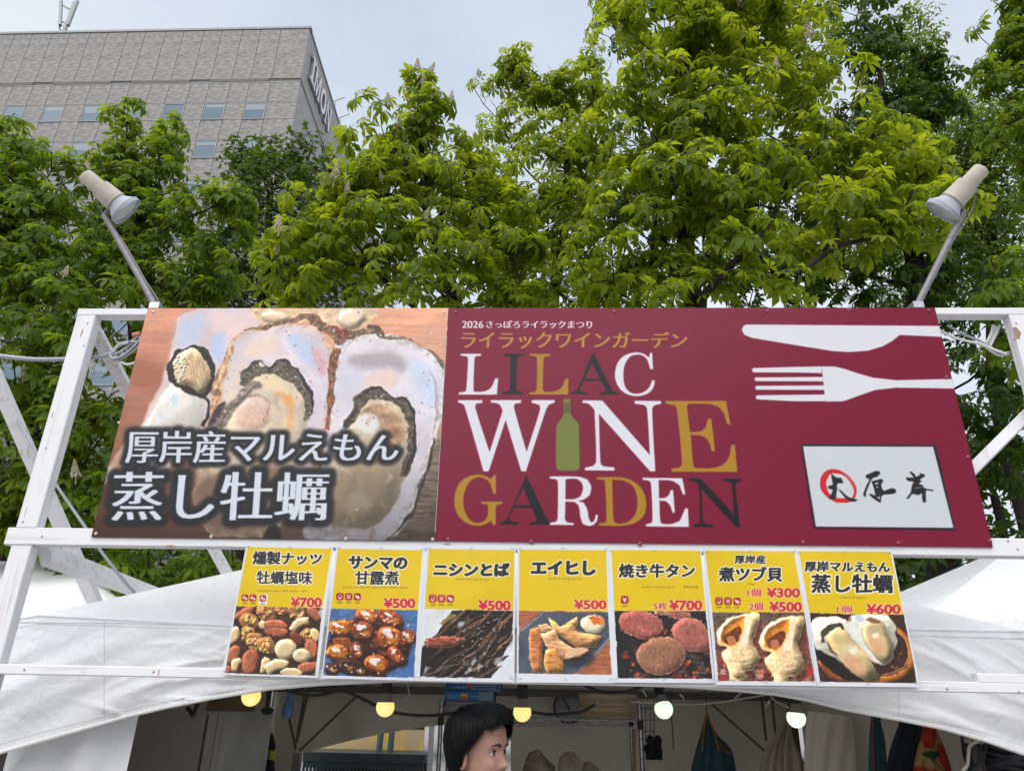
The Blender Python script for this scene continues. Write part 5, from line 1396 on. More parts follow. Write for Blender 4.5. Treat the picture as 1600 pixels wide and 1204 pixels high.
M_NAIL = mat('rusty_screw', (0.26, 0.23, 0.21), .6, .4, .3)
for px, py in ((137, 505), (131, 540), (72, 700), (36, 815), (66, 838), (1588, 505), (1575, 845), (1590, 858), (38, 1046), (240, 1049), (1480, 1076), (1592, 1081), (1585, 530)):
    p = at(px, py, FY)
    MB().lathe((p[0], FY + .0008, p[2]), (0, -1, 0), [(0, .0045), (.0015, .0038), (.002, .0001)], 10).build('screw', M_NAIL, frame)
for px, py, w_, h_ in ((82, 648, 2.2, 5), (40, 800, 2, 8), (268, 853, 9, 2), (248, 1050, 2, 5), (1590, 520, 3, 9), (128, 520, 3, 6), (700, 851, 8, 2)):
    a_, b_ = at(px - w_, py + h_, FY), at(px + w_, py - h_, FY)
    MB().prism([(a_[0], FY - .0006, a_[2]), ((a_[0] + b_[0]) / 2, FY - .0006, a_[2] - .001), (b_[0], FY - .0006, (a_[2] + b_[2]) / 2), ((a_[0] + b_[0]) / 2 + .001, FY - .0006, b_[2]), (a_[0] + .001, FY - .0006, b_[2] - .001)], (0, .0012, 0)).build('chipped_paint', mat('bare_wood', (.30, .21, .15), .8) if 'bare_wood' not in bpy.data.materials else bpy.data.materials['bare_wood'], frame)

# ------------------------------------------------------------------ sign boards
def board(cv, x0, x1, z0, z1, y, th, parent, name, m, n=2):
    mb = MB()
    mb.grid([[(x0 + (x1 - x0) * j / n, y, z1 + (z0 - z1) * i / n) for j in range(n + 1)] for i in range(n + 1)], False)
    mb.grid([[(x0 + (x1 - x0) * j / n, y + th, z0 + (z1 - z0) * i / n) for j in range(n + 1)] for i in range(n + 1)], False)
    for a, b in (((x0, z0), (x1, z0)), ((x1, z0), (x1, z1)), ((x1, z1), (x0, z1)), ((x0, z1), (x0, z0))):
        mb.add([(a[0], y, a[1]), (b[0], y, b[1]), (b[0], y + th, b[1]), (a[0], y + th, a[1])], [(0, 1, 2, 3)])
    o = fixnorm(mb.build(name, m, parent)); cv.set_uv(o)
    return o
oyc = oyster_print(); mac = maroon_print(); plc = plaque_print()
M_OY = oyc.material('oyster_print', rough=.38, spec=.25, bump=.05, bscale=3)
M_MA = mac.material('maroon_print', rough=.28, spec=.17, bump=.05, bscale=3)
M_PL = plc.material('plaque_print', rough=.35, spec=.25)
s1 = thing('picture_board', ((SX0 + SXM) / 2, SIGN_Y, SZ0), 'big picture sign of raw oysters lettered 厚岸産マルえもん 蒸し牡蠣', 'sign')
board(oyc, SX0, SXM - .0008, SZ0, SZ1, SIGN_Y, .005, s1, 'panel', M_OY)
s2 = thing('lettered_board', ((SXM + SX1) / 2, SIGN_Y, SZ0), 'big maroon sign lettered LILAC WINE GARDEN with white knife and fork', 'sign')
board(mac, SXM + .0008, SX1, SZ0, SZ1, SIGN_Y, .005, s2, 'panel', M_MA)
a_, b_ = at(1255, 694, SIGN_Y), at(1492, 826, SIGN_Y)
_q = [at(*zp((1130, 460, 2.736), *p), SIGN_Y) for p in ((330, 640), (905, 643), (995, 1005), (388, 997))]
px0, px1 = (_q[0][0] + _q[3][0]) / 2, (_q[1][0] + _q[2][0]) / 2
pz1, pz0 = (_q[0][2] + _q[1][2]) / 2, (_q[2][2] + _q[3][2]) / 2
board(plc, px0, px1, pz0, pz1, SIGN_Y - .002, .0018, s2, 'name_panel', M_PL)
M_SCREW = mat('maroon_screw', (0.22, 0.03, 0.06), .35, .5)
M_SCREW2 = mat('pale_screw', (0.5, 0.42, 0.38), .35, .5)
for (px, py) in [(712, 488), (960, 487), (1199, 486), (1326, 485), (1451, 485), (1512, 714), (1479, 589), (1547, 845), (1404, 848), (1255, 847), (1000, 849), (830, 846), (700, 842)]:
    p = at(px, py, SIGN_Y)
    MB().lathe((p[0], SIGN_Y, p[2]), (0, -1, 0), [(0, .007), (.003, .006), (.0045, .003), (.005, .0001)], 12).build('screw', M_SCREW, s2)
for (px, py) in [(240, 487), (400, 487), (560, 487), (694, 488), (150, 833), (330, 838), (540, 841), (676, 842), (186, 660)]:
    p = at(px, py, SIGN_Y)
    MB().lathe((p[0], SIGN_Y, p[2]), (0, -1, 0), [(0, .006), (.003, .005), (.004, .0001)], 12).build('screw', M_SCREW2, s1)

# ------------------------------------------------------------------ menu posters
M_STAPLE = mat('staple_steel', (0.4, 0.4, 0.42), .4, .5, .8)
M_PBACK = mat('laminate_back', (0.75, 0.75, 0.76), .4, .5)
PICB = [((748, 1090), (35, 1072)), ((1535, 1112), (810, 1090)), ((765, 1115), (30, 1108)), ((1555, 1087), (812, 1075)), ((828, 1118), (78, 1112)), ((1645, 1140), (872, 1135)), ((878, 980), (222, 970))]
for k, P in enumerate(POSTERS):
    cor = [at(*zp(P['z'], *c_), POST_Y) for c_ in P['sheet']]
    X = [c_[0] for c_ in cor]; Z = [c_[2] for c_ in cor]
    cv = Canvas(POST_Y, min(X) - .002, max(X) + .002, min(Z) - .002, max(Z) + .002, 1050, (214, 219, 236), P['z'])
    yq = P['y']; pb = PICB[k]
    base = cv.a.copy()
    P['art'](cv)
    cv.warp(2.2, 20, 40 + k, .20)
    cv.poly(yq, YEL, var=.015, vs=(180, 180), seed=k)
    for h_ in P['heavy']: heavy(cv, h_[0], *h_[1:5], b=h_[5] if len(h_) > 5 else 3.4)
    for t_, a_, b_ in P['small']: small(cv, t_, a_, b_)
    if 'sticker' in P:
        x0, y0, x1, y1 = P['sticker']; cv.poly([(x0 + 8, y0), (x1, y0 + 2), (x1 - 10, y1), (x0, y1 - 2)], (226, 226, 236))
    for ic in P['icons']: icon(cv, *ic)
    for t_, a_, b_, bo in P['price']: price(cv, t_, a_, b_, bo)
    m_, box = cv.mask([cv.tex([yq[0], yq[1], yq[2], pb[0], pb[1], yq[3]])])
    full = np.zeros((cv.H, cv.W)); y0, y1, x0, x1 = box; full[y0:y1, x0:x1] = m_
    cv.a = base * (1 - full[..., None]) + cv.a * full[..., None]
    cv.a *= (1 + .02 * value_noise(cv.H, cv.W, 300, 300, k, 2))[..., None]
    mt = cv.material('menu_print', rough=.34, spec=.3, bump=.22, bscale=7, coat=.12)
    top = thing('menu_poster', ((min(X) + max(X)) / 2, POST_Y, min(Z)), P['label'], 'poster', 'menu posters in a row under the sign')
    n = 10; g1 = []; g2 = []
    rs = np.random.RandomState(k)
    ph = rs.rand(3) * 6
    for i in range(n + 1):
        t = i / n; r1 = []; r2 = []
        for j in range(n + 1):
            s_ = j / n
            p = (cor[0] * (1 - s_) + cor[1] * s_) * (1 - t) + (cor[3] * (1 - s_) + cor[2] * s_) * t
            w_ = 16 * t * (1 - t) * (.25 + s_ * (1 - s_))
            dy = .0015 * math.sin(5 * s_ + ph[0]) * w_ * .5 + .0012 * math.sin(6 * t + 4 * s_ + ph[1])
            r1.append(p + (0, dy, 0)); r2.append(p + (0, dy + .0012, 0))
        g1.append(r1); g2.append(r2)
    o = MB().grid(g1).build('sheet', mt, top); cv.set_uv(o)
    MB().grid(g2).build('backing', M_PBACK, top)
    for s_, t in ((.03, .025), (.5, .02), (.97, .025), (.03, .972), (.5, .978), (.97, .972)):
        p = (cor[0] * (1 - s_) + cor[1] * s_) * (1 - t) + (cor[3] * (1 - s_) + cor[2] * s_) * t
        MB().beam(p + (-.006, -.0024, -.001), p + (.006, -.0024, .001), .0012, .0012, ch=.0002).build('staple', M_STAPLE, top)

# ------------------------------------------------------------------ two spot lamps above the sign
M_LAMPC = mat('cream_lamp_housing', (0.47, 0.43, 0.36), .75, .2, 0, .14, 14, bump=.15, bscale=120)
M_LAMPG = mat('grey_lamp_bell', (0.36, 0.375, 0.42), .65, .25, 0, .12, 16)
m_, n_, l_, p_ = new_mat('lamp_glass'); p_.inputs['Base Color'].default_value = (.26, .26, .23, 1); p_.inputs['Roughness'].default_value = .3
M_LENS = m_
M_PINK = mat('worn_pole', (0.20, 0.185, 0.20), .55, .4, .3, .2, 40)
M_CABLE_ = mat('lamp_cord', (0.16, 0.16, 0.17), .5, .4)
def spot(top_px, neck_px, rim_px, foot_px, label):
    foot = at(*foot_px, SIGN_Y + .03)
    def onray(px, py, R):
        q_ = ray(px, py); return EYE + q_ / np.linalg.norm(q_) * R
    R0 = np.linalg.norm(at(*top_px, SIGN_Y - .03) - EYE)
    a = onray(*top_px, R0); b = onray(*rim_px, R0 - .065)
    t = thing('spot_lamp', foot, label, 'lamp', 'spot lamps on arms above the sign')
    ax = b - a; L = np.linalg.norm(ax); ax /= L
    k = L / .30
    nk = onray(*neck_px, R0 - .02)
    MB().tube([foot, foot * .5 + nk * .5, nk], .0125, 10).build('arm', M_PINK, t)
    MB().lathe(a, ax, [(-.004, .035 * k), (0, .043 * k), (.006, .046 * k), (.105 * k, .048 * k), (.107 * k, .054 * k)], 28).lathe(a, ax, [(.107 * k, .054 * k), (.110 * k, .061 * k), (.215 * k, .068 * k), (.218 * k, .063 * k)], 28).build('housing', M_LAMPC, t)
    MB().lathe(a, ax, [(.214 * k, .068 * k), (.222 * k, .070 * k), (.228 * k, .065 * k)], 28).build('collar', M_LAMPC, t)
    bell = MB().lathe(a, ax, [(.228 * k, .061 * k), (.245 * k, .069 * k), (.285 * k, .099 * k)], 32, cap=False).build('bell', M_LAMPG, t)
    MB().lathe(a, ax, [(.285 * k, .099 * k), (.287 * k, .104 * k), (.312 * k, .103 * k), (.314 * k, .097 * k), (.300 * k, .093 * k)], 32, cap=False).build('rim', M_LAMPG, t)
    MB().lathe(a, ax, [(.302 * k, .094 * k), (.306 * k, .05 * k), (.300 * k, .017 * k), (.300 * k, .0001)], 32, cap=False).build('lens', M_LENS, t)
    # bracket that ties the arm to the housing
    m1 = a + ax * (.20 * k)
    MB().tube([nk, (nk + m1) / 2 + (0, .01, 0), m1], .010, 8).build('bracket', M_PINK, t)
    MB().box(tuple(foot + (-.02, -.018, -.012)), tuple(foot + (.02, .018, .014))).build('clamp', M_STEEL, t)
    MB().tube(catmull([a + ax * (.02 * k) + V((0, .03, 0)), (a + nk) / 2 + V((.015, .05, -.05)), nk * .7 + foot * .3 + V((.016, 0, 0)), nk * .3 + foot * .7 + V((.015, 0, .004)), foot + V((.016, .012, 0)), foot + V((.02, .03, -.12))], False, 6), .0035, 6).build('power_cord', M_CABLE_, t)
    p = a + ax * (.20 * k)
    MB().lathe(p + V((0, -.062 * k, 0)), (0, -1, 0), [(-.02, .005), (.004, .004), (.005, .0001)], 8).build('screw', M_BLACK, t)
spot((133, 274), (163, 336), (197, 329), (244, 480), 'cream and grey spot lamp on an arm above the oyster picture sign')
spot((1534, 264), (1506, 330), (1473, 330), (1432, 479), 'cream and grey spot lamp on an arm above the maroon sign')

# ------------------------------------------------------------------ cables on the frame
M_CABLE = mat('grey_cable', (0.33, 0.34, 0.37), .5, .4)
M_CABLEW = mat('white_cable', (0.62, 0.61, 0.58), .5, .4)
def cable(name, pts, Yd, r, m, label, cat='cable', group=None):
    P = [at(x, y, Yd + (q[0] if q else 0)) for x, y, *q in pts]
    o = MB().tube(catmull(P, False, 7), r, 8).build(name, m)
    return tag(o, label, cat, group)
cable('cable', [(-60, 552), (0, 556), (50, 561), (100, 561), (150, 558), (176, 552)], FY + .075, .0095, M_CABLE, 'thick grey cable running in from the left edge to the coil by the oyster sign')
cl1 = thing('cable_coil', at(195, 550, FY + .05), 'small coil of grey and white cable hung on the brace beside the oyster sign', 'cable coil', 'bundled cables on the frame')
def bundle(root, strands, Yd, r, m_list):
    for i, s_ in enumerate(strands):
        MB().tube(catmull([at(x, y, Yd + .008 * i) for x, y in s_], False, 7), r, 7).build('strand', m_list[i % len(m_list)], root)
bundle(cl1, [[(176, 552), (186, 540), (200, 536), (216, 526), (219, 530), (206, 544), (190, 556), (177, 560), (173, 553), (184, 540), (205, 534), (218, 534)],
             [(174, 557), (190, 548), (208, 536), (220, 530), (217, 540), (203, 552), (186, 562), (178, 562)],
             [(180, 560), (190, 566), (200, 569), (212, 566)], [(176, 548), (188, 536), (206, 533), (216, 523)], [(175, 555), (184, 551), (192, 552), (184, 559), (176, 558)]], FY + .02, .0048, [M_CABLE, M_CABLE, M_CABLEW])
MB().tube([at(208, 524, FY + .02), at(220, 522, FY + .02)], .012, 8).build('tape_end', mat('salmon_tape', (.42, .16, .10), .6), cl1)
cl2 = thing('cable_bundle', at(1548, 535, FY + .06), 'tied bundle of white cables hanging in the corner right of the maroon sign', 'cable coil', 'bundled cables on the frame')
bundle(cl2, [[(1464, 513), (1488, 526), (1512, 533), (1532, 537), (1548, 544), (1572, 553)], [(1480, 508), (1505, 522), (1530, 532), (1545, 540), (1560, 552), (1578, 550)], [(1552, 508), (1548, 522), (1541, 534), (1530, 538), (1545, 541), (1553, 528), (1560, 512)],
             [(1556, 510), (1551, 526), (1544, 536)], [(1562, 508), (1556, 524), (1544, 538)], [(1538, 540), (1550, 549), (1562, 555), (1576, 553)]], FY + .05, .005, [M_CABLEW, M_CABLE, M_CABLEW])
cable('guy_rope', [(-30, 556), (0, 606), (53, 700), (79, 744), (133, 823), (155, 857), (190, 902), (210, 925)], FY + .30, .006, M_CABLE, 'thin pale rope slanting down behind the left post of the timber frame', 'rope')
# ------------------------------------------------------------------ trees
def leaf_mat(name, dcol, tcol, tf=0.5, rough=0.45):
    m, n, l, p = new_mat(name)
    at_ = n.new('ShaderNodeAttribute'); at_.attribute_name = 'tone'
    r = n.new('ShaderNodeValToRGB')
    d = np.array(dcol)
    r.color_ramp.elements[0].position = 0.0; r.color_ramp.elements[0].color = (*(d * (.72, .78, .8)), 1)
    r.color_ramp.elements[1].position = 1.0; r.color_ramp.elements[1].color = (*(d * (1.35, 1.2, 1.1)), 1)
    l.new(at_.outputs['Fac'], r.inputs['Fac'])
    r2 = n.new('ShaderNodeValToRGB'); t_ = np.array(tcol)
    r2.color_ramp.elements[0].color = (*(t_ * (.75, .8, .8)), 1); r2.color_ramp.elements[1].color = (*(t_ * (1.3, 1.18, 1.1)), 1)
    l.new(at_.outputs['Fac'], r2.inputs['Fac'])
    l.new(r.outputs['Color'], p.inputs['Base Color']); p.inputs['Roughness'].default_value = rough; p.inputs['Specular IOR Level'].default_value = .22
    tr = n.new('ShaderNodeBsdfTranslucent'); l.new(r2.outputs['Color'], tr.inputs['Color'])
    mx = n.new('ShaderNodeMixShader'); mx.inputs[0].default_value = tf
    l.new(p.outputs['BSDF'], mx.inputs[1]); l.new(tr.outputs['BSDF'], mx.inputs[2]); l.new(mx.outputs['Shader'], n['Material Output'].inputs['Surface'])
    return m
LEAF_A = leaf_mat('young_chestnut_leaf', (.106, .158, .010), (.34, .43, .018), .6)
LEAF_B = leaf_mat('mid_chestnut_leaf', (.080, .135, .009), (.245, .35, .015), .56)
LEAF_C = leaf_mat('deep_green_leaf', (.038, .074, .008), (.095, .16, .012), .45)
LEAF_D = leaf_mat('pale_small_leaf', (.085, .140, .018), (.22, .32, .03), .5)
M_BARK = mat('dark_bark', (0.026, 0.020, 0.016), .9, .2, 0, .35, 14, (1, 1, .35), bump=.8, bscale=40, bdist=.01)
M_BLOSSOM = mat('cream_blossom', (0.50, 0.44, 0.32), .8, .2, 0, .25, 60)

def palmate(rs, nl=7, droop=.35, L=1.0):
    """a horse chestnut leaf: leaflets fanned round the end of the stalk, unit length, stalk arriving along -x; returns verts, faces"""
    vs, fs = [], []
    for i in range(nl):
        a = (i - (nl - 1) / 2) / ((nl - 1) / 2) * math.radians(128) + rs.normal(0, .07)
        ln = L * (.70 + .30 * math.cos(a * .55)) * rs.uniform(.9, 1.08)
        w = .178 * ln * rs.uniform(.9, 1.15)
        dr = droop * rs.uniform(.6, 1.5)
        ca, sa = math.cos(a), math.sin(a)
        b = len(vs)
        for t, ww in ((0.03, 0), (.36, .62), (.68, 1.0), (1.0, 0)):
            r = ln * t * (1 - .18 * dr * t); z = -dr * ln * t * t * .62 + .05 * math.sin(t * 3)
            if ww == 0: vs.append((ca * r, sa * r, z))
            else:
                k = .30
                for s_ in (-1, 0, 1):
                    o = w * ww * s_
                    vs.append((ca * r - sa * o, sa * r + ca * o, z + (abs(s_) * k * w * ww)))
        fs += [(b, b + 1, b + 2), (b, b + 2, b + 3), (b + 1, b + 4, b + 5, b + 2), (b + 2, b + 5, b + 6, b + 3), (b + 4, b + 7, b + 5), (b + 5, b + 7, b + 6)]
    # stalk
    return np.array(vs), fs

def lobed(rs, L=1.0):
    """a small maple-like leaf"""
    vs = [(0, 0, 0)]; n = 5
    for i in range(n):
        a = (i - 2) * .62
        r = L * (1 - .16 * abs(i - 2))
        vs.append((math.cos(a) * r, math.sin(a) * r, -.22 * r + rs.normal(0, .04)))
        if i < n - 1:
            a2 = a + .31; vs.append((math.cos(a2) * L * .52, math.sin(a2) * L * .52, -.05))
    fs = [(0, i, i + 1) for i in range(1, len(vs) - 1)]
    return np.array(vs), fs

def oval(rs, L=1.0):
    vs = [(0, 0, 0), (.45 * L, .26 * L, .05), (.45 * L, -.26 * L, .05), (L, 0, -.16), (.5 * L, 0, -.03)]
    return np.array(vs), [(0, 2, 4), (0, 4, 1), (2, 3, 4), (4, 3, 1)]

def make_templates(kind, seed, n=6):
    rs = np.random.RandomState(seed)
    if kind == 'palm': return [palmate(rs, 7 if i % 3 else 5, rs.uniform(.5, 1.15)) for i in range(n)]
    if kind == 'maple': return [lobed(rs) for i in range(n)]
    return [oval(rs) for i in range(n)]

def frame_from(xd, up):
    x = xd / (np.linalg.norm(xd, axis=-1, keepdims=True) + 1e-9)
    z = up - x * (x * up).sum(-1, keepdims=True); z /= np.linalg.norm(z, axis=-1, keepdims=True) + 1e-9
    y = np.cross(z, x)
    return np.stack([x, y, z], -1)            # columns

def numpy_mesh(name, verts, quads_tris, m, tone=None):
    """quads_tris: list of int arrays (n,3) or (n,4)"""
    me = bpy.data.meshes.new(name)
    loops = np.concatenate([q.ravel() for q in quads_tris])
    tot = np.concatenate([np.full(len(q), q.shape[1]) for q in quads_tris])
    st = np.concatenate([[0], np.cumsum(tot)[:-1]])
    me.vertices.add(len(verts)); me.vertices.foreach_set('co', verts.astype(np.float32).ravel())
    me.loops.add(len(loops)); me.loops.foreach_set('vertex_index', loops.astype(np.int32))
    me.polygons.add(len(tot)); me.polygons.foreach_set('loop_start', st.astype(np.int32)); me.polygons.foreach_set('loop_total', tot.astype(np.int32))
    me.polygons.foreach_set('use_smooth', np.ones(len(tot), bool))
    if tone is not None:
        a = me.attributes.new('tone', 'FLOAT', 'POINT'); a.data.foreach_set('value', tone.astype(np.float32))
    me.materials.append(m); me.update(calc_edges=True); me.validate()
    return me

def lobe_points(lobes, n, rs, shell=.45, zmin=2.2):
    """leafy shoot positions spread through the crown's lobes, denser near their outside"""
    w = np.array([(l['r'][0] * l['r'][1] * l['r'][2]) ** .75 * l.get('w', 1) for l in lobes]); w /= w.sum()
    out = []
    for l, k in zip(lobes, rs.multinomial(n, w)):
        d = rs.normal(size=(k, 3)); d /= np.linalg.norm(d, axis=1)[:, None]
        r = shell + (1 - shell) * rs.rand(k) ** .6
        out.append(l['c'] + d * r[:, None] * l['r'])
    P = np.concatenate(out)
    return P[P[:, 2] > zmin]

def lobe(px, py, rx, ry, Y, rd=None, w=1.0):
    c = at(px, py, Y); a = 1.12 * abs(at(px + rx, py, Y)[0] - c[0]); b = 1.12 * (abs(at(px, py - ry, Y)[2] - c[2]) + abs(at(px, py + ry, Y)[2] - c[2])) / 2
    return dict(c=c, r=np.array((a, rd or (a + b) / 2 * .8, b)), w=w)

class Tree:
    def __init__(s, name, label, trunk, Y, lobes, n, seed, leafmat, kind='palm', leaf=.16, r0=.14, whorl=6, near_parts=300, group=None, cat='tree', stalk=.13, zmin=2.2, shell=.15, bare=(), twig=.006, spread=1.0, tilt=.0):
        rs = np.random.RandomState(seed); s.rs = rs
        tp = [at(px, py, Y + (q[0] if q else 0)) for px, py, *q in trunk]
        base = V((tp[0][0] - (tp[1][0] - tp[0][0]) * .3, tp[0][1], 0.0))
        tp = catmull([base, base * .5 + tp[0] * .5 + V((rs.normal(0, .04), rs.normal(0, .04), 0))] + tp, False, 7)
        s.root = thing(name, base, label, cat, group)
        P = lobe_points(lobes, n, rs, shell, zmin)
        nodes = [p for p in tp]; par = [-1] + list(range(len(tp) - 1)); nt = len(tp)
        axis = np.array(tp)
        dist = np.array([np.min(np.linalg.norm(axis - p, axis=1)) for p in P])
        order = np.argsort(dist)
        tips = []
        bare_pts = [at(px, py, Y + (q[0] if q else 0)) for px, py, *q in bare]
        boughs = sorted([l['c'] + rs.normal(0, .08, 3) + V((0, 0, -.25 * l['r'][2])) for l in lobes], key=lambda q: np.min(np.linalg.norm(axis - q, axis=1)))
        tw = []
        for q in bare_pts:
            for k in range(2): tw.append(q + V((rs.normal(0, .14), rs.normal(0, .10), -abs(rs.normal(.05, .22)))))
        todo = [(q, None) for q in boughs] + [(P[i], True) for i in order] + [(p, False) for p in bare_pts + tw]
        NA = np.zeros((nt + 60 * (len(todo) + 2), 3)); NA[:nt] = axis; cnt = nt
        par = np.full(len(NA), -1); par[1:nt] = np.arange(nt - 1)
        lowz = base[2] + .2 * (axis[-1][2] - base[2])
        for p, leafy in todo:
            A = NA[:cnt]
            v = p - A
            d = np.linalg.norm(v, axis=1)
            hz = np.linalg.norm(v[:, :2], axis=1)
            pen = d + (1.6 if leafy is None else 1.1 if leafy else 2.6) * np.maximum(0, A[:, 2] - p[2] + (.75 if leafy is None else .3 if leafy else 1.6) * hz) + 3.0 * (A[:, 2] < lowz * .6)
            j = int(np.argmin(pen))
            L = d[j]
            if L < .06: tips.append((j, p, leafy)); continue
            k = max(2, int(L / .28))
            # leave the parent along its own direction, then rise to the tip
            pj = par[j]; dirp = (A[j] - A[pj]) if pj >= 0 else V((0, 0, 1))
            dirp = dirp / (np.linalg.norm(dirp) + 1e-9)
            c1 = A[j] + dirp * L * .28 + V((0, 0, .02)); c2 = p - (p - A[j]) * .35 + V((0, 0, -.10 * L))
            a0 = A[j].copy(); prev = j
            for i in range(1, k + 1):
                t = i / k
                q = (1 - t) ** 3 * a0 + 3 * (1 - t) ** 2 * t * c1 + 3 * (1 - t) * t * t * c2 + t ** 3 * p
                if i < k: q = q + rs.normal(0, .012, 3)
                NA[cnt] = q; par[cnt] = prev; prev = cnt; cnt += 1
            tips.append((prev, p, leafy))
        NA = NA[:cnt]; par = par[:cnt]
        # radii by the pipe rule
        ex = 2.4
        bare_ids = {ni for ni, p, lf in tips if lf is False}
        acc = np.zeros(cnt); kids = np.zeros(cnt, int)
        for i in range(cnt - 1, 0, -1): kids[par[i]] += 1
        # nodes were added after their parents, so one backward pass is enough
        for i in range(cnt - 1, 0, -1):
            acc[i] += ((.0022 if i in bare_ids else twig) ** ex) if kids[i] == 0 or acc[i] == 0 else 0
            acc[par[i]] += acc[i]
        rad = acc ** (1 / ex); rad[0] = max(rad[0], rad[1])
        rad *= 1.0
        f = r0 / rad[0]
        rad = np.where(rad > .012, .012 + (rad - .012) * ((r0 - .012) / max(rad[0] - .012, 1e-4)), rad)
        rad[nt:] = np.where(rad[nt:] > .010, .010 + (rad[nt:] - .010) * .42, rad[nt:])
        rad[:nt] = np.maximum(rad[:nt], np.interp(np.arange(nt), [0, nt - 1], [r0, .012]))
        # wood mesh: one frustum per segment, its lower ring slightly inside its parent
        I = np.arange(1, cnt); J = par[1:cnt]
        n_ = 6
        d = NA[I] - NA[J]; Ln = np.linalg.norm(d, axis=1); ok = Ln > 1e-4
        I, J, d, Ln = I[ok], J[ok], d[ok], Ln[ok]
        dn = d / Ln[:, None]
        up = np.where(np.abs(dn[:, 2:3]) > .9, V((1, 0, 0)), V((0, 0, 1)))
        a = np.cross(dn, up); a /= np.linalg.norm(a, axis=1)[:, None]; b = np.cross(dn, a)
        ang = np.arange(n_) * 2 * math.pi / n_
        ring = a[:, None] * np.cos(ang)[None, :, None] + b[:, None] * np.sin(ang)[None, :, None]
        rj = np.minimum(rad[J], rad[I] * 1.5)
        lo = NA[J][:, None] - dn[:, None] * (rad[I] * .3)[:, None, None] + ring * rj[:, None, None]
        hi = NA[I][:, None] + ring * rad[I][:, None, None]
        vv = np.concatenate([lo, hi], 1).reshape(-1, 3) - base
        k = np.arange(len(I)) * 2 * n_; e = np.arange(n_)
        q = np.stack([k[:, None] + e, k[:, None] + (e + 1) % n_, k[:, None] + n_ + (e + 1) % n_, k[:, None] + n_ + e], -1).reshape(-1, 4)
        put(bpy.data.objects.new('trunk', numpy_mesh('trunk', vv, [q], M_BARK)), s.root)
        # leaves
        temps = make_templates(kind, seed + 1)
        pos, X, U, S, T = [], [], [], [], []
        stv, stq = [], []
        ctr = np.array(tp)
        for (ni, p, leafy) in tips:
            if leafy is not True: continue
            h = p[:2] - ctr[np.argmin(np.abs(ctr[:, 2] - p[2]))][:2]
            h = h / (np.linalg.norm(h) + .3)
            out = V((h[0], h[1], .55 + tilt)); out /= np.linalg.norm(out)
            a1 = np.cross(out, V((.3, .2, 1))); a1 /= np.linalg.norm(a1); b1 = np.cross(out, a1)
            g0 = rs.rand() * 6.28
            tone0 = rs.rand(); lsz = rs.uniform(.82, 1.18)
            nw = max(2, int(whorl * rs.uniform(.7, 1.35)))
            for i in range(nw):
                g = g0 + i * 2.4 + rs.normal(0, .2)
                el = rs.normal(.12, .22)
                dv = (a1 * math.cos(g) + b1 * math.sin(g)) * math.cos(el) + out * math.sin(el)
                sl = stalk * rs.uniform(.6, 1.4) * spread
                q = p - out * rs.uniform(0, .10) + dv * sl + V((0, 0, -.25 * sl))
                nrm = out * .35 + V((0, 0, 1.0)) + rs.normal(0, .22, 3)
                xd = dv + V((0, 0, -.35)) + rs.normal(0, .15, 3)
                pos.append(q); X.append(xd); U.append(nrm); S.append(leaf * lsz * rs.uniform(.68, 1.22)); T.append(np.clip(tone0 * .6 + rs.rand() * .4, 0, 1))
                if kind == 'palm':
                    stv.append((p, q))
        pos, X, U, S, T = map(np.array, (pos, X, U, S, T))
        R = frame_from(X, U)
        tid = rs.randint(len(temps), size=len(pos))
        # the leaves that show largest become parts of their own
        sel = np.zeros(len(pos), bool)
        if near_parts:
            px, py = proj(pos)
            vis = (px > -5) & (px < 1605) & (py > -5) & (((py < 478)) | ((px < 200) & (py < 830)) | ((px > 1490) & (py < 830)))
            sc_ = S / np.linalg.norm(pos - EYE, axis=1) * np.where(vis, 1, .001)
            # prefer the leaves nearest to the camera: those in front of the crown
            sc_ = sc_ * (1 + .6 * (np.median(pos[:, 1]) - pos[:, 1]) / 2)
            sel[np.argsort(-sc_)[:near_parts]] = True
            sel &= vis
        VV, TT, Q3, Q4 = [], [], [], []; off = 0
        for ti, (tv, tf) in enumerate(temps):
            idx = np.where((tid == ti) & ~sel)[0]
            if not len(idx): continue
            w = np.einsum('nij,vj->nvi', R[idx], tv) * S[idx][:, None, None] + pos[idx][:, None]
            nv = len(tv)
            VV.append(w.reshape(-1, 3)); TT.append(np.repeat(T[idx], nv))
            f3 = np.array([f for f in tf if len(f) == 3]); f4 = np.array([f for f in tf if len(f) == 4])
            o = off + np.arange(len(idx)) * nv
            if len(f3): Q3.append((o[:, None, None] + f3).reshape(-1, 3))
            if len(f4): Q4.append((o[:, None, None] + f4).reshape(-1, 4))
            off += len(idx) * nv
        qs = ([np.concatenate(Q3)] if Q3 else []) + ([np.concatenate(Q4)] if Q4 else [])
        co = put(bpy.data.objects.new('crown', numpy_mesh('crown', np.concatenate(VV) - base, qs, leafmat, np.concatenate(TT))), s.root)
        tag(co, kind='stuff')
        if stv:
            A = np.array([x[0] for x in stv]); B = np.array([x[1] for x in stv]); w_ = .0022
            ex_ = np.array((w_, 0, 0)); ez_ = np.array((0, 0, w_))
            vv = np.stack([A + ex_, A - ex_, B - ex_, B + ex_, A + ez_, A - ez_, B - ez_, B + ez_], 1).reshape(-1, 3) - base
            k = np.arange(len(A)) * 8
            q = np.concatenate([k[:, None] + [0, 1, 2, 3], k[:, None] + [4, 5, 6, 7]])
            so = put(bpy.data.objects.new('leaf_stalk', numpy_mesh('leaf_stalk', vv, [q], leafmat, np.full(len(vv), .6))), s.root)
            tag(so, kind='stuff')
        lm = {}
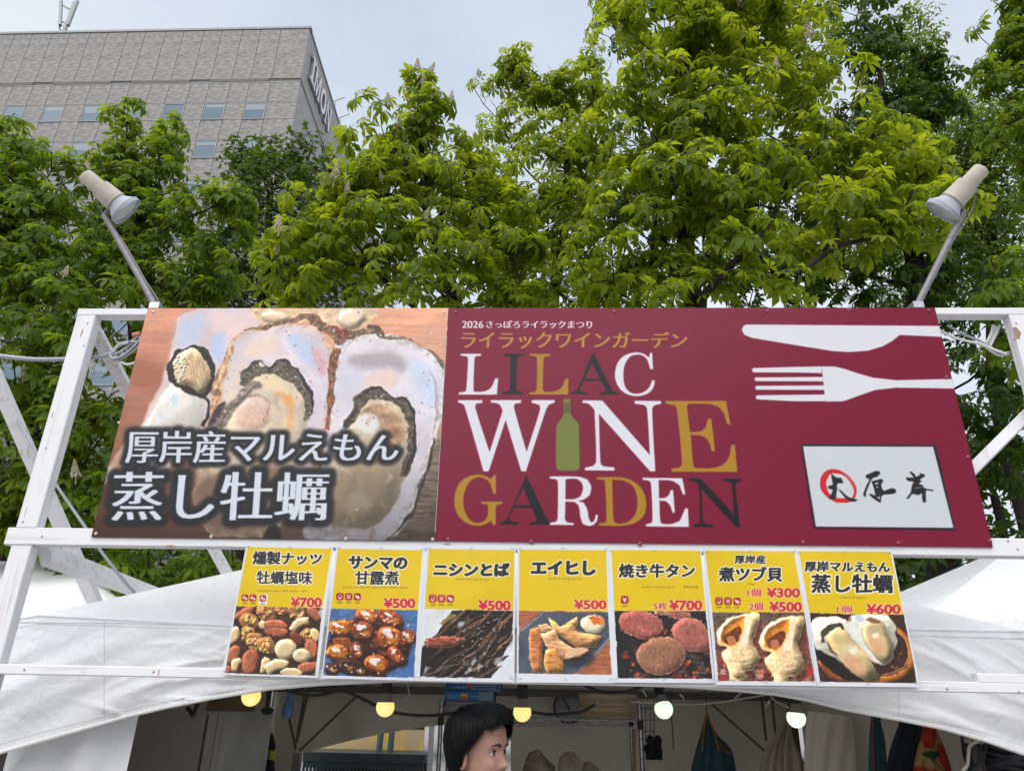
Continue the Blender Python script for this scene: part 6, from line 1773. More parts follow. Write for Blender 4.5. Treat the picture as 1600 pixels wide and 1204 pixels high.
        for i in np.where(sel)[0]:
            key = (tid[i], int(T[i] * 3.99))
            if key not in lm:
                tv, tf = temps[tid[i]]
                me = raw_mesh('leaf', tv, tf, leafmat, True)
                aa = me.attributes.new('tone', 'FLOAT', 'POINT'); aa.data.foreach_set('value', np.full(len(tv), (key[1] + .5) / 4, np.float32))
                lm[key] = me
            o = put(bpy.data.objects.new('leaf', lm[key]), s.root)
            M = Matrix(R[i].tolist()).to_4x4()
            o.matrix_local = Matrix.Translation(Vector((pos[i] - base).tolist())) @ M @ Matrix.Scale(float(S[i]), 4)
        s.tips = [p for _, p, lf in tips if lf]; s.base = base; s.count = len(pos)
    def blossoms(s, pts, Y, h=.2):
        """upright flower spikes set at given places"""
        rs = s.rs
        if not hasattr(Tree, 'bl'):
            Tree.bl = []
            for k in range(3):
                mb = MB()
                mb.tube([(0, 0, -.35), (0, 0, .9)], [.02, .012], 5)
                for i in range(80):
                    t = (i + .5) / 80; r = .21 * (1 - t) ** .8 * (.7 + .5 * rs.rand()) + .01; a = i * 2.39996
                    c = V((math.cos(a) * r, math.sin(a) * r, t * .95)); e = .062 * (1 - .5 * t) * rs.uniform(.7, 1.3)
                    mb.add([c + (e, 0, 0), c + (-e, 0, 0), c + (0, e, 0), c + (0, -e, 0), c + (0, 0, e), c + (0, 0, -e)], [(0, 2, 4), (2, 1, 4), (1, 3, 4), (3, 0, 4), (2, 0, 5), (1, 2, 5), (3, 1, 5), (0, 3, 5)])
                Tree.bl.append(raw_mesh('blossom', mb.v, mb.f, M_BLOSSOM))
        T_ = np.array(s.tips)
        for px, py, sz in pts:
            p = at(px, py, Y)
            qx, qy = proj(T_)
            d = np.hypot(qx - px, qy - py) + 12 * (T_[:, 1] - T_[:, 1].min())
            j = int(np.argmin(d)); y_ = T_[j][1] - .12
            p = at(px, py, y_)
            o = put(bpy.data.objects.new('blossom', Tree.bl[rs.randint(3)]), s.root)
            o.location = tuple(p - s.base); k = sz * np.linalg.norm(p - EYE) / FPX
            o.scale = (k, k, k); o.rotation_euler = (rs.normal(0, .12), rs.normal(0, .12), rs.rand() * 6)

# middle chestnut, in front
t1 = Tree('chestnut_tree', 'light green horse chestnut with a pointed top above the seam of the two signs', [(735, 640), (712, 480), (690, 420), (668, 340), (660, 250), (656, 130)], 7.4,
    [lobe(656, 150, 48, 52, 7.4), lobe(600, 215, 85, 55, 7.3), lobe(700, 225, 85, 60, 7.5), lobe(560, 270, 70, 55, 7.1), lobe(745, 290, 80, 60, 7.5), lobe(650, 300, 110, 70, 7.0), lobe(500, 310, 75, 45, 6.9), lobe(560, 370, 110, 55, 6.9), lobe(470, 400, 70, 50, 6.8), lobe(690, 400, 120, 60, 7.0), lobe(620, 450, 170, 40, 6.9, w=.9), lobe(800, 380, 70, 70, 7.6), lobe(790, 460, 90, 40, 7.4), lobe(450, 465, 60, 25, 6.9)],
    300, 11, LEAF_A, leaf=.175, r0=.12)
t1.blossoms([(652, 108, 22), (672, 112, 20), (606, 160, 22), (522, 282, 34), (435, 360, 30), (662, 345, 26), (622, 200, 20), (505, 285, 22), (542, 300, 20), (596, 280, 16), (432, 392, 18), (500, 405, 20), (705, 155, 18), (660, 130, 16)], 7)
# big chestnut right of centre
t2 = Tree('chestnut_tree', 'tall bright green horse chestnut with the widest crown above the knife and fork', [(1105, 640), (1085, 480), (1070, 390), (1085, 300), (1075, 180), (1070, 40), (1065, -80)], 7.2,
    [lobe(1130, -20, 190, 70, 7.4), lobe(1040, 60, 110, 80, 7.2), lobe(1200, 70, 140, 75, 7.2), lobe(1010, 180, 95, 70, 6.9), lobe(1130, 190, 130, 80, 6.8), lobe(1270, 170, 100, 70, 7.0), lobe(960, 250, 70, 60, 6.9), lobe(1060, 290, 130, 65, 6.6), lobe(1200, 290, 110, 60, 6.7), lobe(1360, 240, 70, 40, 6.7), lobe(1430, 220, 60, 45, 6.6), lobe(1300, 260, 70, 40, 6.9), lobe(1390, 310, 70, 36, 6.6), lobe(1010, 380, 120, 55, 6.7), lobe(1160, 390, 120, 50, 6.5), lobe(1310, 330, 90, 36, 6.6), lobe(1390, 350, 70, 26, 6.5), lobe(1500, 310, 60, 26, 6.3), lobe(960, 440, 90, 50, 6.9), lobe(1120, 455, 130, 35, 6.5), lobe(1230, 440, 70, 35, 6.4), lobe(1290, 380, 60, 30, 6.6)],
    480, 12, LEAF_A, leaf=.185, r0=.16)
t2.blossoms([(1265, 58, 34), (1005, 92, 20), (1025, 95, 18), (1068, 92, 12), (1213, 105, 18), (978, 215, 24), (1355, 330, 14), (1158, 8, 20), (1210, 250, 14)], 6.8)
# middle tree behind, thin bare tops
t3 = Tree('chestnut_tree', 'thinner horse chestnut with bare dead twigs at its top, between the two bright chestnuts', [(870, 640), (865, 470), (880, 380), (885, 280), (890, 200)], 9.2,
    [lobe(930, 120, 24, 50, 9.3, w=1.2), lobe(860, 130, 22, 26, 9.2, w=1.2), lobe(800, 110, 22, 28, 9.2, w=2), lobe(748, 128, 16, 12, 9.2, w=2), lobe(826, 126, 18, 14, 9.2, w=1.5), lobe(890, 122, 20, 22, 9.2, w=1.6), lobe(785, 190, 34, 40, 9.2), lobe(850, 160, 30, 26, 9.3), lobe(905, 170, 30, 40, 9.2), lobe(880, 215, 60, 40, 9.0), lobe(840, 270, 80, 55, 9.0), lobe(940, 240, 46, 40, 9.2), lobe(800, 330, 70, 60, 8.9), lobe(880, 350, 90, 70, 8.8), lobe(830, 440, 100, 50, 8.8), lobe(920, 440, 60, 50, 8.9)],
    270, 13, LEAF_A, leaf=.17, r0=.10, shell=.3, bare=[(838, 85), (842, 110), (770, 140), (852, 150), (905, 75, .1), (915, 85), (930, 60, .2), (936, 55, .2), (945, 70, .2), (925, 95), (950, 110), (780, 165), (755, 185), (765, 120), (745, 200), (900, 110), (938, 120), (958, 90, .1), (872, 100)], whorl=5)
t3.blossoms([(802, 88, 16), (748, 118, 16), (830, 412, 22), (846, 405, 18), (770, 320, 20), (820, 120, 14)], 9)
# left chestnuts in front of the building
t4 = Tree('chestnut_tree', 'green horse chestnut at the left edge with a low crown behind the frame post', [(40, 700), (50, 480), (50, 380), (40, 290), (30, 220)], 8.3,
    [lobe(25, 225, 50, 40, 8.3), lobe(65, 215, 30, 30, 8.4), lobe(20, 290, 75, 60, 8.1), lobe(90, 290, 60, 60, 8.3), lobe(40, 370, 100, 60, 7.9), lobe(110, 400, 90, 60, 7.9), lobe(30, 450, 110, 60, 7.7), lobe(120, 480, 100, 60, 7.7), lobe(-40, 380, 70, 120, 8.0), lobe(60, 560, 130, 70, 7.6), lobe(150, 640, 120, 80, 7.6), lobe(60, 680, 110, 90, 7.5), lobe(30, 790, 110, 70, 7.6), lobe(150, 770, 120, 70, 7.7), lobe(200, 880, 150, 40, 7.9)],
    470, 14, LEAF_B, leaf=.175, r0=.15, zmin=1.6)
t4.blossoms([(42, 520, 26), (125, 640, 26), (118, 745, 26), (36, 590, 20), (62, 380, 20), (100, 430, 18)], 7.6)
t5 = Tree('chestnut_tree', 'green horse chestnut with two upright leafy tops before the office windows', [(215, 640), (208, 478), (205, 400), (200, 300), (198, 190)], 8.9,
    [lobe(200, 175, 26, 26, 8.9), lobe(212, 215, 34, 32, 8.9), lobe(275, 200, 26, 22, 9.0), lobe(262, 235, 30, 36, 8.9), lobe(190, 250, 40, 36, 8.8), lobe(245, 290, 50, 36, 8.8), lobe(185, 320, 60, 50, 8.7), lobe(250, 360, 60, 50, 8.6), lobe(180, 410, 70, 50, 8.5), lobe(260, 440, 80, 40, 8.5), lobe(340, 330, 56, 44, 8.6), lobe(350, 390, 50, 40, 8.5), lobe(320, 450, 60, 34, 8.5), lobe(370, 310, 28, 24, 8.5), lobe(330, 870, 70, 40, 8.4, w=.7)],
    280, 15, LEAF_B, leaf=.165, r0=.11, shell=.3)
t5.blossoms([(165, 262, 20), (350, 300, 16)], 8.8)
# dark broad-leaved tree behind, between the building and the middle chestnut
t6 = Tree('maple_tree', 'dark green small-leaved tree beneath the corner of the office building', [(410, 640), (412, 470), (420, 380), (420, 300)], 12.0,
    [lobe(395, 250, 55, 34, 12), lobe(370, 240, 30, 24, 11.8), lobe(440, 245, 50, 28, 12), lobe(490, 245, 40, 34, 12.2), lobe(420, 300, 95, 50, 11.6), lobe(400, 370, 100, 60, 11.5), lobe(430, 440, 120, 50, 11.5), lobe(500, 330, 70, 70, 12), lobe(360, 450, 90, 50, 11.5), lobe(520, 430, 90, 60, 12)],
    620, 16, LEAF_C, kind='maple', leaf=.10, r0=.14, whorl=15, near_parts=0, stalk=.17, shell=.25)
# deeper green chestnut behind the big one
t7 = Tree('chestnut_tree', 'dark green horse chestnut half hidden behind the right side of the biggest crown', [(1475, 900), (1462, 640), (1440, 480), (1420, 360), (1390, 220), (1370, 80)], 10.2,
    [lobe(1340, 30, 60, 60, 10.4), lobe(1000, 30, 70, 60, 10.4), lobe(1390, 90, 80, 60, 10.2), lobe(1460, 120, 50, 34, 10), lobe(1430, 170, 70, 46, 10), lobe(1300, 230, 120, 90, 10.4), lobe(1400, 260, 80, 60, 10), lobe(1200, 330, 150, 100, 10.6), lobe(1350, 400, 130, 80, 10.2), lobe(1230, 440, 150, 60, 10.2), lobe(1460, 430, 100, 70, 10), lobe(1000, 330, 120, 120, 10.6), lobe(1540, 560, 80, 70, 9.8), lobe(1530, 700, 90, 70, 9.8), lobe(1560, 640, 90, 90, 9.6), lobe(1520, 820, 90, 50, 10), lobe(1440, 880, 80, 30, 10.5, w=.6)],
    620, 17, LEAF_C, leaf=.185, r0=.22, zmin=1.6, shell=.25, near_parts=200)
# small-leaved tall tree right
t8 = Tree('elm_tree', 'tall slender pale small-leaved tree rising behind the right chestnut crowns', [(1440, 640), (1430, 470), (1428, 300), (1430, 120), (1440, 20)], 13.5,
    [lobe(1440, 40, 22, 36, 13.5), lobe(1420, 90, 40, 40, 13.5), lobe(1440, 130, 30, 40, 13.5), lobe(1390, 100, 20, 24, 13.4), lobe(1420, 200, 50, 50, 13.4), lobe(1450, 270, 60, 60, 13.4), lobe(1480, 350, 90, 70, 13.2), lobe(1420, 430, 110, 60, 13)],
    640, 18, LEAF_D, kind='oval', leaf=.105, r0=.13, whorl=16, near_parts=0, stalk=.22, shell=.2)
t9 = Tree('willow_tree', 'pale small-leaved tree with hanging shoots behind the right spot lamp', [(1560, 640), (1552, 470), (1548, 330), (1540, 190)], 12.2,
    [lobe(1530, 200, 50, 60, 12.2), lobe(1490, 230, 30, 70, 12), lobe(1560, 260, 60, 90, 12), lobe(1510, 330, 60, 60, 12), lobe(1570, 380, 70, 90, 11.8), lobe(1500, 420, 60, 60, 12)],
    640, 19, LEAF_D, kind='oval', leaf=.125, r0=.12, whorl=15, near_parts=0, stalk=.24, shell=.2)
t10 = Tree('chestnut_tree', 'green horse chestnut leaning in at the top right corner above the right lamp', [(1668, 640), (1655, 480), (1640, 300), (1625, 120), (1620, 0)], 8.6,
    [lobe(1600, 10, 50, 40, 8.6), lobe(1560, 60, 40, 36, 8.6), lobe(1600, 100, 60, 50, 8.5), lobe(1540, 120, 34, 26, 8.5), lobe(1580, 170, 50, 34, 8.5), lobe(1550, 210, 24, 20, 8.5), lobe(1640, 220, 60, 80, 8.5), lobe(1640, 60, 80, 90, 8.8), lobe(1620, 440, 60, 60, 8.2), lobe(1560, 470, 70, 30, 7.9), lobe(1600, 560, 60, 60, 8.0)],
    230, 20, LEAF_B, leaf=.17, r0=.13, near_parts=150)
# a wall of park trees far behind closes the gaps low down
def far_tree(px, Y, h, w, seed, label):
    b = at(px, 800, Y); k = FPX / Y
    top = h
    rs = np.random.RandomState(seed)
    L = []
    for i in range(7):
        z = rs.uniform(.22, .92) * h; sp = w * (1 - ((z / h - .5) / .62) ** 2) * .55
        L.append(dict(c=V((b[0] + rs.uniform(-1, 1) * sp, Y + rs.uniform(-1, 1) * sp, z)), r=V((w * .42, w * .4, h * .17)), w=1))
    class _T(Tree): pass
    tr = [proj((b[0], Y, z)) for z in (1.8, h * .35, h * .6, h * .85)]
    return Tree('park_tree', label, [(float(a), float(c)) for a, c in tr], Y, L, 150, seed, LEAF_C, kind='maple', leaf=.30, r0=.2, whorl=11, near_parts=0, stalk=.34, zmin=1.0, shell=.2, twig=.01, group='trees across the park')
FAR = ['at the left edge', 'behind the left post of the timber frame', 'behind the oyster sign and the dark maple', 'behind the left chestnut beside the sign seam', 'between the two bright chestnuts', 'behind the left flank of the biggest crown', 'behind the trunk of the biggest crown', 'behind the knife and fork sign', 'behind the right spot lamp', 'beyond the right edge']
for i, (px, Y, h, w) in enumerate([(-60, 21, 8.5, 4.5), (150, 23, 9.0, 4.5), (330, 20, 8.0, 4.0), (540, 24, 8.6, 4.6), (760, 23, 7.6, 4.2), (980, 22, 8.2, 4.6), (1180, 24, 9.6, 4.6), (1380, 21, 9.4, 4.4), (1560, 22, 9.6, 4.6), (1740, 20, 8.6, 4.4)]):
    far_tree(px, Y, h, w, 60 + i, 'dark far tree across the park, low ' + FAR[i])
# ------------------------------------------------------------------ under the tent
def scale_at(px, py, Y):
    return abs(at(px + 10, py, Y)[0] - at(px, py, Y)[0]) / 10          # metres per photo pixel

M_FRIDGE = mat('dark_brown_steel', (0.26, 0.235, 0.215), .42, .5, .3, .12, 6)
M_FRIDGE2 = mat('grey_steel_door', (0.30, 0.30, 0.275), .38, .5, .4, .15, 5)
M_TRIM = mat('bright_trim', (0.34, 0.32, 0.29), .4, .5, .6)
c_ = at(348, 1112, 3.62); l_ = at(186, 1117, 3.62)
zt = at(300, 1113, 3.62)[2]
fr = thing('fridge', ((c_[0] + l_[0]) / 2, 4.0, 0), 'tall dark steel fridge standing under the left side of the tent', 'fridge')
MB().box((l_[0], 3.66, .05), (c_[0] - .02, 4.30, zt - .004)).build('cabinet', M_FRIDGE, fr)
MB().box((l_[0], 3.62, .10), (c_[0] - .075, 3.656, zt - .002)).build('door', M_FRIDGE, fr)
MB().box((c_[0] - .066, 3.63, .10), (c_[0] - .024, 3.656, zt - .002)).build('door_frame', M_TRIM, fr)
MB().box((c_[0] - .017, 3.64, .06), (c_[0] + .006, 4.30, zt)).build('side_panel', M_FRIDGE2, fr)
MB().box((c_[0] - .019, 3.624, .06), (c_[0] + .002, 3.638, zt)).build('edge_trim', M_TRIM, fr)
for x_ in (l_[0] + .05, c_[0] - .06):
    for y_ in (3.72, 4.24): MB().lathe((x_, y_, .002), (0, 0, 1), [(0, .02), (.047, .015)], 10).build('foot', M_BLACK, fr)
a_, b_ = at(250, 1118, 4.62), at(402, 1075, 4.62)
pl = thing('plywood_board', ((a_[0] + b_[0]) / 2, 4.62, 0), 'brown plywood board standing behind the dark fridge', 'board')
MB().box((a_[0], 4.62, .004), (b_[0], 4.634, b_[2])).build('board', mat('plywood', (.26, .18, .10), .7, .3, 0, .2, 5, (1, 1, .3)), pl)

def cloth_piece(name, outline_l, outline_r, Y, bulge, m, parent=None, n=14, k=16, ripple=.01, freq=5.0, seed=0):
    """hanging cloth between a left and a right outline (photo points, top to bottom) with front and back skins"""
    L = catmull([(x, y, 0) for x, y in outline_l], False, 8); R = catmull([(x, y, 0) for x, y in outline_r], False, 8)
    L = [L[int(i * (len(L) - 1) / k)] for i in range(k + 1)]; R = [R[int(i * (len(R) - 1) / k)] for i in range(k + 1)]
    mb = MB(); F, Bk = [], []
    for i in range(k + 1):
        r1, r2 = [], []
        for j in range(n + 1):
            s_ = j / n; x = L[i][0] * (1 - s_) + R[i][0] * s_; y = L[i][1] * (1 - s_) + R[i][1] * s_
            w = (4 * s_ * (1 - s_)) ** .6
            rp = ripple * math.sin(freq * 6.28 * s_ * (.7 + .3 * i / k) + seed + i * .12) * min(1, i / 4)
            r1.append(at(x, y, Y - bulge * w - rp * w)); r2.append(at(x, y, Y + .35 * bulge * w - rp * .4 * w + .001))
        F.append(r1); Bk.append(r2[::-1])
    mb.grid(F); mb.grid(Bk)
    return mb.build(name, m, parent)

M_NAVY = mat('navy_cloth', (.012, .015, .022), .8, .3, 0, .3, 30, bump=.3, bscale=60)
jk = thing('work_jacket', at(424, 1204, 4.5) * (1, 1, 0) + (0, 0, 1.0), 'dark navy jacket with a yellow-green reflective band hanging beside the fridge', 'jacket')
cloth_piece('body', [(421, 1145), (412, 1175), (409, 1215), (404, 1330)], [(426, 1145), (431, 1165), (429, 1190), (436, 1330)], 4.5, .05, M_NAVY, jk)
cloth_piece('reflective_band', [(415, 1172), (413, 1186)], [(430.5, 1172), (430.3, 1187)], 4.494, .053, mat('hi_vis_yellow', (.36, .42, .02), .6), jk, k=6)
MB().tube([at(423, 1146, 4.5), at(424, 1110, 4.52), at(430, 1076, 4.55)], .003, 6).build('hanger', M_BLACK, jk)

m_, n_, l2_, p_ = new_mat('blue_plastic'); p_.inputs['Base Color'].default_value = (.13, .22, .44, 1); p_.inputs['Roughness'].default_value = .25; p_.inputs['Transmission Weight'].default_value = .35
M_BLUEP = m_
bo = thing('blue_bottle', at(449, 1120, 4.2), 'small translucent blue bottle hanging neck up from the tent bar', 'bottle')
s_ = scale_at(449, 1100, 4.2); b0 = at(449, 1120, 4.2)
MB().lathe(b0, (0, 0, 1), [(0, 7 * s_), (2 * s_, 8.5 * s_), (10 * s_, 9.3 * s_), (18 * s_, 8 * s_), (28 * s_, 4.6 * s_), (34 * s_, 3.4 * s_), (40 * s_, 3.4 * s_)], 20).build('body', M_BLUEP, bo)
MB().lathe(b0 + (0, 0, 40 * s_), (0, 0, 1), [(0, 4 * s_), (5 * s_, 4 * s_)], 14).build('cap', mat('blue_cap', (.02, .04, .2), .4), bo)

# things seen through the opening of the back wall
def box_px(name, p0, p1, Y, dep, m, parent=None):
    a, b = at(*p0, Y), at(*p1, Y)
    return MB().box((min(a[0], b[0]), Y, min(a[2], b[2])), (max(a[0], b[0]), Y + dep, max(a[2], b[2]))).build(name, m, parent)
m_, n_, l2_, p_ = new_mat('worn_yellow_paint')
t_ = n_.new('ShaderNodeTexCoord'); nz_ = n_.new('ShaderNodeTexNoise'); nz_.inputs['Scale'].default_value = 4.0; nz_.inputs['Detail'].default_value = 8; nz_.inputs['Roughness'].default_value = .65
l2_.new(t_.outputs['Object'], nz_.inputs['Vector'])
r_ = n_.new('ShaderNodeValToRGB'); r_.color_ramp.elements[0].position = .36; r_.color_ramp.elements[0].color = (.62, .40, .05, 1); r_.color_ramp.elements[1].position = .52; r_.color_ramp.elements[1].color = (.40, .29, .14, 1)
e_ = r_.color_ramp.elements.new(.66); e_.color = (.34, .30, .25, 1)
l2_.new(nz_.outputs['Fac'], r_.inputs['Fac']); l2_.new(r_.outputs['Color'], p_.inputs['Base Color']); p_.inputs['Roughness'].default_value = .8
M_YWORN = m_
yb = thing('yellow_panel', at(585, 1172, 6.6) * (1, 1, 0), 'worn yellow painted panel standing outside behind the tent opening', 'panel')
box_px('panel', (490, 1172), (664, 1122), 6.6, .03, M_YWORN, yb)
box_px('panel_base', (490, 1290), (664, 1172.3), 6.6, .03, mat('panel_base', (.03, .04, .05), .7), yb)
box_px('slot', (602, 1137), (663, 1134), 6.594, .005, M_BLACK, yb)
a_ = at(490, 1172, 6.6); b_ = at(664, 1172, 6.6)
for x_ in (a_[0] + .03, b_[0] - .03): MB().box((x_ - .02, 6.64, .004), (x_ + .02, 6.68, a_[2])).build('leg', M_DARKSTEEL, yb)
M_TEAL = mat('teal_pole_paint', (.055, .095, .10), .45, .5, 0, .15, 10)
for i, ((x0, y0), (x1, y1), lb) in enumerate((((597, 1128), (578, 1260), 'left one of two teal poles in front of the yellow panel'), ((614, 1126), (599, 1260), 'right one of two teal poles in front of the yellow panel'))):
    p = at(x0, y0, 6.3); q = V((at(x1, y1, 6.3)[0], 6.3, .004))
    tag(MB().tube([q, p, p + (p - q) * .15], .024, 12).build('pole', M_TEAL), lb, 'pole', 'teal poles')
M_CRATE = mat('dark_teal_plastic', (.018, .030, .036), .45, .5, 0, .2, 12)
a_, b_ = at(474, 1174, 6.05), at(664, 1174, 6.05)
crt = thing('plastic_crate', ((a_[0] + b_[0]) / 2, 6.2, 0), 'stack of dark teal slatted plastic crates outside behind the tent', 'crate')
zt_ = a_[2]
MB().box((a_[0], 6.05, zt_ - .06), (b_[0], 6.45, zt_)).build('rim', M_CRATE, crt)
MB().box((a_[0] + .02, 6.40, .004), (b_[0] - .02, 6.43, zt_ - .061)).build('back_panel', mat('crate_inside', (.10, .085, .06), .7), crt)
nb = 34
slm = None
for i in range(nb):
    x_ = a_[0] + .012 + (b_[0] - a_[0] - .024) * i / (nb - 1)
    if slm is None:
        slm = MB().box((-.007, -.01, .0), (.007, .01, zt_ - .066)).build('slat', M_CRATE, crt); slm.location = (x_ - crt.location[0], 6.065 - crt.location[1], .004); 
        slm.data.transform(Matrix.Translation(Vector(crt.location))); 
    else:
        o = slm.copy(); COL.objects.link(o); o.location = (x_ - crt.location[0], 6.065 - crt.location[1], .004)
box_px('lower_rail', (476, 1198), (662, 1192), 6.056, .005, M_CRATE, crt)
MB().box((b_[0] + .02, 6.06, .004), (b_[0] + .055, 6.10, at(668, 1125, 6.06)[2])).build('corner_post', M_STEEL, crt)

# wire rack with the boxes and steamers
RY = 4.55
xl_, xr_ = at(689, 1120, RY)[0], at(1000, 1120, RY)[0]
zs = at(900, 1124, RY)[2]
rk = thing('wire_rack', ((xl_ + xr_) / 2, RY + .23, 0), 'chromed wire shelf rack under the tent holding cartons and wooden steamers', 'rack')
def xz_post(x_, y_, top):
    MB().lathe((x_, y_, .004), (0, 0, 1), [(0, .0125), (top, .0125)], 12).build('post', M_CHROME, rk)
    o = MB()
    for z_ in np.arange(.2, top, .05): o.lathe((x_, y_, z_), (0, 0, 1), [(0, .0132), (.003, .0132)], 12)
    tag(o.build('post_groove', M_BLACK, rk), kind='stuff')
ztp = at(998, 1101, RY)[2]
for x_ in (xl_, xr_):
    for y_ in (RY, RY + .46): xz_post(x_, y_, ztp)
def wire_shelf(z_, name='shelf'):
    mb = MB()
    for y_ in (RY, RY + .46):
        mb.tube([(xl_, y_, z_), (xr_, y_, z_)], .0045, 6); mb.tube([(xl_, y_, z_ - .035), (xr_, y_, z_ - .035)], .0040, 6)
        n = 22; mb.tube([(xl_ + (xr_ - xl_) * i / n, y_, z_ - (.034 if i % 2 else .002)) for i in range(n + 1)], .0024, 5)
    for i in range(46):
        x_ = xl_ + (xr_ - xl_) * (i + .5) / 46; mb.tube([(x_, RY, z_ + .004), (x_, RY + .46, z_ + .004)], .0022, 5)
    mb.build(name, M_CHROME, rk)
    for x_ in (xl_, xr_):
        for y_ in (RY, RY + .46): MB().lathe((x_, y_, z_ - .04), (0, 0, 1), [(0, .018), (.045, .016)], 12).build('collar', M_BLACK, rk)
wire_shelf(zs); wire_shelf(zs - .42)
zsh = zs + .007

def carton(p0, p1, zb_, dep, paint, label, side=(60, 90, 140)):
    a, b = at(*p0, RY + .03), at(*p1, RY + .03)
    h = b[2] - a[2]
    cv = Canvas(RY + .03, a[0], b[0], a[2], b[2], 700, (40, 84, 140), (0, 0, 1.0))
    paint(cv)
    mt = cv.material('carton_print', rough=.5, spec=.4)
    t = thing('carton', ((a[0] + b[0]) / 2, RY + .03 + dep / 2, zb_), label, 'carton', 'cartons stacked on the rack')
    ms = mat('carton_card', tuple(lin(side) * .8), .6)
    MB().box((a[0], RY + .034, a[2]), (b[0], RY + .03 + dep, b[2])).build('body', ms, t)
    o = MB().grid([[(a[0], RY + .032, b[2]), (b[0], RY + .032, b[2])], [(a[0], RY + .032, a[2]), (b[0], RY + .032, a[2])]], False).build('printed_face', mt, t)
    cv.set_uv(o)
    return b[2]
def smudge(cv, x0, x1, y, h, col, seed):
    rs = np.random.RandomState(seed); x = x0
    while x < x1:
        w = rs.uniform(1.2, 3.2); cv.poly([(x, y), (x + w * .7, y), (x + w * .7, y + h), (x, y + h)], col, alpha=rs.uniform(.4, .95)); x += w
def pc1(cv): cv.a[:] = (24, 78, 140); cv.poly([(735, 1060), (790, 1060), (790, 1090), (735, 1090)], (90, 120, 160)); smudge(cv, 706, 728, 1071, 4, (150, 180, 215), 1); smudge(cv, 740, 772, 1072, 4, (70, 90, 130), 2); cv.ell(733, 1070, 5, 4, 0, (190, 70, 84)); cv.ell(777, 1074, 1.6, 2.6, 0, (30, 36, 50))
def pc2(cv): cv.a[:] = (38, 110, 176); cv.poly([(748, 1078), (775, 1078), (775, 1096), (748, 1096)], (110, 140, 172)); smudge(cv, 700, 720, 1084, 6, (120, 160, 205), 3); cv.poly([(720, 1083), (731, 1083), (731, 1088), (720, 1088)], (222, 180, 40)); cv.poly([(720, 1088), (731, 1088), (731, 1093), (720, 1093)], (196, 80, 76)); smudge(cv, 736, 748, 1086, 3, (190, 205, 220), 4)
def pc3(cv): cv.a[:] = (126, 128, 136); smudge(cv, 699, 712, 1098, 6, (80, 84, 96), 5); cv.ell(695.5, 1099, 1.8, 2.6, 0, (40, 42, 50)); smudge(cv, 720, 760, 1100, 4, (90, 94, 104), 6)
yb3 = proj((at(700, 1120, RY + .03)[0], RY + .03, zsh))[1]
carton((692, yb3), (772, 1095), zsh, .30, pc3, 'grey white carton at the bottom of the stack on the rack', (120, 120, 126))
carton((694, 1094.7), (771, 1079), at(700, 1095, RY + .03)[2], .28, pc2, 'blue carton with a yellow and red mark, middle of the stack on the rack')
carton((696, 1078.7), (782, 1064), at(700, 1079, RY + .03)[2], .30, pc1, 'dark blue carton at the top of the stack on the rack')

M_STEAM = mat('steamed_wood', (.36, .27, .18), .65, .3, 0, .25, 3, (1, 1, 14), bump=.3, bscale=30)
s_ = scale_at(950, 1100, RY + .22)
cx = at(950, 1110, RY + .22)[0]; R_ = 45 * s_ 
st1 = thing('wooden_steamer', (cx, RY + .22, zsh), 'lower round wooden steamer ring on the wire rack', 'steamer', 'stacked wooden steamers')
h_ = .068
MB().lathe((cx, RY + .22, zsh), (0, 0, 1), [(0, R_ - .02), (0, R_), (h_ * .46, R_), (h_ * .48, R_ + .003), (h_ - .002, R_ + .003), (h_ - .002, R_ - .014)], 48, cap=False).build('ring', M_STEAM, st1)
MB().lathe((cx, RY + .22, zsh + .012), (0, 0, 1), [(0, R_ - .001), (.004, R_ - .001)], 32).build('slatted_base', M_STEAM, st1)
st2 = thing('wooden_steamer', (cx, RY + .22, zsh + h_), 'upper round wooden steamer ring on the wire rack', 'steamer', 'stacked wooden steamers')
MB().lathe((cx, RY + .22, zsh + h_), (0, 0, 1), [(0, R_ - .02), (0, R_ - .001), (h_ * .6, R_ - .001), (h_ * .62, R_ + .003), (h_ - .002, R_ + .003), (h_ - .002, R_ - .014)], 48, cap=False).build('ring', M_STEAM, st2)
MB().lathe((cx, RY + .22, zsh + h_ + .012), (0, 0, 1), [(0, R_ - .002), (.004, R_ - .002)], 32).build('slatted_base', M_STEAM, st2)

CY = YB - .11
ck = thing('wall_clock', at(889, 1104, CY), 'round wall clock with a black rim partly behind the wooden steamers', 'clock')
s_ = scale_at(889, 1104, CY); cc = at(889, 1104, CY)
MB().lathe(cc, (0, -1, 0), [(0, 22 * s_), (.001, 22 * s_)], 40).build('dial', mat('clock_dial', (.24, .24, .24), .4), ck)
MB().lathe(cc, (0, -1, 0), [(-.02, 24.5 * s_), (.02, 24.5 * s_), (.022, 22.5 * s_), (.004, 21.5 * s_)], 40, cap=False).build('rim', M_BLACK, ck)
for i in range(12):
    a = i * math.pi / 6; r0_, r1_ = (16, 20) if i % 3 else (14.5, 20)
    MB().beam(cc + (math.sin(a) * r0_ * s_, -.003, math.cos(a) * r0_ * s_), cc + (math.sin(a) * r1_ * s_, -.003, math.cos(a) * r1_ * s_), .004, .002, ch=.0005, up=(0, 1, 0)).build('hour_mark', M_BLACK, ck)
for (dx, dy, w_) in ((-11.5, 13, .006), (-18, 3.5, .003), (-8, 15, .004)):
    MB().beam(cc + (2 * s_, -.006, -4 * s_), cc + (dx * s_, -.006, dy * s_), w_, .002, ch=.0004, up=(0, 1, 0)).build('hand', M_BLACK, ck)

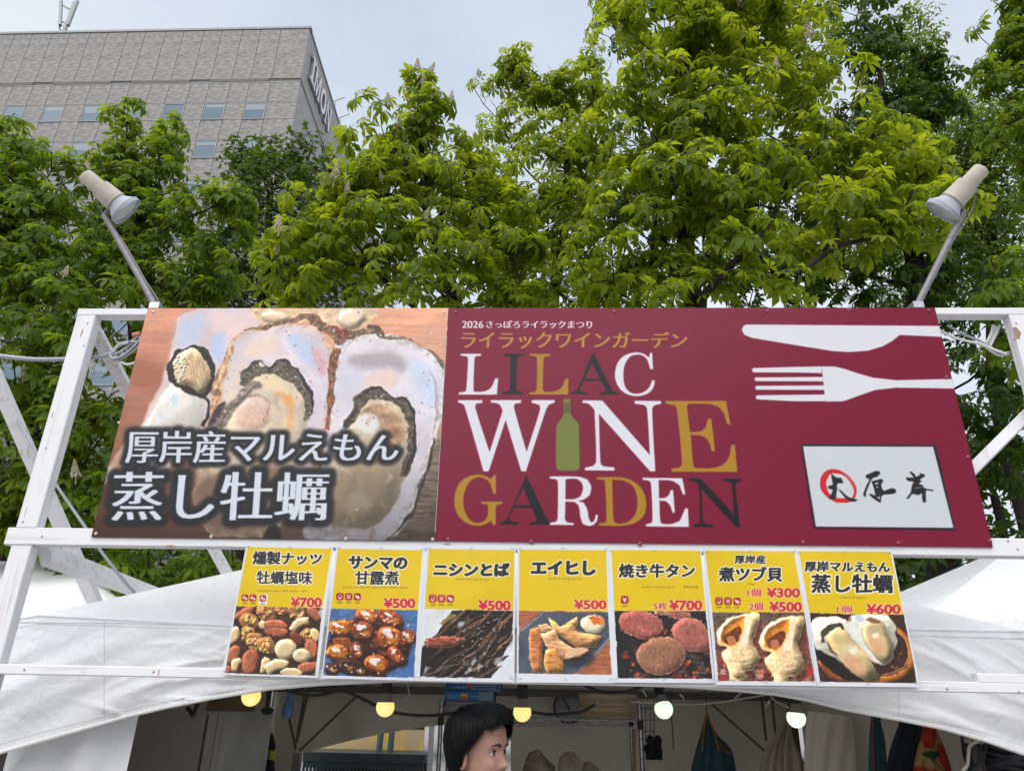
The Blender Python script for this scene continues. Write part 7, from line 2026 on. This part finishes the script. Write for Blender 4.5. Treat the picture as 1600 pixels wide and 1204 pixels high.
# bulbs
E_WARM, E_COOL = emit('lit_bulb_warm', (1.0, .63, .085), .46), emit('lit_bulb_white', (.74, .97, .68), .42)
M_NECK = mat('bulb_neck', (.20, .17, .14), .5)
def bulb(px, py, r, Yb, em, label, tilt=(0, 0), up=26):
    s_ = scale_at(px, py, Yb); c = at(px, py, Yb); r_ = r * s_
    t = thing('light_bulb', c, label, 'light bulb', 'bulbs on the string under the tent')
    ax = V((tilt[0], tilt[1], 1)); ax /= np.linalg.norm(ax)
    n = 12
    MB().lathe(c - ax * r_, ax, [(r_ * (1 - math.cos(math.pi * i / n * .66)), r_ * math.sin(math.pi * i / n * .66)) for i in range(n + 1)], 24, cap=False).build('globe', em, t)
    top = r_ * (-math.cos(math.pi * .66))
    MB().lathe(c + ax * top, ax, [(0, r_ * .87), (.2 * r_, r_ * .72), (.75 * r_, r_ * .56), (.95 * r_, r_ * .54)], 20).build('neck', M_NECK, t)
    MB().lathe(c + ax * (top + .9 * r_), ax, [(0, r_ * .60), (1.7 * r_, r_ * .56)], 16).build('socket', M_BLACK, t)
BYL = TY + .20
bulb(392.5, 1087, 14.5, BYL, E_WARM, 'lit yellow bulb at the left, half covered by the tent curtain')
bulb(602, 1104, 14.2, BYL, E_WARM, 'lit yellow bulb hanging in the clear left of the person')
bulb(816, 1112, 14, BYL + .03, E_WARM, 'lit yellow bulb beside the face of the person')
bulb(1037, 1107, 14.4, BYL, E_COOL, 'lit white bulb right of the wooden steamers', (-.12, .45))
bulb(1244, 1121, 14.6, BYL, E_COOL, 'lit greenish white bulb at the right end of the string', (.10, .05))
def wire(name, pts, Yd, r, m, label, cat='cable', group=None):
    return tag(MB().tube(catmull([at(x, y, Yd) for x, y in pts], False, 7), r, 8).build(name, m), label, cat, group)
wire('light_cable', [(430, 1071), (450, 1079), (475, 1085), (500, 1085), (530, 1078), (548, 1070), (565, 1060)], BYL + .05, .0062, M_BLACK, 'black cable looping under the curtain edge above the blue bottle')
wire('light_cable', [(500, 1064), (520, 1072), (545, 1081), (572, 1094), (590, 1103), (612, 1111), (640, 1116), (675, 1117), (720, 1112), (770, 1108), (829, 1112), (862, 1115.5), (905, 1112), (930, 1100)], BYL + .12, .0062, M_BLACK, 'long sagging black cable running behind the yellow bulb and the person')
wire('light_cable', [(905, 1066), (925, 1075), (945, 1081), (972, 1081), (998, 1074), (1012, 1066)], BYL + .02, .0062, M_BLACK, 'black cable sagging in front of the wooden steamers')
wire('thin_cord', [(985, 1096), (1020, 1097), (1060, 1100), (1100, 1099), (1140, 1094), (1200, 1084), (1215, 1078)], BYL + .4, .0035, mat('cream_cord', (.34, .30, .23), .6), 'thin cream cord strung behind the white bulb')
wire('thin_cord', [(1203, 1086), (1213, 1095), (1235, 1106), (1240, 1110)], BYL + .1, .003, bpy.data.materials['cream_cord'], 'short cream cord running to the greenish bulb')
wire('hanging_cord', [(1047, 1078), (1049, 1115), (1052, 1160), (1052, 1171)], BYL + .6, .0028, M_BLACK, 'thin black cord with a hook hanging right of the white bulb')
wire('s_hook', [(637, 1064), (638, 1078), (640, 1084), (636, 1092), (632, 1090)], BYL + .3, .0022, M_STEEL, 'small wire hook hanging from the tent bar right of the yellow bulb', 'hook')

# hanging bags, apron, cloths
m_netc = mat('teal_net', (.022, .062, .068), .75, .3, 0, .25, 18, bump=.4, bscale=80)
nb_ = thing('net_bag', at(1104, 1204, 4.9) * (1, 1, 0) + (0, 0, 1.1), 'teal bag with orange edges hanging by its point from a cord', 'bag')
cloth_piece('body', [(1102, 1116), (1096, 1140), (1086, 1175), (1078, 1215), (1072, 1300)], [(1106, 1116), (1117, 1140), (1133, 1168), (1148, 1200), (1156, 1300)], 4.9, .10, m_netc, nb_, n=20, ripple=.02, freq=3.0)
cloth_piece('flap', [(1120, 1148), (1126, 1175), (1134, 1230)], [(1122, 1148), (1144, 1174), (1154, 1230)], 4.9, .05, m_netc, nb_)
M_ORG = mat('orange_binding', (.26, .085, .03), .7)
MB().tube(catmull([at(x, y, 4.79) for x, y in ((1104, 1114), (1100, 1138), (1098, 1160), (1097, 1176))], False, 5), .005, 6).build('binding', M_ORG, nb_)
MB().tube(catmull([at(x, y, 4.79) for x, y in ((1105, 1114), (1113, 1136), (1120, 1158), (1123, 1172))], False, 5), .006, 6).build('binding', M_ORG, nb_)
MB().tube(catmull([at(x, y, 4.84) for x, y in ((1123, 1158), (1130, 1170), (1137, 1174), (1145, 1174))], False, 5), .005, 6).build('binding', M_ORG, nb_)
MB().tube([at(1104.5, 1117, 4.88), at(1104, 1100, 4.88), at(1101, 1076, 4.9)], .003, 6).build('cord', M_BLACK, nb_)
m_bag = mat('milky_plastic_bag', (.36, .31, .25), .3, .5, 0, .2, 14, bump=.6, bscale=26, trans=.25, bdist=.01)
for px0, top, bl, br, Yq, lb in ((1228, (1228, 1122), [(1214, 1140), (1196, 1168), (1187, 1204), (1183, 1300)], [(1236, 1140), (1246, 1168), (1260, 1204), (1264, 1300)], 4.55, 'milky plastic bag hanging in a peak below the greenish bulb'),):
    t = thing('plastic_bag', at(px0, 1204, Yq) * (1, 1, 0) + (0, 0, 1.1), lb, 'bag')
    cloth_piece('body', [(top[0] - 2, top[1])] + bl, [(top[0] + 2, top[1])] + br, Yq, .09, m_bag, t, n=22, ripple=.03, freq=3.3, seed=2)
    MB().tube([at(top[0], top[1] + 2, Yq), at(top[0] + 4, 1104, Yq), at(top[0] + 9, 1080, Yq)], .004, 6).build('tie', M_BLACK, t)
z2 = zs - .42 + .007
def sack(px, w, top, Yq, m, label, seed):
    rs = np.random.RandomState(seed); c = at(px, 1200, Yq); h = at(px, top, Yq)[2] - z2; s_ = scale_at(px, 1180, Yq); R = w * s_ / 2
    t = thing('plastic_bag', (c[0], Yq, z2), label, 'bag', 'plastic bags of stock on the rack')
    from mathutils import noise as _nz
    G = []
    for i in range(26):
        u = i / 25; r = R * (1 - u ** 3.2) ** .55 * (.92 + .14 * math.sin(u * 5 + seed)); row = []
        for a in np.linspace(0, 2 * math.pi, 49):
            x, y, z = math.cos(a) * r, math.sin(a) * r * .6, h * u
            n1 = _nz.noise(Vector((x * 9 + seed * 7, y * 9, z * 9))); n2 = abs(_nz.noise(Vector((x * 26, y * 26 + seed, z * 18))))
            k = 1 + .38 * n1 + .22 * n2
            row.append((c[0] + x * k + .03 * n1, Yq + y * k, z2 + z * (1 + .22 * n1 * u) + .03 * n2 * u))
        G.append(row)
    o = MB().grid(G).build('body', m, t)
m_bag2 = mat('brown_filled_bag', (.16, .125, .09), .35, .5, 0, .35, 22, bump=.6, bscale=30, bdist=.01)
sack(838, 52, 1166, RY + .2, m_bag2, 'brown filled plastic bag on the rack just right of the face', 1)
sack(892, 50, 1178, RY + .16, m_bag, 'crumpled milky plastic bag on the lower rack shelf', 3)
sack(925, 44, 1188, RY + .30, m_bag, 'smaller milky plastic bag at the right of the lower rack shelf', 5)
gl = thing('work_gloves', at(1022, 1183, RY + .62), 'pair of black gloves hanging fingers up beside the rack', 'gloves')
def glove(px, Yq, dx):
    mb = MB()
    MBp = lambda x, y: at(px + x, y, Yq)
    mb.tube(catmull([MBp(0, 1186), MBp(0, 1176), MBp(.5, 1168)], False, 4), [.030] * 8 + [.028], 10)
    for x, y, r in ((-3.6, 1150, .011), (-1.2, 1147.5, .012), (1.6, 1149, .012), (4.0, 1153, .010)):
        mb.tube(catmull([MBp(x * .6, 1172), MBp(x * .9 + dx * .3, 1160), MBp(x + dx, y)], False, 4), [r] * 8 + [r * .7], 8)
    mb.tube(catmull([MBp(-4, 1178), MBp(-7.5, 1170), MBp(-8, 1163)], False, 4), .011, 8)
    return mb.build('glove', M_NAVY, gl)
glove(1016.5, RY + .60, -.4); glove(1027.5, RY + .64, .8)
MB().tube([at(1020, 1186, RY + .62), at(1022, 1150, RY + .66), at(1022, 1100, RY + .68)], .003, 6).build('clip_cord', M_BLACK, gl)

m_tealc = mat('teal_cloth', (.035, .085, .105), .75, .3, 0, .25, 16, bump=.4, bscale=50)
tc_ = thing('teal_cloth', at(1372, 1204, 3.8) * (1, 1, 0) + (0, 0, 1.1), 'long teal cloth with a red seam hanging below the curtain edge', 'cloth')
cloth_piece('body', [(1363, 1098), (1360, 1130), (1357, 1170), (1356, 1300)], [(1375, 1098), (1377, 1130), (1384, 1165), (1392, 1300)], 3.8, .04, m_tealc, tc_, ripple=.012, freq=4)
MB().tube(catmull([at(x, y, 3.755) for x, y in ((1365, 1120), (1364.5, 1150), (1366, 1190), (1369, 1260))], False, 5), .004, 6).build('seam', mat('red_seam', (.20, .03, .02), .7), tc_)
ap_ = thing('apron', at(1410, 1204, 3.55) * (1, 1, 0) + (0, 0, 1.1), 'black apron hanging between the teal cloth and the strawberry bag', 'apron')
cloth_piece('body', [(1408, 1100), (1404, 1130), (1392, 1165), (1384, 1204), (1376, 1300)], [(1438, 1100), (1444, 1132), (1438, 1165), (1430, 1204), (1440, 1300)], 3.55, .05, M_NAVY, ap_, ripple=.012, freq=2)
# strawberry-print bag
cvs = Canvas(3.30, at(1415, 1200, 3.30)[0], at(1505, 1200, 3.30)[0], at(1450, 1300, 3.30)[2], at(1450, 1110, 3.30)[2], 620, (150, 120, 84), (0, 0, 1.0))
def berry(x, y, w, h, a, s):
    cvs.ell(x, y, w, h, a, (158, 44, 34), rough=.4, var=.18, vs=(5, 5), seed=s)
    rs = np.random.RandomState(s)
    for i in range(26): cvs.ell(x + rs.randn() * w * .4, y + rs.randn() * h * .4, .6, .6, 0, (196, 120, 60))
berry(1450, 1146, 12, 24, 12, 1); berry(1478, 1186, 13, 28, -25, 2); berry(1436, 1210, 16, 14, 0, 3); berry(1456, 1212, 14, 12, 0, 4); berry(1462, 1262, 18, 26, 10, 5); berry(1490, 1255, 10, 20, 0, 6)
cvs.poly([(1436, 1178), (1446, 1172), (1454, 1176), (1462, 1174), (1466, 1182), (1456, 1184), (1450, 1190), (1444, 1184)], (36, 62, 42), rough=.6)
cvs.line([(1452, 1186), (1460, 1192), (1470, 1202)], 1.6, (40, 40, 34)); cvs.line([(1440, 1186), (1440, 1198), (1446, 1210)], 1.4, (40, 60, 40))
sb = thing('strawberry_bag', at(1465, 1204, 3.30) * (1, 1, 0) + (0, 0, 1.1), 'cloth bag printed with big red strawberries hanging at the right', 'bag')
o = cloth_piece('body', [(1446, 1112), (1441, 1140), (1432, 1175), (1426, 1210), (1424, 1290)], [(1456, 1112), (1464, 1140), (1477, 1170), (1488, 1210), (1494, 1290)], 3.32, .05, cvs.material('strawberry_print', rough=.8, spec=.2), sb, ripple=.012, freq=2.5); cvs.set_uv(o)
MB().tube([at(1450, 1114, 3.31), at(1452, 1090, 3.34)], .005, 6).build('strap', M_NAVY, sb)

# power strip, leads and the coil of cable at the right edge
PY = 3.04
ps = thing('power_strip', at(1533, 1157, PY), 'beige power strip fixed near the right tent leg', 'power strip')
a_, b_ = at(1516, 1161, PY), at(1547, 1153, PY)
MB().box((a_[0], PY, a_[2]), (b_[0], PY + .04, b_[2])).build('body', mat('beige_plastic', (.34, .31, .22), .5), ps)
for i in range(3):
    x_ = a_[0] + (b_[0] - a_[0]) * (i + .5) / 3; MB().box((x_ - .008, PY - .003, a_[2] + .006), (x_ + .008, PY - .0005, b_[2] - .006)).build('outlet', M_BLACK, ps)
MB().box((a_[0] + .02, PY + .042, .004), (a_[0] + .05, PY + .07, b_[2] + .05)).build('mounting_post', M_DARKSTEEL, ps)
wire('power_lead', [(1535, 1154), (1526, 1157), (1515, 1165), (1513, 1180), (1511, 1195), (1504, 1206), (1500, 1250)], PY - .05, .006, mat('cream_lead', (.50, .47, .38), .5), 'cream power lead bending down from the power strip')
for pts, lb in (([(1532, 1162), (1532, 1180), (1527, 1195), (1522, 1215), (1518, 1260)], 'black lead hanging from the middle of the power strip'), ([(1541, 1160), (1538, 1178), (1530, 1192), (1520, 1202), (1512, 1240)], 'black lead crossing behind the cream power lead'), ([(1537, 1172), (1536, 1190), (1540, 1210), (1544, 1250)], 'short black lead hanging nearest the coiled cable')):
    wire('power_lead', pts, PY - .02, .006, M_BLACK, lb, 'cable', 'leads hanging from the power strip')
wire('black_strap', [(1504, 1140), (1507, 1155), (1510, 1180), (1518, 1204), (1526, 1250)], PY + .05, .013, M_NAVY, 'wide black strap hanging left of the power strip', 'strap')
cx_, s_ = at(1588, 1180, 2.98), scale_at(1588, 1180, 2.98)
co_ = thing('cable_coil', (cx_[0], 3.10, at(1588, 1215, 2.98)[2]), 'thick coil of black cable at the bottom right corner', 'cable coil')
rs = np.random.RandomState(3)
for i in range(9):
    z_ = at(1588, 1163 + i * 7, 2.98)[2]; R = 36 * s_ * rs.uniform(.93, 1.04)
    MB().tube([(cx_[0] + .02 + R * math.cos(a), 3.10 + R * math.sin(a) * .9, z_ + .012 * math.sin(a * 2 + i)) for a in np.linspace(0, 2 * math.pi, 40)], .0115, 8, cap=False).build('loop', M_BLACK, co_)
MB().box((cx_[0] - .02, 3.08, .004), (cx_[0] + .02, 3.12, at(1588, 1160, 2.98)[2])).build('hanger_post', M_DARKSTEEL, co_)

# odds and ends hung up at the back
wg = thing('wire_grid', at(1010, 1150, RY + .56), 'small black wire grid hung beside the right rack post', 'wire grid')
for x in (1002, 1009, 1016, 1022): MB().tube([at(x, 1102, RY + .56), at(x, 1158, RY + .56)], .0022, 5).build('wire', M_BLACK, wg)
for y in (1106, 1124, 1142, 1156): MB().tube([at(1001, y, RY + .56), at(1023, y, RY + .56)], .0022, 5).build('wire', M_BLACK, wg)
MB().tube([at(1012, 1102, RY + .56), at(1012, 1080, RY + .58)], .002, 5).build('hanger', M_BLACK, wg)
M_TIE = mat('white_tie', (.55, .53, .48), .5)
for (x0, y0, x1, y1, lb) in ((1062, 1084, 1069, 1092, 'small white tie on the tent bar left of the teal bag'), (1148, 1090, 1158, 1081, 'small white tie on the tent bar right of the teal bag'), (1196, 1104, 1203, 1093, 'short white tie end on the folded corner frame'), (1010, 1088, 1004, 1078, 'short white tie left of the white bulb')):
    wire('cable_tie', [(x0, y0), ((x0 + x1) / 2 + 1, (y0 + y1) / 2), (x1, y1)], BYL + .45, .0026, M_TIE, lb, 'cable tie', 'loose tie ends on the tent frame')
wire('broom_handle', [(990, 1138), (990.5, 1170), (991, 1204), (991.5, 1280)], RY + .35, .011, mat('bamboo', (.26, .16, .06), .6), 'thin bamboo stick standing between the rack posts', 'stick')
tw_ = thing('towel', at(1305, 1200, 4.45) * (1, 1, 0) + (0, 0, 1.1), 'plain beige cloth hanging flat on the tent wall left of the teal cloth', 'cloth')
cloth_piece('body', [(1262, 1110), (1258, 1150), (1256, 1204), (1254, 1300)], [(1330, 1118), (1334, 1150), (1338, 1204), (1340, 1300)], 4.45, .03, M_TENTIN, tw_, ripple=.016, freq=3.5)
wire('cable', [(408, 1110), (416, 1106), (425, 1109), (420, 1113), (411, 1112)], 4.0, .009, M_BLACK, 'small knot of black cable lying on top of the fridge edge')
wire('socket_lead', [(292, 1105), (297, 1110), (301, 1116), (305, 1108), (309, 1098)], 3.6, .010, M_BLACK, 'black lead hooked over the top edge of the fridge')
# ------------------------------------------------------------------ the person behind the counter
m_, n_, l2_, p_ = new_mat('skin')
p_.inputs['Base Color'].default_value = (.46, .24, .17, 1); p_.inputs['Roughness'].default_value = .5; p_.inputs['Subsurface Weight'].default_value = .12
p_.inputs['Subsurface Radius'].default_value = (.01, .004, .002); p_.inputs['Subsurface Scale'].default_value = .5
t_ = n_.new('ShaderNodeTexCoord'); nz_ = n_.new('ShaderNodeTexNoise'); nz_.inputs['Scale'].default_value = 22; nz_.inputs['Detail'].default_value = 5
l2_.new(t_.outputs['Object'], nz_.inputs['Vector'])
r_ = n_.new('ShaderNodeValToRGB'); r_.color_ramp.elements[0].position = .3; r_.color_ramp.elements[0].color = (.29, .145, .105, 1); r_.color_ramp.elements[1].position = .7; r_.color_ramp.elements[1].color = (.40, .215, .155, 1)
l2_.new(nz_.outputs['Fac'], r_.inputs['Fac']); l2_.new(r_.outputs['Color'], p_.inputs['Base Color'])
po_ = n_.new('ShaderNodeTexNoise'); po_.inputs['Scale'].default_value = 420; po_.inputs['Detail'].default_value = 3; l2_.new(t_.outputs['Object'], po_.inputs['Vector'])
bp_ = n_.new('ShaderNodeBump'); bp_.inputs['Strength'].default_value = .35; bp_.inputs['Distance'].default_value = .0012; l2_.new(po_.outputs['Fac'], bp_.inputs['Height']); l2_.new(bp_.outputs['Normal'], p_.inputs['Normal'])
M_SKIN = m_
M_LIP = mat('lips', (.34, .10, .08), .45)
M_EYE = mat('eye_white', (.36, .33, .31), .3); M_IRIS = mat('dark_iris', (.015, .010, .008), .1)
m_, n_, l2_, p_ = new_mat('black_hair')
p_.inputs['Base Color'].default_value = (.006, .0055, .006, 1); p_.inputs['Roughness'].default_value = .42; p_.inputs['Specular IOR Level'].default_value = .28
M_HAIR = m_
PYD = 2.66
hs = scale_at(750, 1150, PYD)
HW, HD = .079, .098                                     # half width, half depth of the skull
htop = at(748, 1110, PYD)
HC = V((at(752, 1150, PYD)[0], PYD, htop[2] - .125))    # centre of the head
face_dir = math.radians(-32)                            # looks to the right and a little towards the camera
FX = V((math.cos(face_dir), math.sin(face_dir), 0.04)); FX /= np.linalg.norm(FX)
FZ = V((-.02, 0, 1)); FZ -= FX * (FX @ FZ); FZ /= np.linalg.norm(FZ)
FYv = np.cross(FZ, FX)                                   # to the person's left
def hp(f, s, u): return HC + FX * f + FYv * s + FZ * u
person = thing('person', (HC[0], HC[1], 0.0), 'dark-haired person in a dark shirt under the sign, face turned to the right', 'person')
def head_pt(th, u):
    """surface of the head: th = angle from the face direction, u = height from the eye line (chin -.115, crown +.125)"""
    k = u
    # half depth front/back and half width by height
    fr_ = np.interp(k, [-.125, -.118, -.10, -.07, -.035, 0, .035, .07, .10, .118, .125], [.030, .058, .075, .080, .083, .082, .088, .084, .062, .034, .001])
    bk_ = np.interp(k, [-.125, -.10, -.07, -.035, 0, .035, .07, .10, .118, .125], [.048, .056, .066, .082, .096, .104, .100, .076, .044, .001])
    wd_ = np.interp(k, [-.125, -.118, -.10, -.07, -.035, 0, .035, .07, .10, .118, .125], [.026, .040, .052, .062, .069, .073, .077, .074, .056, .032, .001])
    c, s = math.cos(th), math.sin(th)
    d = fr_ if c > 0 else bk_
    e = 2.25 if c > 0 else 2.0
    r = ((abs(c) / d) ** e + (abs(s) / wd_) ** e) ** (-1 / e)
    f, w = r * c, r * s
    if c > 0.2:
        # nose, brow, sockets, lips, chin
        f += .023 * math.exp(-((w / .0105) ** 2)) * (math.exp(-((k + .036) / .012) ** 2) + .55 * math.exp(-((k + .018) / .016) ** 2) + .2 * math.exp(-((k - .002) / .014) ** 2))
        f += .010 * math.exp(-(((abs(w) - .013) / .008) ** 2)) * math.exp(-((k + .041) / .009) ** 2)
        f += .006 * math.exp(-(((abs(w) - .030) / .022) ** 2)) * math.exp(-((k - .022) / .010) ** 2)
        f -= .013 * math.exp(-(((abs(w) - .031) / .015) ** 2)) * math.exp(-((k - .000) / .012) ** 2)
        f += .009 * math.exp(-((w / .022) ** 2)) * (math.exp(-((k + .066) / .006) ** 2) + math.exp(-((k + .079) / .006) ** 2))
        f -= .005 * math.exp(-((w / .026) ** 2)) * math.exp(-((k + .0725) / .0025) ** 2)
        f -= .005 * math.exp(-((w / .024) ** 2)) * math.exp(-((k + .092) / .008) ** 2)
        f += .007 * math.exp(-((w / .018) ** 2)) * math.exp(-((k + .108) / .010) ** 2)
        f += .005 * math.exp(-(((abs(w) - .040) / .016) ** 2)) * math.exp(-((k + .030) / .018) ** 2)
    return f, w, k
us = list(np.linspace(-.125, .125, 84)); NT = 120
# one continuous body: head, neck, shoulders, trunk
def ring_body(cx, cy, cz, rx, ry, n=NT):
    return [V((cx + rx * math.cos(face_dir + 2 * math.pi * j / n) * 1.0, cy + ry * math.sin(face_dir + 2 * math.pi * j / n), cz)) for j in range(n)]
rings = []
zc = HC[2]
bodyprof = [(0.830 - 1.6, .15, .11), (0.920 - 1.6, .155, .115), (1.020 - 1.6, .16, .115), (1.120 - 1.6, .175, .12), (1.200 - 1.6, .185, .115), (1.245 - 1.6, .175, .10), (1.272 - 1.6, .13, .085), (1.285 - 1.6, .085, .07), (1.335 - 1.6, .062, .062)]
hz = zc + .125
for dz, rx, ry in bodyprof: rings.append([V((HC[0] - .015 + rx * math.cos(2 * math.pi * j / NT + face_dir), HC[1] + .005 + ry * math.sin(2 * math.pi * j / NT + face_dir), hz + dz + .02)) for j in range(NT)])
nk = len(rings)
for u in us:
    row = []
    for j in range(NT):
        f, w, k = head_pt(2 * math.pi * j / NT, u)
        row.append(hp(f, w, k))
    rings.append(row)
vs = [p for r in rings for p in r]; n = NT
fs = [(i * n + j, i * n + (j + 1) % n, (i + 1) * n + (j + 1) % n, (i + 1) * n + j) for i in range(len(rings) - 1) for j in range(n)]
body = MB().add(vs, fs, True).build('body', M_SKIN, person)
body.data.materials.append(M_LIP)
for pol in body.data.polygons:
    c = V(pol.center) + V(person.location) - HC
    f, w, k = c @ FX, c @ FYv, c @ FZ
    if f > .05 and abs(w) < .024 - .35 * abs(k + .0725) and -.084 < k < -.060: pol.material_index = 1
# ears
for sd in (1, -1):
    mb = MB(); G = []
    for i in range(9):
        u = i / 8; a = -1.9 + 3.9 * u
        cf, cu = -.008 + .017 * math.cos(a) - .006, -.012 + .030 * math.sin(a)
        G.append(hp(cf, sd * (.076 + .010 * abs(math.cos(a * .5))), cu))
    mb.tube(G, [.004, .006, .0065, .0065, .006, .006, .006, .006, .005], 8)
    mb.tube([hp(-.008, sd * .073, -.036), hp(-.009, sd * .077, -.012), hp(-.012, sd * .077, .010)], [.006, .0095, .008], 8)
    mb.build('ear', M_SKIN, person)
for sd in (1, -1):
    c = hp(.064, sd * .031, .0005)
    e = MB().lathe(c - FX * .012, FX, [(.012 * (1 - math.cos(math.pi * i / 12)), .012 * math.sin(math.pi * i / 12)) for i in range(13)], 20, cap=False).build('eyeball', M_EYE, person)
    MB().lathe(c + FX * .0100, FX + FYv * 0.0, [(0, .0062), (.0018, .0050), (.0022, .0001)], 16, cap=False).build('iris', M_IRIS, e)
    MB().tube(catmull([hp(.073, sd * .018, .004), hp(.0765, sd * .030, .0085), hp(.068, sd * .044, .002)], False, 4), .0014, 6).build('eyelash', M_HAIR, person)
    MB().tube(catmull([hp(.0905, sd * .012, .019), hp(.0895, sd * .029, .0255), hp(.075, sd * .049, .021)], False, 4), [.0022, .003, .0034, .0034, .003, .0026, .002, .0014, .0008], 6).build('eyebrow', M_HAIR, person)
# hair: a cap following the skull plus combed locks
def scalp(th, u, off):
    f, w, k = head_pt(th, min(u, .1245))
    L = math.sqrt(f * f + w * w) + 1e-6
    return f * (1 + off / max(L, .03)), w * (1 + off / max(L, .03)), k + off * max(0, (u - .03) / .095)
hl = lambda th: np.interp(abs(th), [0, .5, .85, 1.1, 1.45, 1.75, 2.1, 2.6, 3.15], [.080, .076, .062, .034, .006, -.026, -.080, -.095, -.098])       # hairline height
cap = []
for i in range(26):
    row = []
    for j in range(73):
        th = -math.pi + 2 * math.pi * j / 72
        u = hl(th) + (.1249 - hl(th)) * i / 25
        t = i / 25
        row.append(hp(*scalp(th, u, .014 + .009 * math.sin(math.pi * min(1, t * 1.3)) * (1 if abs(th) > 1.2 else .7))))
    cap.append(row)
hair = MB().grid(cap).build('hair', M_HAIR, person)
lk = MB(); rs = np.random.RandomState(12)
CR = (-.035, .012)                                     # crown whirl
for i in range(3400):
    th = rs.uniform(-math.pi, math.pi); endu = hl(th) - rs.uniform(-.006, .012)
    st = rs.uniform(.0, .55); pts = []
    u0 = .124 - (.124 - endu) * st
    tw = rs.normal(0, .10)
    for q in range(7):
        t = q / 6; u = u0 + (endu - u0) * t
        off = .020 + .009 * math.sin(math.pi * (1 - (u - endu) / (.125 - endu + 1e-6)) * .8) + rs.normal(0, .0012) + .003 * rs.rand() - .010 * max(0, t - .75)
        f, w, k = scalp(th + tw * (t - .3) + (.0 if abs(th) > .9 else .25 * t), u, off)
        pts.append(hp(f, w, k + .004))
    if i % 9 == 0:
        for q in range(7): pts[q] = pts[q] + (pts[q] - HC) * rs.uniform(.0, .07) * (q / 6)
    wd = rs.uniform(.0005, .0012)
    lk.tube(pts, [wd * .7, wd, wd, wd, wd * .9, wd * .6, wd * .2], 3, cap=False)
o = lk.build('hair_locks', M_HAIR, person); o['kind'] = 'stuff'
# dark shirt over shoulders, arms hanging to the counter, trousers: below the picture but built where they stand
M_SHIRT = mat('dark_shirt', (.03, .03, .034), .85, .2, 0, .2, 20, bump=.3, bscale=60)
sh = []
for dz, rx, ry in [(.82 - 1.6, .165, .125), (.95 - 1.6, .162, .122), (0.950 - 1.6, .164, .122), (1.050 - 1.6, .176, .126), (1.150 - 1.6, .195, .126), (1.220 - 1.6, .195, .115), (1.255 - 1.6, .165, .10), (1.285 - 1.6, .11, .088), (1.335 - 1.6, .078, .078)]:
    sh.append([V((HC[0] - .015 + rx * math.cos(a + face_dir), HC[1] + .005 + ry * math.sin(a + face_dir), hz + dz + .022)) for a in np.linspace(0, 2 * math.pi, 49)])
MB().grid(sh).build('shirt', M_SHIRT, person)
sx, sy = -math.sin(face_dir), math.cos(face_dir)
for sd in (1, -1):
    S = V((HC[0] - .015 + sx * sd * .17, HC[1] + sy * sd * .12, hz - .27)); El = S + V((.0, 0, -.28)) + FX * -.02 + V((sx * sd * .03, sy * sd * .03, 0)); Wr = El + FX * .20 + V((0, 0, -.10))
    MB().tube(catmull([S, S * .5 + El * .5, El], False, 5), [.055, .052, .05, .047, .045, .043, .041, .039, .038, .037, .036], 14).build('sleeve', M_SHIRT, person)
    MB().tube(catmull([El, El * .5 + Wr * .5, Wr], False, 5), [.036, .036, .035, .034, .033, .031, .029, .027, .026, .025, .025], 14).build('forearm', M_SKIN, person)
    hd = MB().tube([Wr, Wr + FX * .05, Wr + FX * .085], [.024, .036, .034], 10)
    for q, ln in ((-.027, .058), (-.009, .070), (.009, .066), (.027, .052)):
        b_ = Wr + FX * .08 + V((sx, sy, 0)) * q; hd.tube([b_, b_ + FX * ln * .55, b_ + FX * ln + V((0, 0, -.018))], [.0095, .009, .007], 8)
    b_ = Wr + FX * .03 + V((sx, sy, 0)) * (-sd * .03); hd.tube([b_, b_ + FX * .03 + V((sx, sy, 0)) * (-sd * .022), b_ + FX * .055 + V((sx, sy, 0)) * (-sd * .026)], [.012, .010, .008], 8)
    hd.build('hand', M_SKIN, person)
    H_ = V((HC[0] - .015 + sx * sd * .085, HC[1] + sy * sd * .085, hz - .78)); K = V((H_[0], H_[1], .46)) + FX * .02; A = V((H_[0], H_[1], .07))
    MB().tube(catmull([H_ + V((0, 0, .06)), K, A], False, 6), [.09, .088, .085, .08, .074, .068, .062, .060, .058, .055, .052, .05, .048], 14).build('trouser_leg', M_NAVY, person)
    MB().tube([A + V((0, 0, -.035)) + FX * -.06, A + V((0, 0, -.03)) + FX * .05, A + V((0, 0, -.045)) + FX * .17], [.038, .042, .024], 12).build('shoe', M_BLACK, person)
